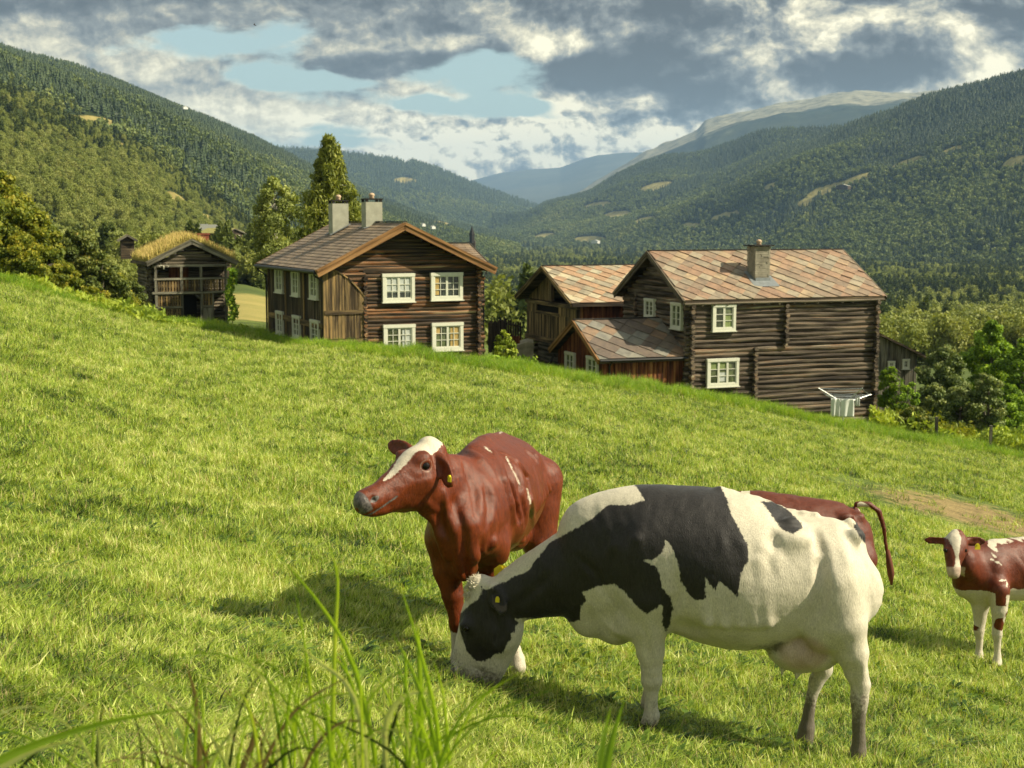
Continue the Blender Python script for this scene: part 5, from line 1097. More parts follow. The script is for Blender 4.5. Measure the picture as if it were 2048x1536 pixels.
# ---- 2. the red cow behind, three quarter view, looking left
KR = 1.06      # the animal stands this much farther back than the grazing one
def W3(u, v, d): return pt(u, v, d * KR)
r_ = Body((-1.08, 8.0, -3.12), (.55, 11.45, -1.25), .0112)
axr = W3(1040, 955, 10.2) - W3(935, 1040, 8.45); axr[2] = 0; axr /= np.linalg.norm(axr); sdR = np.array([axr[1], -axr[0], 0])     # towards picture right: the animal's left
def sr(u, v, d, h, w): return (*W3(u, v, d), h, w)
r_.loft([sr(922, 1065, 8.22, .20, .15), sr(935, 1035, 8.45, .33, .24), sr(955, 1010, 8.75, .395, .285), sr(975, 999, 9.1, .41, .32), sr(990, 990, 9.45, .41, .34), sr(1003, 978, 9.8, .385, .34), sr(1014, 960, 10.1, .34, .31), sr(1022, 948, 10.35, .27, .26), sr(1026, 945, 10.5, .18, .17)], sdR, k=0)
# neck rising to the head
hdR = W3(735, 1003, 7.85) - W3(868, 905, 8.2); hdR /= np.linalg.norm(hdR); sdH = np.cross(hdR, (0, 0, 1)); sdH /= np.linalg.norm(sdH)
if sdH[1] > 0: sdH = -sdH       # towards the viewer
sdH = sdH + np.array([0, 0, .10]); sdH -= hdR * (sdH @ hdR); sdH /= np.linalg.norm(sdH)
r_.loft([sr(862, 968, 8.16, .215, .095), sr(886, 978, 8.24, .225, .110), sr(908, 990, 8.36, .265, .14), sr(930, 1015, 8.52, .33, .20), sr(950, 1020, 8.72, .35, .25)], sdH * .75 + sdR * .25, k=.05)
def shd(u, v, d, h, w): return (*W3(u, v, d), h, w)
r_.loft([shd(866, 899, 8.21, .085, .075), shd(853, 928, 8.16, .155, .108), shd(838, 953, 8.11, .185, .118), shd(814, 973, 8.05, .168, .104), shd(786, 984, 7.99, .128, .086), shd(760, 998, 7.92, .102, .074), shd(740, 1004, 7.87, .092, .076), shd(724, 1004, 7.84, .074, .066)], sdH, k=.035, sq=2.15)
Hc = lambda t, s_, up: W3(*(np.array((868, 905)) + (np.array((735, 1003)) - np.array((868, 905))) * t), 8.2 - .35 * t) + sdH * s_ + np.cross(sdH, hdR) * up * (1 if np.cross(sdH, hdR)[2] > 0 else -1)
upH = np.cross(sdH, hdR); upH *= np.sign(upH[2])
for s_ in (1, -1):
    r_.ell(Hc(.28, s_ * .095, .030), (.052, .042, .045), .03); r_.ell(Hc(.24, s_ * .088, .070), (.06, .03, .022), .03); r_.ell(Hc(.40, s_ * .085, -.06), (.09, .05, .07), .05); r_.capsule(Hc(.42, s_ * .09, -.01), Hc(.66, s_ * .062, -.015), .020, .014, .03)
    r_.ell(Hc(.295, s_ * .138, .012), (.023, .018, .020), .012, sub=True); r_.ell(Hc(.965, s_ * .050, .012), (.030, .028, .028), .02); r_.ell(Hc(.985, s_ * .066, .012), (.020, .016, .013), .01, sub=True)
    r_.capsule(Hc(.90, s_ * .072, -.045), Hc(.72, s_ * .070, -.05), .004, .004, -1) if False else None
r_.ell(Hc(.02, 0, .075), (.05, .05, .04), .03); r_.ell(Hc(.93, 0, -.075), (.06, .05, .030), .025)
r_.ell(Hc(.10, .03, -.10), (.06, .06, .09), .05)
# mouth line cut
for s_ in (1, -1):
    for t in np.linspace(.76, 1.0, 9): r_.ell(Hc(t, s_ * np.interp(t, (.7, 1.), (.080, .052)), -.052 - .02 * (t - .8)), (.012, .010, .006), .006, sub=True)
ear(r_, W3(882, 915, 8.10), W3(902, 975, 7.96), .058, (-.45, -.8, -.1), .014); ear(r_, W3(826, 905, 8.32), W3(776, 888, 8.42), .062, (.0, -1, .12), .014)
# shoulders with hollows, spine, hips, ribs
R1 = lambda c, ds, dz, da: W3(*c) + sdR * ds + axr * da + np.array([0, 0, dz])
for s_ in (1, -1):
    r_.ell(R1((958, 1000, 8.8), s_ * .22, -.02, -.02), (.12, .14, .26), .12); r_.ell(R1((948, 1060, 8.6), s_ * .17, -.10, -.08), (.09, .09, .12), .10)
    r_.ell(R1((1008, 940, 9.95), s_ * .20, .10, 0), (.05, .08, .05), .10); r_.ell(R1((1005, 940, 9.75), s_ * .38, .08, 0), (.08, .12, .09), .10, sub=True)
    for i, dd2 in enumerate((.0, .13, .26, .39, .52)): r_.capsule(R1((983, 950, 9.25), s_ * (.20 + .006 * i), .06, dd2), R1((983, 950, 9.25), s_ * (.312 + .002 * i), -.22, dd2 + .10), .020, .020, .06)
r_.capsule(R1((958, 1000, 8.8), .315, .05, .16), R1((958, 1000, 8.8), .33, -.16, .20), .001, .001, .001) if False else None
r_.ell(R1((958, 1000, 8.8), .36, -.04, .19), (.035, .06, .14), .03, sub=True)
r_.chain([(*W3(945, 905, 8.72), .05), (*W3(965, 886, 8.95), .055), (*W3(980, 882, 9.3), .045), (*W3(993, 878, 9.7), .045), (*W3(1000, 878, 10.05), .05), (*W3(1024, 896, 10.4), .05)], .08)
r_.ell(W3(975, 1085, 8.40), (.08, .09, .08), .05); r_.ell(W3(928, 1110, 8.3), (.11, .12, .17), .06)
# loose skin folds on the throat and chest
r_.chain([(*W3(884, 985, 8.10), .014), (*W3(893, 1030, 8.13), .020), (*W3(912, 1075, 8.18), .026), (*W3(925, 1105, 8.21), .030), (*W3(930, 1150, 8.24), .026)], .05)
r_.chain([(*W3(866, 1040, 8.12), .02), (*W3(880, 1075, 8.14), .028), (*W3(893, 1110, 8.2), .03)], .05)
r_.chain([(*W3(884, 1080, 8.42), .11), (*W3(893, 1140, 8.40), .092), (*W3(905, 1190, 8.38), .070), (*W3(912, 1228, 8.37), .054), (*W3(914, 1246, 8.37), .056), (*W3(914, 1272, 8.37), .036), (*W3(914, 1305, 8.37), .036), (*W3(914, 1324, 8.36), .046), (*W3(911, 1343, 8.35), .055)], .08)
r_.chain([(*W3(965, 1080, 8.62), .11), (*W3(976, 1150, 8.60), .092), (*W3(996, 1200, 8.58), .068), (*W3(1010, 1232, 8.56), .055), (*W3(1020, 1262, 8.55), .037), (*W3(1032, 1300, 8.53), .038), (*W3(1036, 1318, 8.52), .050), (*W3(1037, 1334, 8.5), .056)], .08)
for s_ in (1, -1):
    bq = R1((1030, 960, 10.3), s_ * .18, 0, 0); f_ = lambda ds, da, hh_, rr_: (*(np.array([bq[0], bq[1], 0]) + sdR * s_ * ds + axr * da + np.array([0, 0, hh_])), rr_); gz_ = float(zg(bq[0], bq[1]))
    r_.chain([(*bq, .20), f_(.03, -.08, gz_ + .78, .14), f_(.03, .12, gz_ + .55, .075), f_(.02, .16, gz_ + .48, .055), f_(.02, .12, gz_ + .28, .036), f_(.02, .09, gz_ + .12, .045), f_(.02, .06, gz_ + .03, .055)], .06)
r_.ell(R1((1030, 960, 10.15), 0, -.40, -.15), (.15, .18, .13), .06)
for px, r, dp in [([(1018, 970), (1028, 1008), (1042, 1042)], .040, .034), ([(972, 955), (984, 1010), (978, 1055)], .045, .012), ([(897, 975), (886, 1020), (880, 1062)], .022, .014), ([(908, 1000), (922, 1050), (938, 1092)], .024, .014), ([(925, 1075), (932, 1118), (934, 1160)], .028, .020), ([(966, 1080), (962, 1112), (965, 1150)], .03, .016),
        ([(890, 985), (895, 1030), (908, 1062), (926, 1096)], .024, -.014), ([(984, 905), (1003, 960), (1018, 1005), (1026, 1040)], .045, -.026), ([(982, 1083)], .045, -.020), ([(946, 1094), (950, 1120)], .045, -.020), ([(912, 1110), (918, 1150)], .03, -.012), ([(1046, 930), (1060, 1000), (1066, 1050)], .03, -.010), ([(1066, 935), (1078, 1000)], .025, -.008), ([(1030, 930), (1044, 990), (1052, 1050)], .022, .007),
        ([(1000, 905), (1030, 925), (1060, 955)], .03, -.010), ([(1066, 908)], .05, .018), ([(1050, 898), (1078, 930)], .02, -.010), ([(940, 905), (960, 925), (985, 950)], .04, -.010), ([(930, 930), (950, 975), (955, 1030)], .04, .010), ([(1044, 1080), (1056, 1120)], .03, -.012),
        ([(822, 966), (800, 985), (780, 998)], .018, -.008), ([(820, 925), (832, 918), (846, 922)], .010, -.007), ([(818, 948), (832, 958), (850, 952)], .008, .006), ([(825, 960), (838, 966), (852, 960)], .007, -.004), ([(742, 998), (748, 1001)], .014, .014), ([(742, 1027), (765, 1020), (786, 1006)], .008, .008), ([(860, 930), (872, 960), (870, 1000)], .016, -.008), ([(862, 895), (868, 920)], .008, .006), ([(856, 893), (861, 915)], .007, .005),
        ([(770, 975), (790, 960), (808, 940)], .016, -.006), ([(850, 1000), (866, 1015), (880, 1020)], .02, -.010), ([(800, 1025), (840, 1035), (862, 1030)], .02, .010)]: r_.fold(px, r, dp)
def attrs_red(V_):
    q = V_ - W3(868, 905, 8.2); Lh = np.linalg.norm(W3(735, 1003, 7.85) - W3(868, 905, 8.2)); t = (q @ hdR) / Lh; s_ = q @ sdH; up = q @ upH
    head = (t > -.12) & (t < 1.15) & (np.abs(s_) < .2) & (up > -.2)
    wid = np.interp(t, (-.1, .05, .2, .4, .60, .74, .8), (.045, .066, .056, .038, .020, .006, -.03)); blz = np.where(head & (up > .03), wid * 1.1 - np.abs(s_ - .022), -1.)
    px = project(V_); gz = zg(V_[:, 0], V_[:, 1]); h = V_[:, 2] - gz
    def seg(a, b, w, dl, dh):
        a, b = np.array(a, float), np.array(b, float); v = b - a; tt = np.clip(((px - a) @ v) / (v @ v), 0, 1); d = np.linalg.norm(px - a - tt[:, None] * v, axis=1); return np.where((V_[:, 1] > dl) & (V_[:, 1] < dh), (w * (1 - .5 * np.abs(tt - .5)) - d) / F * 8.8, -1)
    wh = np.maximum.reduce([blz, seg((1013, 915), (1040, 970), 1.0, 8, 10.4), seg((1054, 978), (1061, 1007), 1.2, 8, 10.8), seg((970, 894), (982, 904), 1.0, 8, 10.2), np.clip(.27 - h, -.5, .2) - .0, seg((1000, 866), (1004, 863), 1.0, 8, 12)])
    bel = np.where((h < .6) & (V_[:, 1] > 9.7), (.54 - h), -1); wh = np.maximum(wh, bel)
    pk = np.clip((.30 - h) / .1, 0, 1) * .0; mz = np.where(head, np.clip((t - .985) / .06, 0, 1) * (np.abs(s_) < .11) * np.clip((up + .075) / .04, 0, 1) * .62, 0)
    mz = np.maximum(mz, np.where(head & (t > .72) & (np.abs(s_) < .13), np.clip(1.6 - np.abs(up + .058 + .03 * (t - .8)) / .006, 0, 1), 0)); mz = np.maximum(mz, np.where(head, np.clip(1.7 - (((t - .97) / .05) ** 2 + ((np.abs(s_) - .062) / .02) ** 2 + ((up - .012) / .016) ** 2), 0, 1), 0))
    ho = np.clip(1.5 - h / .05, 0, 1); dirt = np.clip(.5 - h / .3, 0, 1) * .5
    return [('marking', 'FLOAT', np.clip(-wh, -.2, .2)), ('dirt', 'FLOAT', dirt), ('skin', 'FLOAT', np.where(head, .52 * np.exp(-((np.sqrt((t - .295) ** 2 * .27 + (up - .014) ** 2) - .036) / .009) ** 2) * (np.abs(s_) > .06), 0)), ('hoof', 'FLOAT', ho), ('muzzle', 'FLOAT', mz)]
gR = W3(985, 1320, 9.2); gR[2] = float(zg(gR[0], gR[1])); cowR = empty("cow", gR, 0, "red brown cow with white blaze standing with raised head, looking left", "cow")
M_red = coat("chestnut_coat", (.045, .0075, .002), (.19, .036, .007), (.60, .54, .42), .40, .0, .36)
r_.surface("body", M_red, cowR, attrs_red, lump=.013); eye(cowR, Hc(.295, .123, .014), .026); eye(cowR, Hc(.295, -.123, .014), .026); ear_tag(cowR, W3(899, 957, 7.92), (-.6, -1, .1), (0, 0, 1), .012, .022)

# ---- 3. red and white cow grazing behind the black and white one
def bh(u, v, off=0.):
    n = np.array([.05, 1., 0]); c0 = np.array([2.9, 13.0, 0]); d = ray(u, v); P_ = d * ((c0 @ n) / (d @ n)); return P_ - n * off
h_ = Body((.9, 12.3, -4.35), (3.85, 13.8, -2.1), .017)
def s2(u, t, b, w): P_ = bh(u, (t + b) / 2); return (*P_, (b - t) / 2 / F * P_[1], w)
h_.loft([s2(1718, 1050, 1105, .10), s2(1712, 1022, 1130, .20), s2(1698, 1008, 1150, .26), s2(1680, 1002, 1165, .29), s2(1660, 998, 1172, .34), s2(1620, 992, 1178, .38), s2(1580, 987, 1176, .38), s2(1540, 982, 1170, .34), s2(1500, 978, 1160, .28), s2(1470, 985, 1158, .22), s2(1440, 1010, 1150, .15), s2(1410, 1050, 1160, .12), s2(1385, 1090, 1185, .10)], (0, 1, 0), k=0)
h_.loft([(*bh(1392, 1130), .09, .08), (*bh(1382, 1170), .13, .10), (*bh(1376, 1215), .10, .09), (*bh(1370, 1255), .07, .065)], (0, 1, 0), k=.04)
for s_ in (1, -1):
    h_.ell(bh(1685, 1024, s_ * .22), (.08, .05, .05), .06); h_.ell(bh(1714, 1028, s_ * .11), (.06, .05, .05), .05); ear(h_, bh(1392, 1140, s_ * .08), bh(1396, 1150, s_ * .22), .05, (-.5, 0, .5), .018)
    gz_ = lambda P_: np.array([P_[0], P_[1], float(zg(P_[0], P_[1]))]); a = bh(1490, 1120, s_ * .15); g = gz_(a)
    h_.chain([(*a, .12), (*(g + (0, 0, .66)), .08), (*(g + (0, 0, .45)), .058), (*(g + (0, 0, .25)), .038), (*(g + (0, 0, .10)), .045), (*(g + (-.02, 0, .03)), .055)], .06)
    a = bh(1712, 1110, s_ * .16); g = gz_(a); h_.chain([(*a, .17), (*(g + (-.05, 0, .75)), .12), (*(g + (.06, 0, .50)), .062), (*(g + (.03, 0, .28)), .038), (*(g + (.02, 0, .10)), .045), (*(g + (0, 0, .03)), .055)], .06)
h_.ell(bh(1690, 1170), (.17, .16, .11), .04)
h_.chain([(*bh(1712, 1008), .035), (*bh(1738, 1008, .0), .034), (*bh(1757, 1022, .0), .030), (*bh(1768, 1055, .0), .026), (*bh(1774, 1110, .0), .024)], .02)
def attrs_h(V_):
    n = vnoise(V_[:, 0] * 2.6 + 3, V_[:, 2] * 2.6, 6, 3); px = project(V_); u, v = px.T; wd = np.maximum.reduce([.16 - np.abs(n - .5) * 3.2 - np.clip(1120 - v, 0, 200) * .004, (1.4 - (((u - 1725 + (v - 1010) * -.6) / 11) ** 2 + ((v - 1018) / 12) ** 2)) * .05, (1.2 - ((u - 1491) / 8) ** 2) * .04, np.where(V_[:, 2] < -3.3, .1, -1)])
    h = V_[:, 2] - zg(V_[:, 0], V_[:, 1]); return [('marking', 'FLOAT', np.clip(-wd, -.2, .2)), ('dirt', 'FLOAT', np.clip(.5 - h / .5, 0, 1)), ('skin', 'FLOAT', 0 * h), ('hoof', 'FLOAT', np.clip(1.5 - h / .05, 0, 1)), ('muzzle', 'FLOAT', 0 * h)]
gH = bh(1620, 1200); gH[2] = float(zg(gH[0], gH[1])); cowH = empty("cow", gH, 0, "red cow mostly hidden behind the back of the black and white cow", "cow")
h_.surface("body", coat("dark_red_coat", (.05, .011, .005), (.15, .032, .012), (.62, .56, .42), .45, .0), cowH, attrs_h)
tm = MB(); B0 = np.array(gH); tm.tube([bh(1775, 1100, .0) - B0, bh(1779, 1128, .0) - B0, bh(1782, 1148, .0) - B0, bh(1783, 1170, .0) - B0], [.020, .032, .034, .008], 8); tm.build('tail_switch', M_tail, cowH, True)

KR = 1.
# ---- 4. the young red and white animal at the right edge
k_ = Body((4.0, 12.9, -4.75), (6.55, 15.2, -3.0), .0135); DK = 14.0
axk = np.array([.93, .37, 0]); axk /= np.linalg.norm(axk); sdk = np.array([axk[1], -axk[0], 0])
pk0 = W3(1952, 1150, 13.95)
def sk_(a, dz, h, w, ds=0): return (*(pk0 + axk * a + sdk * ds + np.array([0, 0, dz])), h, w)
k_.loft([sk_(-.16, -.06, .17, .12), sk_(-.02, -.02, .27, .19), sk_(.15, .02, .315, .225), sk_(.35, .02, .32, .26), sk_(.6, .01, .33, .30), sk_(.85, .01, .33, .31), sk_(1.1, .04, .30, .29), sk_(1.35, .08, .25, .24), sk_(1.5, .09, .18, .17)], sdk, k=0)
for s_ in (1, -1):
    k_.ell(pk0 + axk * .12 + sdk * s_ * .17 + (0, 0, -.02), (.11, .09, .22), .06); k_.ell(pk0 + axk * 1.12 + sdk * s_ * .2 + (0, 0, .22), (.06, .05, .05), .05)
k_.loft([(*W3(1930, 1122, 13.72), .15, .11), (*W3(1938, 1128, 13.85), .20, .14), (*W3(1950, 1140, 13.98), .25, .18)], (1, 0, 0), k=.06)
hk = W3(1909, 1148, 13.42) - W3(1914, 1074, 13.68); hk /= np.linalg.norm(hk)
k_.loft([(*W3(1914, 1070, 13.66), .075, .060), (*W3(1912, 1083, 13.62), .10, .105), (*W3(1911, 1096, 13.58), .11, .115), (*W3(1909, 1112, 13.53), .10, .098), (*W3(1908, 1126, 13.49), .085, .076), (*W3(1908, 1140, 13.45), .072, .070), (*W3(1908, 1149, 13.43), .055, .062)], (1, 0, 0), k=.03)
k_.ell(W3(1913, 1066, 13.66), (.055, .05, .035), .02)
for s_ in (1, -1):
    k_.ell(W3(1911 + s_ * 19, 1100, 13.53), (.03, .03, .03), .02); k_.ell(W3(1911 + s_ * 21, 1101, 13.475), (.018, .015, .014), .01, sub=True); k_.ell(W3(1908 + s_ * 8, 1143, 13.385), (.014, .016, .011), .008, sub=True)
ear(k_, W3(1896, 1082, 13.66), W3(1849, 1080, 13.72), .052, (.1, -1, .1), .014); ear(k_, W3(1930, 1082, 13.66), W3(1973, 1083, 13.62), .055, (-.1, -1, .05), .014)
def kleg(u, v0, d, hind=False, fold=0):
    a = W3(u, v0, d); g = np.array([a[0], a[1], float(zg(a[0], a[1]))]); H_ = a[2] - g[2]
    k_.chain([(*a, .10), (*(g + (0, 0, H_ * .76)), .080), (*(g + (-.012, 0, H_ * .50)), .050), (*(g + (-.012, 0, H_ * .44)), .052), (*(g + (0, 0, H_ * .30)), .033), (*(g + (0, 0, H_ * .15)), .034), (*(g + (0, 0, H_ * .10)), .043), (*(g + (-.01, -.02, .025)), .050)], .10)
kleg(1963, 1180, 13.95); kleg(2000, 1180, 13.72)
for s_ in (1, -1):
    a = pk0 + axk * 1.3 + sdk * s_ * .16; g = np.array([a[0], a[1], float(zg(a[0], a[1]))]); k_.chain([(*a, .15), (*(g + (0, 0, .6)), .11), (*(g + axk * .14 + (0, 0, .42)), .055), (*(g + axk * .1 + (0, 0, .2)), .035), (*(g + (0, 0, .03)), .05)], .05)
def attrs_k(V_):
    px = project(V_); u, v = px.T; head = (V_[:, 1] < 13.70) & (u < 1930) & (v < 1160); h = V_[:, 2] - zg(V_[:, 0], V_[:, 1]); n = vnoise(V_[:, 0] * 5 + V_[:, 1] * 3, V_[:, 2] * 5, 14, 4)
    bl = np.interp(v, (1055, 1075, 1098, 1112, 1130, 1140, 1155), (.05, .062, .030, .014, .03, .062, .06)); blz = np.where(head, bl - np.abs(V_[:, 0] - W3(1911, 1100, 13.5)[0]), -1.)
    hz_ = (V_[:, 2] - pk0[2]); body = np.where(head, -1, np.maximum.reduce([-.13 - hz_ + (n - .5) * .12, np.where(u > 1975, hz_ - .335 + (n - .5) * .22, -1), (n - .64) * .5 * np.where(u > 1978, 1, -1) + np.where(u > 1978, 0, -1)]))
    blot = np.where((h < .62) & (h > .2), (vnoise(V_[:, 0] * 9, V_[:, 2] * 7, 8, 2) - .68) * .3, -1); mk = np.maximum(-np.maximum(blz, body), np.where(head, -1, blot))
    mk = np.where((u > 1992) & (u < 2012) & (hz_ > -.24) & (hz_ < .0) & ~head, .1, mk)
    return [('marking', 'FLOAT', np.clip(mk, -.2, .2)), ('dirt', 'FLOAT', np.clip(.4 - h / .4, 0, 1)), ('skin', 'FLOAT', np.where(head, np.clip((v - 1128) / 12, 0, .8), 0)), ('hoof', 'FLOAT', np.clip(1.5 - h / .045, 0, 1)), ('muzzle', 'FLOAT', 0 * h)]
gK = pk0.copy(); gK[2] = float(zg(gK[0], gK[1])); cowK = empty("calf", gK, 0, "young red and white cow facing the camera at the right edge", "cow")
k_.surface("body", coat("red_and_white_calf_coat", (.055, .011, .005), (.17, .036, .012), (.62, .56, .44), .42, .0), cowK, attrs_k)
for s_ in (1, -1): eye(cowK, W3(1911 + s_ * 19.5, 1101, 13.50), .020)
ear_tag(cowK, W3(1955, 1093, 13.55), (0, -1, .1), (0, 0, 1), .026, .030)
# ------------------------------------------------------------------ instancing for things nobody could count
def protos(name, objs):
    c = bpy.data.collections.new(name)
    for o in objs:
        for q in list(o.users_collection): q.objects.unlink(o)
        c.objects.link(o)
    return c
def scatter(name, P, scale, idx, coll, rotz=None, tilt=None, nproto=1):
    P = np.asarray(P, np.float32); n = len(P); me = bpy.data.meshes.new(name); me.vertices.add(n); me.vertices.foreach_set('co', P.ravel())
    rot = np.zeros((n, 3), np.float32); rot[:, 2] = rng.random(n) * 6.283 if rotz is None else rotz
    if tilt is not None: rot[:, 0] = rng.normal(0, tilt, n); rot[:, 1] = rng.normal(0, tilt, n)
    sc_ = np.asarray(scale, np.float32)
    if sc_.ndim == 1: sc_ = np.column_stack([sc_] * 3)
    for nm, data in (('rot', rot), ('scl', sc_)):
        a = me.attributes.new(nm, 'FLOAT_VECTOR', 'POINT'); a.data.foreach_set('vector', np.ascontiguousarray(data, np.float32).ravel())
    a = me.attributes.new('idx', 'INT', 'POINT'); a.data.foreach_set('value', np.asarray(idx, np.int32))
    o = bpy.data.objects.new(name, me); C.objects.link(o)
    g = bpy.data.node_groups.new(name, 'GeometryNodeTree'); g.interface.new_socket('Geometry', in_out='INPUT', socket_type='NodeSocketGeometry'); g.interface.new_socket('Geometry', in_out='OUTPUT', socket_type='NodeSocketGeometry')
    N = g.nodes; L = g.links; gi = N.new('NodeGroupInput'); go = N.new('NodeGroupOutput'); ip = N.new('GeometryNodeInstanceOnPoints'); ci = N.new('GeometryNodeCollectionInfo')
    m2p = N.new('GeometryNodeMeshToPoints'); L.new(gi.outputs[0], m2p.inputs['Mesh'])
    ci.inputs['Collection'].default_value = coll; ci.inputs['Separate Children'].default_value = True; ci.inputs['Reset Children'].default_value = True
    def na(t, nm): q = N.new('GeometryNodeInputNamedAttribute'); q.data_type = t; q.inputs['Name'].default_value = nm; return q.outputs['Attribute']
    L.new(m2p.outputs[0], ip.inputs['Points']); L.new(ci.outputs[0], ip.inputs['Instance']); ip.inputs['Pick Instance'].default_value = True
    L.new(na('INT', 'idx'), ip.inputs['Instance Index'])
    e2r = N.new('FunctionNodeEulerToRotation'); L.new(na('FLOAT_VECTOR', 'rot'), e2r.inputs[0]); L.new(e2r.outputs[0], ip.inputs['Rotation']); L.new(na('FLOAT_VECTOR', 'scl'), ip.inputs['Scale'])
    L.new(ip.outputs[0], go.inputs[0]); md = o.modifiers.new('scatter', 'NODES'); md.node_group = g
    tag(o, kind='stuff'); return o

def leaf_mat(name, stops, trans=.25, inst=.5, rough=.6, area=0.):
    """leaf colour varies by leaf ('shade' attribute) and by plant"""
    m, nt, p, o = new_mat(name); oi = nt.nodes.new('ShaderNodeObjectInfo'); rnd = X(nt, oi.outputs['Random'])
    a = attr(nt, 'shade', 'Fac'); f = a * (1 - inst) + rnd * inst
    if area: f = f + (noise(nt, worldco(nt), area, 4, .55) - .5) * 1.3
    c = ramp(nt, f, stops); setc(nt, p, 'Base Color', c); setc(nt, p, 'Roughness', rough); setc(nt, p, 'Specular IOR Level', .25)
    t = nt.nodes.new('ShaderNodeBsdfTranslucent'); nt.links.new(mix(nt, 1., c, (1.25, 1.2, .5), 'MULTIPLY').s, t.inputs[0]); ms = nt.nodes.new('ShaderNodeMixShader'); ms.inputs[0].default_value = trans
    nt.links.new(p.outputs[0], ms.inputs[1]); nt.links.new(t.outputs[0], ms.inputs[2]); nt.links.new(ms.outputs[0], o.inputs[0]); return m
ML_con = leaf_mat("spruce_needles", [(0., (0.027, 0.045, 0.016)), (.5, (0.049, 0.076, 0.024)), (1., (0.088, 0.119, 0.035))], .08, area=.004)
ML_dec = leaf_mat("hillside_birch_leaves", [(0., (0.075, 0.106, 0.027)), (.4, (0.138, 0.181, 0.048)), (.75, (0.213, 0.250, 0.073)), (1., (0.350, 0.362, 0.125))], .25, area=.0035)
ML_conV = leaf_mat("valley_spruce", [(0., (0.048, 0.070, 0.017)), (.5, (0.091, 0.123, 0.025)), (1., (0.168, 0.196, 0.042))], .12)
ML_decV = leaf_mat("valley_birch", [(0., (0.127, 0.161, 0.034)), (.4, (0.218, 0.253, 0.055)), (.75, (0.310, 0.333, 0.092)), (1., (0.402, 0.391, 0.138))], .3)

def card_mesh(name, centers, size, mat, shade, up=.0, aspect=1.6, jag=True, parent=None, link=True, normal_out=None, extra=None):
    """many leaf-sized pointed faces"""
    n = len(centers); a = rng.normal(size=(n, 3)); 
    if normal_out is not None: a = a * .75 + normal_out * 1.0
    a /= np.linalg.norm(a, axis=1)[:, None] + 1e-9; b = np.cross(a, rng.normal(size=(n, 3))); b[:, 2] -= up; b -= (b * a).sum(1)[:, None] * a; b /= np.linalg.norm(b, axis=1)[:, None] + 1e-9; c = np.cross(a, b)
    s = (np.asarray(size) * rng.uniform(.6, 1.3, n))[:, None]; b = b * s * aspect / 2; c = c * s / 2
    V_ = np.stack([centers - b, centers - b * .1 + c, centers + b, centers - b * .1 - c], 1).reshape(-1, 3)
    F_ = np.arange(4 * n, dtype=np.int32).reshape(-1, 4); sh = np.repeat(np.clip(shade, 0, 1), 4)
    return mesh_obj(name, V_, F_, mat, parent, attrs=[('shade', 'FLOAT', sh)], link=link)
def conifer_pts(n, H_=1., r0=.20, seed=0):
    t = rng.random(n) ** .75; t = 1 - t; lay = np.round(t * 11) / 11 * .6 + t * .4; rr = r0 * (1 - lay) ** .9 * (.35 + .65 * rng.random(n) ** .4) + .01
    ph = rng.random(n) * 6.283; return np.column_stack([np.cos(ph) * rr, np.sin(ph) * rr, .06 + lay * .96 - rr * .35])
def blob_pts(n, k, spread=(.30, .30, .36), cz=.58, r=.17):
    c = rng.normal(size=(k, 3)); c /= np.linalg.norm(c, axis=1)[:, None]; c *= rng.random((k, 1)) ** .45; c = c * np.array(spread) + (0, 0, cz)
    i = rng.integers(0, k, n); d = rng.normal(size=(n, 3)); d /= np.linalg.norm(d, axis=1)[:, None]
    P = c[i] + d * (r * (.7 + .5 * rng.random((n, 1)))); return P, d, rng.random(k)[i]
def solid(name, rings, mat, seed=0, jag=.25, drop=0.):
    """low faceted solid crown for far trees: list of (z, radius)"""
    n = 7; v = []; f = []
    for i, (z_, r_) in enumerate(rings):
        for k in range(n):
            a = 6.283 * (k + .5 * (i % 2)) / n; rr = r_ * (1 + rng.normal(0, jag)); v.append((math.cos(a) * rr, math.sin(a) * rr, z_ + rng.normal(0, .02)))
    m = len(rings)
    for i in range(m - 1):
        for k in range(n): f.append([i * n + k, i * n + (k + 1) % n, (i + 1) * n + (k + 1) % n, (i + 1) * n + k])
    v.append((0, 0, rings[-1][0] + .04)); f += [[(m - 1) * n + k, (m - 1) * n + (k + 1) % n, m * n] for k in range(n)]
    return mesh_obj(name, v, f, mat, attrs=[('shade', 'FLOAT', rng.random(len(v)))], link=False)
def far_protos(nm, mc, md, dens=1.):
    L = []
    for i in range(3):
        k = [(0.02, .10)]
        for j in range(6): z_ = .05 + j * .155; r_ = .17 * (1 - j / 6.4); k += [(z_, r_ * 1.25), (z_ + .13, r_ * .55)]
        L.append(solid("a_spruce%d" % i, k, mc, jag=.22))
    for i in range(3):
        P, d, s_ = blob_pts(int(150 * dens), 12); q = card_mesh("b_birch%d" % i, P, .19, md, s_ * .6 + rng.random(len(P)) * .4, normal_out=d, link=False, aspect=1.2); L.append(q)
    return protos(nm, L)
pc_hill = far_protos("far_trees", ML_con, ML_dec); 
def forest(name, smp, n, hscale, spl, coll, label=None, smin=0., smax=1.0):
    P, s_ = smp(n, smin, smax); nn = vnoise(P[:, 0] / 160., P[:, 1] / 260., 31, 4) ; con = (nn + (s_ - .45) * spl + rng.normal(0, .10, len(P))) > .50  # more dark spruces upslope; their colour also stands in for cloud shadow
    idx = np.where(con, rng.integers(0, 3, len(P)), 3 + rng.integers(0, 3, len(P))); h = hscale * rng.uniform(.6, 1.25, len(P)) * np.where(con, 1.1, .9)
    w = h * np.where(con, 1.15, .95) ; P = P - (0, 0, .4)
    near = P[:, 1] < 1000.; S_ = np.column_stack([w, w, h])
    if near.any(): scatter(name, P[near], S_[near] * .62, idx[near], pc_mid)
    return scatter(name, P[~near], S_[~near], idx[~near], coll)
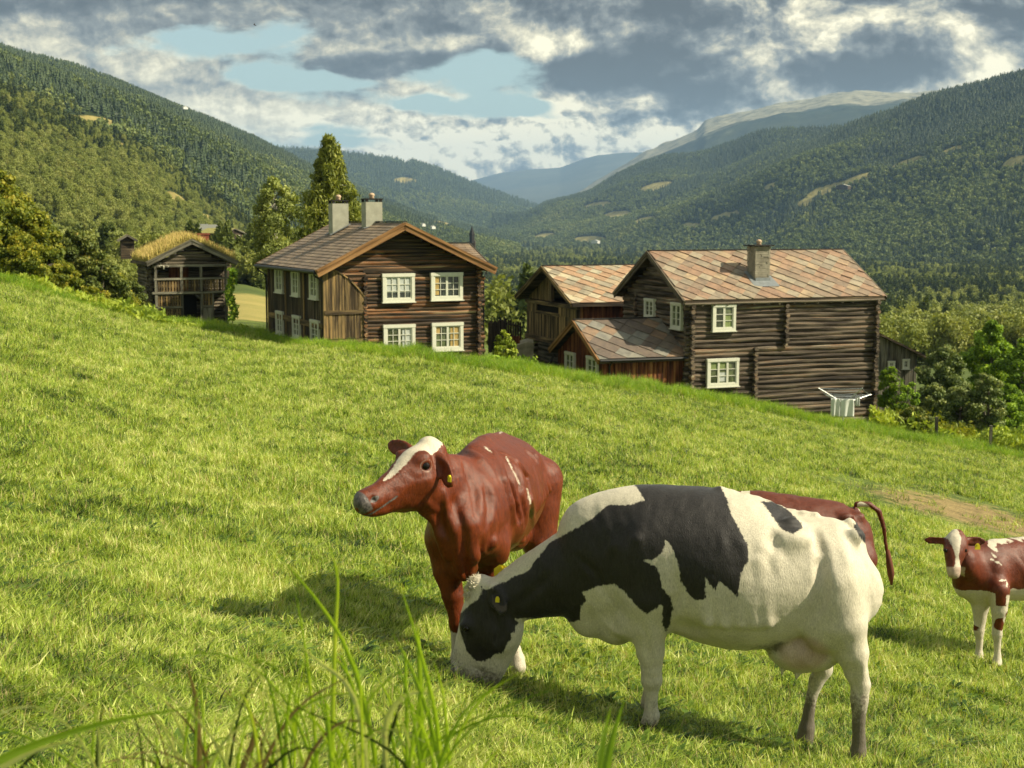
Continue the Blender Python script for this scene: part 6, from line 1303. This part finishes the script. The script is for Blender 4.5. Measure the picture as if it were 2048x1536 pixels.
# woods on the valley floor: sampled evenly over the view, so farther trees stand in larger groves
def woods(name, u0, u1, d0, d1, n, hs, coll, keep=None, conf=.5, pw=1.):
    u = rng.uniform(u0, u1, n); d = np.exp(rng.uniform(math.log(d0), math.log(d1), n) ); x_ = (u - 1024) / F * d; z_ = zg(x_, d, False)
    k = np.ones(n, bool) if keep is None else keep(u, d, x_)
    u, d, x_, z_ = u[k], d[k], x_[k], z_[k]; n = len(u); nn = vnoise(x_ / 70., d / 110., 5, 4) + rng.normal(0, .08, n); con = nn > conf
    idx = np.where(con, rng.integers(0, 3, n), 3 + rng.integers(0, 3, n)); h = hs * rng.uniform(.55, 1.25, n) * np.where(con, 1.1, .95) * (.8 + .4 * vnoise(x_ / 40., d / 60., 15, 3)); w = h * np.where(con, 1.1, .9)
    return scatter(name, np.column_stack([x_, d, z_ - .3]), np.column_stack([w, w, h]), idx, coll)
def mid_protos(nm, mc, md):
    L = []
    for i in range(3):
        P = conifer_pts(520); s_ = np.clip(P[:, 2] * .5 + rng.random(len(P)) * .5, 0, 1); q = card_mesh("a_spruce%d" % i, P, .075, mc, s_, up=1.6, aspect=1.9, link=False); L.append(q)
    for i in range(3):
        P, d, s_ = blob_pts(1500, 26, (.26, .26, .38), .56, .13); q = card_mesh("b_birch%d" % i, P, .048, md, s_ * .5 + rng.random(len(P)) * .5, normal_out=d, link=False, up=.4); L.append(q)
    return protos(nm, L)
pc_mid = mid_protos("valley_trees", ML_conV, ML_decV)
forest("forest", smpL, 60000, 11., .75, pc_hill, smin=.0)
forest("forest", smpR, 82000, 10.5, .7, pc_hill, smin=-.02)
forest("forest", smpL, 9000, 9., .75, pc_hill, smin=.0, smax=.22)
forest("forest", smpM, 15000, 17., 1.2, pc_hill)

clr = lambda u, d, x_: ~((d > 1500) & (vnoise(x_ / 180., d / 500., 77, 3) > .60))
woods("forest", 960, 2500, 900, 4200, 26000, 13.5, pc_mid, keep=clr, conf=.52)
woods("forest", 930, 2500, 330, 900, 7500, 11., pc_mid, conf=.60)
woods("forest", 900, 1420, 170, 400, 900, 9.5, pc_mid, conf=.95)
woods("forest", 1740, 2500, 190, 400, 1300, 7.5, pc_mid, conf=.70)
# scrub and trees between the far hay slope and the left hill
woods("scrub", -300, 620, 215, 420, 2400, 7., pc_mid, conf=.60)
woods("scrub", -300, 330, 118, 230, 900, 4.2, pc_mid, conf=.9)
woods("scrub", 500, 1060, 230, 700, 2400, 9., pc_mid, conf=.85)

# ------------------------------------------------------------------ single trees and shrubs
M_bark = plain("grey_bark", (.16, .14, .11), .9, .4, 6., bmp=.4); M_birchbark = plain("birch_bark", (.38, .36, .30), .8, .45, 5.)
ML = {
 'birch': leaf_mat("weeping_birch_leaves", [(0., (0.078, 0.100, 0.018)), (.4, (0.178, 0.212, 0.035)), (.7, (0.312, 0.333, 0.062)), (1., (0.490, 0.490, 0.123))], .3, .0),
 'birch2': leaf_mat("loose_birch_leaves", [(0., (0.112, 0.144, 0.035)), (.4, (0.223, 0.267, 0.066)), (.7, (0.356, 0.401, 0.112)), (1., (0.535, 0.535, 0.189))], .3, .0),
 'autumn': leaf_mat("yellowing_leaves", [(0., (.05, .08, .012)), (.35, (.14, .18, .020)), (.62, (.28, .29, .028)), (.9, (.46, .38, .045)), (1., (.45, .26, .06))], .35, .0),
 'dark': leaf_mat("dark_bush_leaves", [(0., (0.041, 0.062, 0.016)), (.4, (0.100, 0.134, 0.027)), (.75, (0.200, 0.223, 0.045)), (1., (0.446, 0.312, 0.066))], .25, .0),
 'green': leaf_mat("bright_garden_leaves", [(0., (0.066, 0.123, 0.016)), (.4, (0.167, 0.278, 0.027)), (.75, (0.333, 0.490, 0.049)), (1., (0.602, 0.650, 0.100))], .35, .0),
 'grey': leaf_mat("grey_green_leaves", [(0., (0.055, 0.089, 0.027)), (.4, (0.157, 0.212, 0.066)), (.75, (0.333, 0.379, 0.144)), (1., (0.645, 0.624, 0.289))], .25, .0),
 'weed': leaf_mat("weed_leaves", [(0., (0.112, 0.167, 0.023)), (.4, (0.267, 0.356, 0.045)), (.75, (0.490, 0.556, 0.078)), (1., (0.650, 0.579, 0.200))], .35, .0)}
def tree(name, base, height, crown, n, kind, label, cat='tree', leaf=.16, group=None, trunk_r=.12, lobes=26, weep=0., bark=None, lobe_r=.2, seed=1, droop=.3, stems=1):
    """crown: list of (z fraction, radius) giving the outline; leaves gather in lobes on limbs"""
    global rng
    keep_rng = rng; rng = np.random.default_rng(seed)
    e = empty(name, base, 0, label, cat, group); zs_, rs_ = zip(*crown); C_ = []; tb = MB()
    tips = []
    for k in range(lobes):
        t = zs_[0] + (zs_[-1] - zs_[0]) * ((k + .5) / lobes) ** .9; r_ = np.interp(t, zs_, rs_); ph = k * 2.399 + rng.normal(0, .3); rr = r_ * math.sqrt(rng.uniform(.10, 1.0)) * rng.uniform(.75, 1.25); tips.append((math.cos(ph) * rr, math.sin(ph) * rr, t * height, r_))
    for s_ in range(stems):
        o_ = np.array([rng.normal(0, .15) * (stems > 1), rng.normal(0, .15) * (stems > 1), 0]); pts = [o_ + (0, 0, -.3)]
        for i in range(1, 7): pts.append(o_ * (1 + i * .5) + (rng.normal(0, .03) * height * .3, rng.normal(0, .03) * height * .3, height * .9 * i / 6))
        tb.tube(pts, np.linspace(trunk_r, trunk_r * .15, 7), 7)
    trunk = np.array(pts)
    for (x_, y_, z_, r_) in tips:
        zb_ = max(.1 * height, z_ - math.hypot(x_, y_) * .9); q = np.array([np.interp(zb_, trunk[:, 2], trunk[:, 0]), np.interp(zb_, trunk[:, 2], trunk[:, 1]), zb_]); T = np.array([x_, y_, z_]); mdp = (q + T) / 2 + (0, 0, .1 * height * rng.random() * .4)
        tb.tube([q, mdp, T], [trunk_r * .35, trunk_r * .2, trunk_r * .06], 5)
    tb.build('trunk', bark or M_bark, e, True)
    tips = np.array(tips); m_ = len(tips); i = rng.integers(0, m_, n); lr = (np.maximum(tips[:, 3], height * .06) * lobe_r * 2.2 + height * .015)
    d = rng.normal(size=(n, 3)); d /= np.linalg.norm(d, axis=1)[:, None]; rad = rng.random(n) ** .4
    P = tips[i, :3] + d * (lr[i] * rad)[:, None] * np.array([1, 1, .62]); P[:, 2] -= (weep * rng.random(n) ** 1.5) * lr[i] * 1.6
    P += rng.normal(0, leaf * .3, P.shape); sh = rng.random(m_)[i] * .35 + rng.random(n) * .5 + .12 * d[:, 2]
    P[:, 2] = np.maximum(P[:, 2], .05)
    card_mesh('crown', P, leaf, ML[kind], sh, up=droop, parent=e, normal_out=d * (1, 1, 1), aspect=1.7 + weep)
    rng = keep_rng; return e
def at(u, vbase, d): return pt(u, vbase, d)
def gat(u, d): return on_ground(u, d)
def th_(u, vtop, base, d): return pt(u, vtop, d)[2] - base[2]
def T(u, vtop, d, r_px, kind, label, vbase=None, shape='round', n=6000, leaf=.15, **k):
    b = gat(u, d) if vbase is None else at(u, vbase, d); h = th_(u, vtop, b, d); r = r_px / F * d
    cr = {'round': [(.08, .55), (.25, .9), (.5, 1.), (.75, .8), (.92, .4), (1., .1)], 'bush': [(.05, .8), (.2, 1.), (.5, 1.), (.8, .7), (.95, .3)], 'tall': [(.18, .6), (.32, 1.), (.52, .98), (.70, .80), (.84, .55), (.94, .32), (1., .10)], 'cone': [(.05, .9), (.25, 1.), (.5, .8), (.75, .5), (1., .08)], 'apple': [(.38, .5), (.5, .95), (.7, 1.), (.88, .7), (1., .2)]}[shape]
    k.setdefault('name', 'tree'); nm = k.pop('name'); k.setdefault('seed', int(abs(u)) + 1)
    return tree(nm, b, h, [(a, q * r) for a, q in cr], int(n * 2.1), kind, label, leaf=leaf * .66, **k)
T(664, 272, 78, 62, 'birch', "tall weeping birch rising behind the two pale chimneys", shape='tall', n=11000, leaf=.14, name='birch_tree', weep=1.8, lobes=62, bark=M_birchbark, trunk_r=.2, lobe_r=.11, droop=1.5)
T(622, 470, 80, 40, 'birch', "lower bushy birch at the foot of the tall weeping birch", n=5000, leaf=.17, name='birch_tree', weep=.6, lobes=26, bark=M_birchbark, trunk_r=.12, droop=1.)
T(716, 425, 82, 28, 'birch', "slim birch half hidden behind the right pale chimney", n=4000, leaf=.16, name='birch_tree', weep=.9, lobes=22, bark=M_birchbark, droop=1.)
T(553, 356, 86, 48, 'birch2', "loose pale birch left of the tall weeping birch", shape='apple', n=6500, leaf=.15, name='birch_tree', weep=.5, lobes=34, bark=M_birchbark, trunk_r=.16, lobe_r=.15)
for k, (u_, vt, d_, rp, kd, lb) in enumerate([
  (8, 345, 66, 80, 'autumn', "tallest yellowing tree at the far left edge"), (-60, 330, 64, 80, 'autumn', "yellow tree cut by the left edge of the picture"),
  (75, 420, 67, 55, 'autumn', "orange tinged tree right of the tallest yellowing tree"), (45, 470, 64, 50, 'autumn', "lower yellow green bush below the tallest yellowing tree")]):
    T(u_, vt, d_, rp, kd, lb, shape='round', n=11000, leaf=.17, name='autumn_tree', lobes=46, group="yellowing trees at the left edge", lobe_r=.16)
for (u_, vt, d_, rp, kd, lb) in [(160, 455, 70, 48, 'dark', "large dark bush with a few yellow leaves, left of the storehouse"), (205, 520, 69, 44, 'dark', "dark green shrub between the dark bush and the storehouse"),
  (238, 545, 71, 34, 'autumn', "small yellow green shrub next to the storehouse wall"), (125, 520, 66, 38, 'autumn', "yellow shrub between the autumn trees and the dark bush"), (262, 560, 72, 26, 'dark', "low shrub touching the left wall of the storehouse"), (180, 575, 66, 30, 'autumn', "low yellowish shrub on the crest of the meadow")]:
    T(u_, vt, d_, rp, kd, lb, shape='bush', n=6500, leaf=.15, name='shrub', cat='shrub', lobes=34, lobe_r=.17, stems=3, trunk_r=.05)
T(1008, 662, 62, 27, 'weed', "small sunlit sapling between the farmhouse and the loft house", shape='cone', n=1300, leaf=.13, name='sapling', cat='sapling', trunk_r=.03, lobes=16)
# ivy on the corner of the storehouse
iv = empty("climbing_plant", pt(464, 640, 77.4), 0, "green climbing plant covering the right corner of the sod roofed storehouse", "climber"); n = 1500
q = rng.random(n); P = np.column_stack([rng.normal(0, .10, n) + .12 * np.sin(q * 9), rng.normal(.0, .12, n), q * 2.85]); card_mesh('foliage', P, .13, ML['green'], rng.random(n), parent=iv)
st = MB(); st.tube([(0, .1, -.2), (.05, .12, 1.2), (0, .1, 2.7)], [.03, .02, .01], 5); st.build('stem', M_bark, iv)
# garden at the right
G_ = "garden trees at the right"
T(1788, 736, 66, 30, 'green', "slender young apple tree close to the right corner of the log house", shape='apple', n=2600, leaf=.13, name='apple_tree', lobes=20, trunk_r=.06, lobe_r=.18, stems=2)
T(1822, 760, 63, 22, 'green', "low bright shrub right of the slender apple tree", shape='bush', n=1600, leaf=.12, name='shrub', cat='shrub', lobes=14, trunk_r=.03)
T(1896, 694, 74, 50, 'grey', "grey green rounded tree in front of the grey barn", n=9500, leaf=.15, name='garden_tree', lobes=46, lobe_r=.15)
T(1872, 765, 70, 34, 'grey', "lower grey green bush at the barn's foot", n=5000, leaf=.14, name='shrub', cat='shrub', shape='bush', lobes=30, lobe_r=.16)
T(1930, 770, 68, 44, 'grey', "dark grey green bush between the rounded tree and the reddish topped bush", n=5500, leaf=.14, name='shrub', cat='shrub', shape='bush', lobes=30, lobe_r=.16)
T(1983, 742, 67, 34, 'grey', "egg shaped bush with reddish top near the right post", n=5200, leaf=.13, name='shrub', cat='shrub', shape='bush', lobes=26, lobe_r=.17)
T(1988, 645, 80, 50, 'green', "tall bright green tree standing highest in the garden", n=8500, leaf=.19, name='garden_tree', lobes=42, lobe_r=.16)
T(2052, 680, 78, 30, 'green', "dark green tree cut by the right edge of the picture", n=6500, leaf=.19, name='garden_tree', lobes=36, lobe_r=.17)
T(2030, 765, 71, 38, 'green', "round green bush at the right edge below the trees", n=4200, leaf=.13, name='shrub', cat='shrub', shape='bush', lobes=26, lobe_r=.17)
T(1834, 815, 60.5, 36, 'dark', "low dark bush beside the nearer fence post", shape='bush', n=3500, leaf=.12, name='shrub', cat='shrub', lobes=22, trunk_r=.03)
# weeds of the uncut strip: tall herbs at the right edge of the meadow
def weeds(name, u0, u1, d0, d1, n, h0, kind, leaf=.10):
    u = rng.uniform(u0, u1, n); d = rng.uniform(d0, d1, n); x_ = (u - 1024) / F * d; z_ = zg(x_, d); hh = h0 * (.1 + 1.7 * vnoise(x_ * .9, d * .7, 9, 4) ** 1.6) ; P = np.column_stack([x_, d, z_ + hh * rng.random(n) ** .7])
    o_ = card_mesh(name, P, leaf, ML[kind], np.clip(vnoise(x_ * .5, d * .4, 19, 3) * .6 + rng.random(n) * .5 - .05, 0, 1), up=1.2, aspect=2.6); tag(o_, kind='stuff')
weeds("weeds", 1745, 2140, 59.5, 69, 20000, .95, 'weed', .11)
weeds("weeds", 1800, 1960, 62, 66, 2500, 1.55, 'autumn', .10)
weeds("weeds", -60, 330, 61, 71, 7000, .62, 'weed', .13)
weeds("weeds", 330, 640, 61, 67, 4000, .22, 'weed', .10)
weeds("weeds", 975, 1075, 56, 66, 2500, .5, 'green', .09)
# ------------------------------------------------------------------ grass
def blade_mesh(name, n, rad, h0, h1, w, lean, mat, seg=3, curl=.6, straw=.06, seed=0):
    rg = np.random.default_rng(seed); V_, F_, S_, k = [], [], [], 0
    for i in range(n):
        a, r_ = rg.random() * 6.283, rad * math.sqrt(rg.random()); b = np.array([math.cos(a) * r_, math.sin(a) * r_, -.01]); h = rg.uniform(h0, h1); ph = rg.random() * 6.283
        ld = np.array([math.cos(ph), math.sin(ph), 0]); sdv = np.array([-ld[1], ld[0], 0]) ; th = rg.normal(0, .5); sdv = sdv * math.cos(th) + ld * math.sin(th); l = abs(rg.normal(lean, lean * .6)); sh = rg.random(); sh = .9 + .1 * rg.random() if rg.random() < straw else sh * .85
        ww = w * rg.uniform(.7, 1.3)
        for s_ in range(seg + 1):
            t = s_ / seg; p_ = b + ld * (l * h * (t ** 1.7)) + np.array([0, 0, 1]) * h * (t - curl * l * .35 * t * t); q = ww * (1 - t) ** .6 / 2
            if s_ == seg: V_.append(p_); S_.append(sh); k += 1
            else: V_ += [p_ - sdv * q, p_ + sdv * q]; S_ += [sh, sh]; k += 2
        o_ = k - (2 * seg + 1)
        for s_ in range(seg - 1): F_.append([o_ + 2 * s_, o_ + 2 * s_ + 1, o_ + 2 * s_ + 3, o_ + 2 * s_ + 2])
        F_.append([o_ + 2 * seg - 2, o_ + 2 * seg - 1, o_ + 2 * seg])
    return mesh_obj(name, V_, F_, mat, attrs=[('shade', 'FLOAT', S_)], link=False)
def mat_grass(name, stops, trans=.35, straw=(.50, .42, .19)):
    m, nt, p, o = new_mat(name); oi = nt.nodes.new('ShaderNodeObjectInfo'); rnd = X(nt, oi.outputs['Random']); a = attr(nt, 'shade', 'Fac'); P = worldco(nt)
    n1 = noise(nt, P, .35, 4, .6); n2 = noise(nt, P, 2.4, 4, .6)
    n3 = noise(nt, P, 7.5, 3, .6); f = a * .62 + rnd * .42 + (n1 - .5) * .9 + (n2 - .5) * 1.3 + (n3 - .5) * 1.2 - .01
    c = ramp(nt, f, stops); c = mix(nt, a.ss(.88, .9), c, straw)
    setc(nt, p, 'Base Color', c); setc(nt, p, 'Roughness', .5); setc(nt, p, 'Specular IOR Level', .35)
    ge = nt.nodes.new('ShaderNodeNewGeometry'); vm = nt.nodes.new('ShaderNodeVectorMath'); vm.operation = 'MULTIPLY_ADD'; nt.links.new(ge.outputs['Normal'], vm.inputs[0]); vm.inputs[1].default_value = (.95, .95, .95); vm.inputs[2].default_value = (0, 0, .12)
    vn = nt.nodes.new('ShaderNodeVectorMath'); vn.operation = 'NORMALIZE'; nt.links.new(vm.outputs[0], vn.inputs[0]); nt.links.new(vn.outputs[0], p.inputs['Normal'])
    t = nt.nodes.new('ShaderNodeBsdfTranslucent'); nt.links.new(mix(nt, 1., c, (1.2, 1.15, .45), 'MULTIPLY').s, t.inputs[0]); ms = nt.nodes.new('ShaderNodeMixShader'); ms.inputs[0].default_value = trans
    nt.links.new(p.outputs[0], ms.inputs[1]); nt.links.new(t.outputs[0], ms.inputs[2]); nt.links.new(ms.outputs[0], o.inputs[0]); return m
MG = mat_grass("pasture_grass", [(0., (.016, .034, .006)), (.20, (.070, .130, .012)), (.43, (.24, .345, .032)), (.66, (.43, .53, .080)), (.92, (.66, .67, .27))])
MGL = mat_grass("long_grass", [(0., (.08, .17, .010)), (.4, (.19, .33, .016)), (.75, (.32, .46, .03)), (1., (.44, .52, .06))], .4)
MGH = mat_grass("herb_leaves", [(0., (.035, .080, .010)), (.5, (.11, .19, .020)), (1., (.27, .37, .05))], .3, (.2, .28, .04))
def herb_mesh(name, n, mat, seed):
    rg = np.random.default_rng(seed); V_, F_, S_ = [], [], []
    for i in range(n):
        a = rg.random() * 6.283; L = rg.uniform(.05, .13); w = L * rg.uniform(.28, .42); r0 = rg.uniform(0, .06); d = np.array([math.cos(a), math.sin(a), 0]); s_ = np.array([-d[1], d[0], 0]); up = rg.uniform(.25, 1.1); o_ = len(V_); sh = rg.random() * .8
        for j, t in enumerate((0, .3, .6, .85, 1.)):
            c_ = d * (r0 + L * t) + np.array([0, 0, 1]) * (L * up * (t - .55 * t * t) + .02); q = w * math.sin(math.pi * min(1, t * .92 + .06)) / 2; V_ += [c_ - s_ * q + (0, 0, q * .3), c_ + s_ * q + (0, 0, q * .3)]; S_ += [sh, sh]
            if j: k = o_ + 2 * j; F_.append([k - 2, k - 1, k + 1, k])
    return mesh_obj(name, V_, F_, mat, attrs=[('shade', 'FLOAT', S_)], link=False)
pg = [blade_mesh("a_tuft%d" % i, 21, .12, .030, .125, .0105, [.5, .8, 1.1, .65, .9][i], MG, seed=i) for i in range(5)]
pg += [blade_mesh("b_tuft%d" % i, 30, .07, .08, .17, .0050, .55 + .2 * i, MGL, seg=4, seed=20 + i, straw=.03) for i in range(3)]
pg += [herb_mesh("c_herb%d" % i, 13, MGH, 40 + i) for i in range(2)]
pg += [blade_mesh("d_straw0", 12, .12, .05, .12, .0035, 2.2, MG, seed=60, straw=1., curl=.2)]
pgc = protos("grass_plants", pg)
def lay(n, d0, d1, kinds, prob, s0, s1, u0=-120, u1=2170, thr=None, far_gain=.35, name="grass", lnpow=1.):
    u = rng.uniform(u0, u1, n); d = np.exp(math.log(d0) + (math.log(d1) - math.log(d0)) * rng.random(n) ** lnpow); x_ = (u - 1024) / F * d; cd = np.interp(u, UC, CREST_D); k = d < cd + 3
    bare = (((x_ - 10.6) / 3.2) ** 2 + ((d - 32) / 4.2) ** 2 < .5 + vnoise(x_ * 1.3, d * .9, 3, 3) * .9) & (rng.random(n) < .9); k &= ~bare
    if thr is not None: k &= thr(x_, d, u)
    x_, d = x_[k], d[k]; n = len(d); s_ = rng.uniform(s0, s1, n) * (1 + np.clip(d - 9, 0, 60) / 9 * far_gain * .35); z_ = zg(x_, d); hs = .35 + 1.35 * vnoise(x_ * 1.3, d * 1.0, 12, 5, .65)
    return scatter(name, np.column_stack([x_, d, z_]), np.column_stack([s_, s_, s_ * hs]), rng.choice(kinds, n, p=prob), pgc, tilt=.10)
lay(42000, 4.3, 13, [0, 1, 2, 3, 4], [.2] * 5, .62, 1.02, u0=-350, u1=2450)
lay(62000, 12, 62, [0, 1, 2, 3, 4], [.2] * 5, .75, 1.3, u0=-350, u1=2450)
lay(4600, 4.3, 14, [5, 6, 7], [.4, .3, .3], .45, .85, thr=lambda x_, d, u: vnoise(x_ * .9, d * .7, 41, 3) > .50)
lay(5000, 12, 60, [5, 6, 7], [.4, .3, .3], .6, .9, thr=lambda x_, d, u: vnoise(x_ * .5, d * .4, 42, 3) > .55)
lay(8500, 4.3, 26, [8, 9], [.5, .5], .45, .95, thr=lambda x_, d, u: vnoise(x_ * .8, d * .6, 44, 3) > .50, far_gain=.2)
lay(3500, 4.3, 30, [10], [1.], .7, 1.2)
lay(26000, 44, 66, [5, 6, 7], [.4, .3, .3], 1.3, 2.6, thr=lambda x_, d, u: (d > np.interp(u, UC, CREST_D) - 4.2 + 2. * vnoise(x_ * .7, 1, 4, 3)), far_gain=.1)
# ---- tall stalks close to the camera
MT = mat_grass("tall_green_blade", [(0., (.12, .22, .018)), (.5, (.26, .40, .03)), (1., (.42, .52, .07))], .6); MTp = mat_grass("tall_pale_blade", [(0., (.36, .42, .18)), (1., (.55, .58, .28))], .45); MTd = mat_grass("tall_dark_blade", [(0., (.02, .04, .006)), (1., (.05, .08, .012))], .3)
MTr = mat_grass("rusty_seed_head", [(0., (.20, .13, .06)), (1., (.34, .24, .12))], .2)
def long_blade(px, d_tip, d_root, w):
    """ribbon with a slight fold along picture-measured bends, each bend at its own distance"""
    t = np.linspace(0, 1, len(px)); tt = np.linspace(0, 1, 12); P = np.array([pt(u, v, d_root + (d_tip - d_root) * a) for (u, v), a in zip(px, t)])
    P = np.column_stack([np.interp(tt, t, P[:, k]) for k in range(3)]); 
    for _ in range(2): P[1:-1] = P[:-2] * .25 + P[1:-1] * .5 + P[2:] * .25
    V_, F_ = [], []
    for i in range(12):
        d = P[min(i + 1, 11)] - P[max(i - 1, 0)]; s_ = np.cross(d, (.3, 1, .2)); s_ /= np.linalg.norm(s_); q = w * (1 - tt[i] ** 2.2) / 2 + .0003; V_ += [P[i] - s_ * q, P[i] + (0, .002, 0), P[i] + s_ * q]
        if i: a = 3 * i; F_ += [[a - 3, a - 2, a + 1, a], [a - 2, a - 1, a + 2, a + 1]]
    return V_, F_
def tuft(label, specs, mats_order=(0,)):
    roots = []; parts = {}
    for px, dt, dr, w, mt in specs:
        u, v = px[0]; rt = pt(u, v, dr); g = rt.copy(); g[2] = float(zg(rt[0], dr)) - .02; V_, F_ = long_blade(px, dt, dr, w)
        V_ = np.array(V_); base = [g + (-w / 2, 0, 0), g, g + (w / 2, 0, 0)]; V_ = np.vstack([base, V_]); F_ = [[0, 1, 4, 3], [1, 2, 5, 4]] + [[i + 3 for i in f] for f in F_]
        parts.setdefault(mt.name, (mt, []))[1].append((V_, F_)); roots.append(g)
    base = np.mean(roots, 0); e = empty("tall_grass", base, 0, label, "tall grass", "tall grass tufts close in front")
    for mt, L_s in parts.values():
        for V_, F_ in L_s: mesh_obj("blade", V_ - base, F_, mt, e, attrs=[('shade', 'FLOAT', np.full(len(V_), random.random() * .8))])
    return e
def rnd_specs(u0, u1, v0, v1, n, d0, d1, seed, mats):
    rg = np.random.default_rng(seed); L_s = []
    for i in range(n):
        u = rg.uniform(u0, u1); tv = rg.uniform(v0, v1); lean = rg.normal(0, 95); dr = rg.uniform(d0, d1)
        px = [(u, 1760), (u + lean * .2, 1760 - (1760 - tv) * .5), (u + lean * .7, tv + 60), (u + lean * 1.5, tv)]
        if rg.random() < .3: px.append((u + lean * 2.3, tv + rg.uniform(20, 60)))
        L_s.append((px, dr - .1, dr, rg.uniform(.003, .007), mats[int(rg.random() * len(mats))]))
    return L_s
tuft("tall blurred grass reaching up in front of the red cow's shadow, its bent blades highest of all", [
    ([(770, 1760), (755, 1500), (700, 1290), (620, 1180), (536, 1088)], 2.2, 2.3, .010, MT), ([(662, 1760), (664, 1480), (670, 1240), (680, 1150), (655, 1085)], 2.3, 2.35, .009, MT),
    ([(880, 1760), (884, 1500), (862, 1380), (830, 1265), (797, 1160)], 2.1, 2.2, .009, MT), ([(900, 1760), (890, 1560), (850, 1400), (815, 1320), (782, 1262)], 2.2, 2.2, .009, MT),
    ([(740, 1760), (735, 1500), (706, 1362), (640, 1330), (594, 1284)], 2.2, 2.2, .011, MTp), ([(800, 1760), (765, 1500), (772, 1420), (830, 1372), (905, 1402)], 2.2, 2.3, .012, MTp),
    ([(745, 1760), (760, 1540), (790, 1440), (812, 1372)], 2.25, 2.3, .009, MTd), ([(820, 1760), (850, 1560), (760, 1480), (640, 1435), (560, 1400)], 2.1, 2.2, .007, MTd),
    ([(640, 1760), (634, 1500), (612, 1300), (590, 1180)], 2.4, 2.4, .008, MT), ([(850, 1760), (842, 1450), (838, 1300), (835, 1250)], 2.3, 2.3, .013, MT)] + rnd_specs(560, 920, 1290, 1500, 70, 2.0, 2.7, 5, [MT, MT, MT, MTp, MTp]))
tuft("low dense blades at the bottom, left of the tallest blurred grass", rnd_specs(330, 600, 1330, 1520, 60, 2.0, 2.7, 6, [MT, MT, MT, MTp, MTp, MTd, MTr]) + [([(460, 1760), (470, 1560), (520, 1460), (480, 1380)], 2.1, 2.2, .012, MTr), ([(380, 1760), (400, 1560), (395, 1400), (372, 1328)], 2.2, 2.3, .014, MTr)])
tuft("long bowed blade with pale tip sweeping across the lower left corner", [([(-160, 1760), (-90, 1560), (60, 1490), (230, 1435), (420, 1412)], 1.9, 1.9, .014, MT), ([(-120, 1760), (-40, 1560), (60, 1500), (160, 1480)], 1.9, 2.0, .012, MTp)] + rnd_specs(-40, 330, 1390, 1530, 34, 2.0, 2.6, 7, [MT, MTp, MTd, MT]))
tuft("two bright blurred blades at the bottom edge below the black and white cow's chest", [([(1205, 1760), (1208, 1560), (1225, 1470), (1248, 1402)], 2.0, 2.0, .014, MT), ([(1200, 1760), (1196, 1560), (1206, 1480), (1222, 1412)], 2.05, 2.0, .012, MT), ([(1218, 1760), (1212, 1600), (1204, 1540), (1192, 1512)], 2.05, 2.0, .010, MTp)])
# ------------------------------------------------------------------ haze
hz = MB(); hz.box((-16000, -40, -420), (17000, 18500, 960))
hm = bpy.data.materials.new("thin_blue_air"); hm.use_nodes = True; hm.node_tree.nodes.clear()
ho = hm.node_tree.nodes.new('ShaderNodeOutputMaterial'); hv = hm.node_tree.nodes.new('ShaderNodeVolumePrincipled')
hv.inputs['Color'].default_value = (.40, .64, 1., 1); hv.inputs['Density'].default_value = 5.8e-5; hv.inputs['Anisotropy'].default_value = 0.0
hm.node_tree.links.new(hv.outputs[0], ho.inputs['Volume'])
haze = hz.build("haze", hm); tag(haze, kind='stuff')
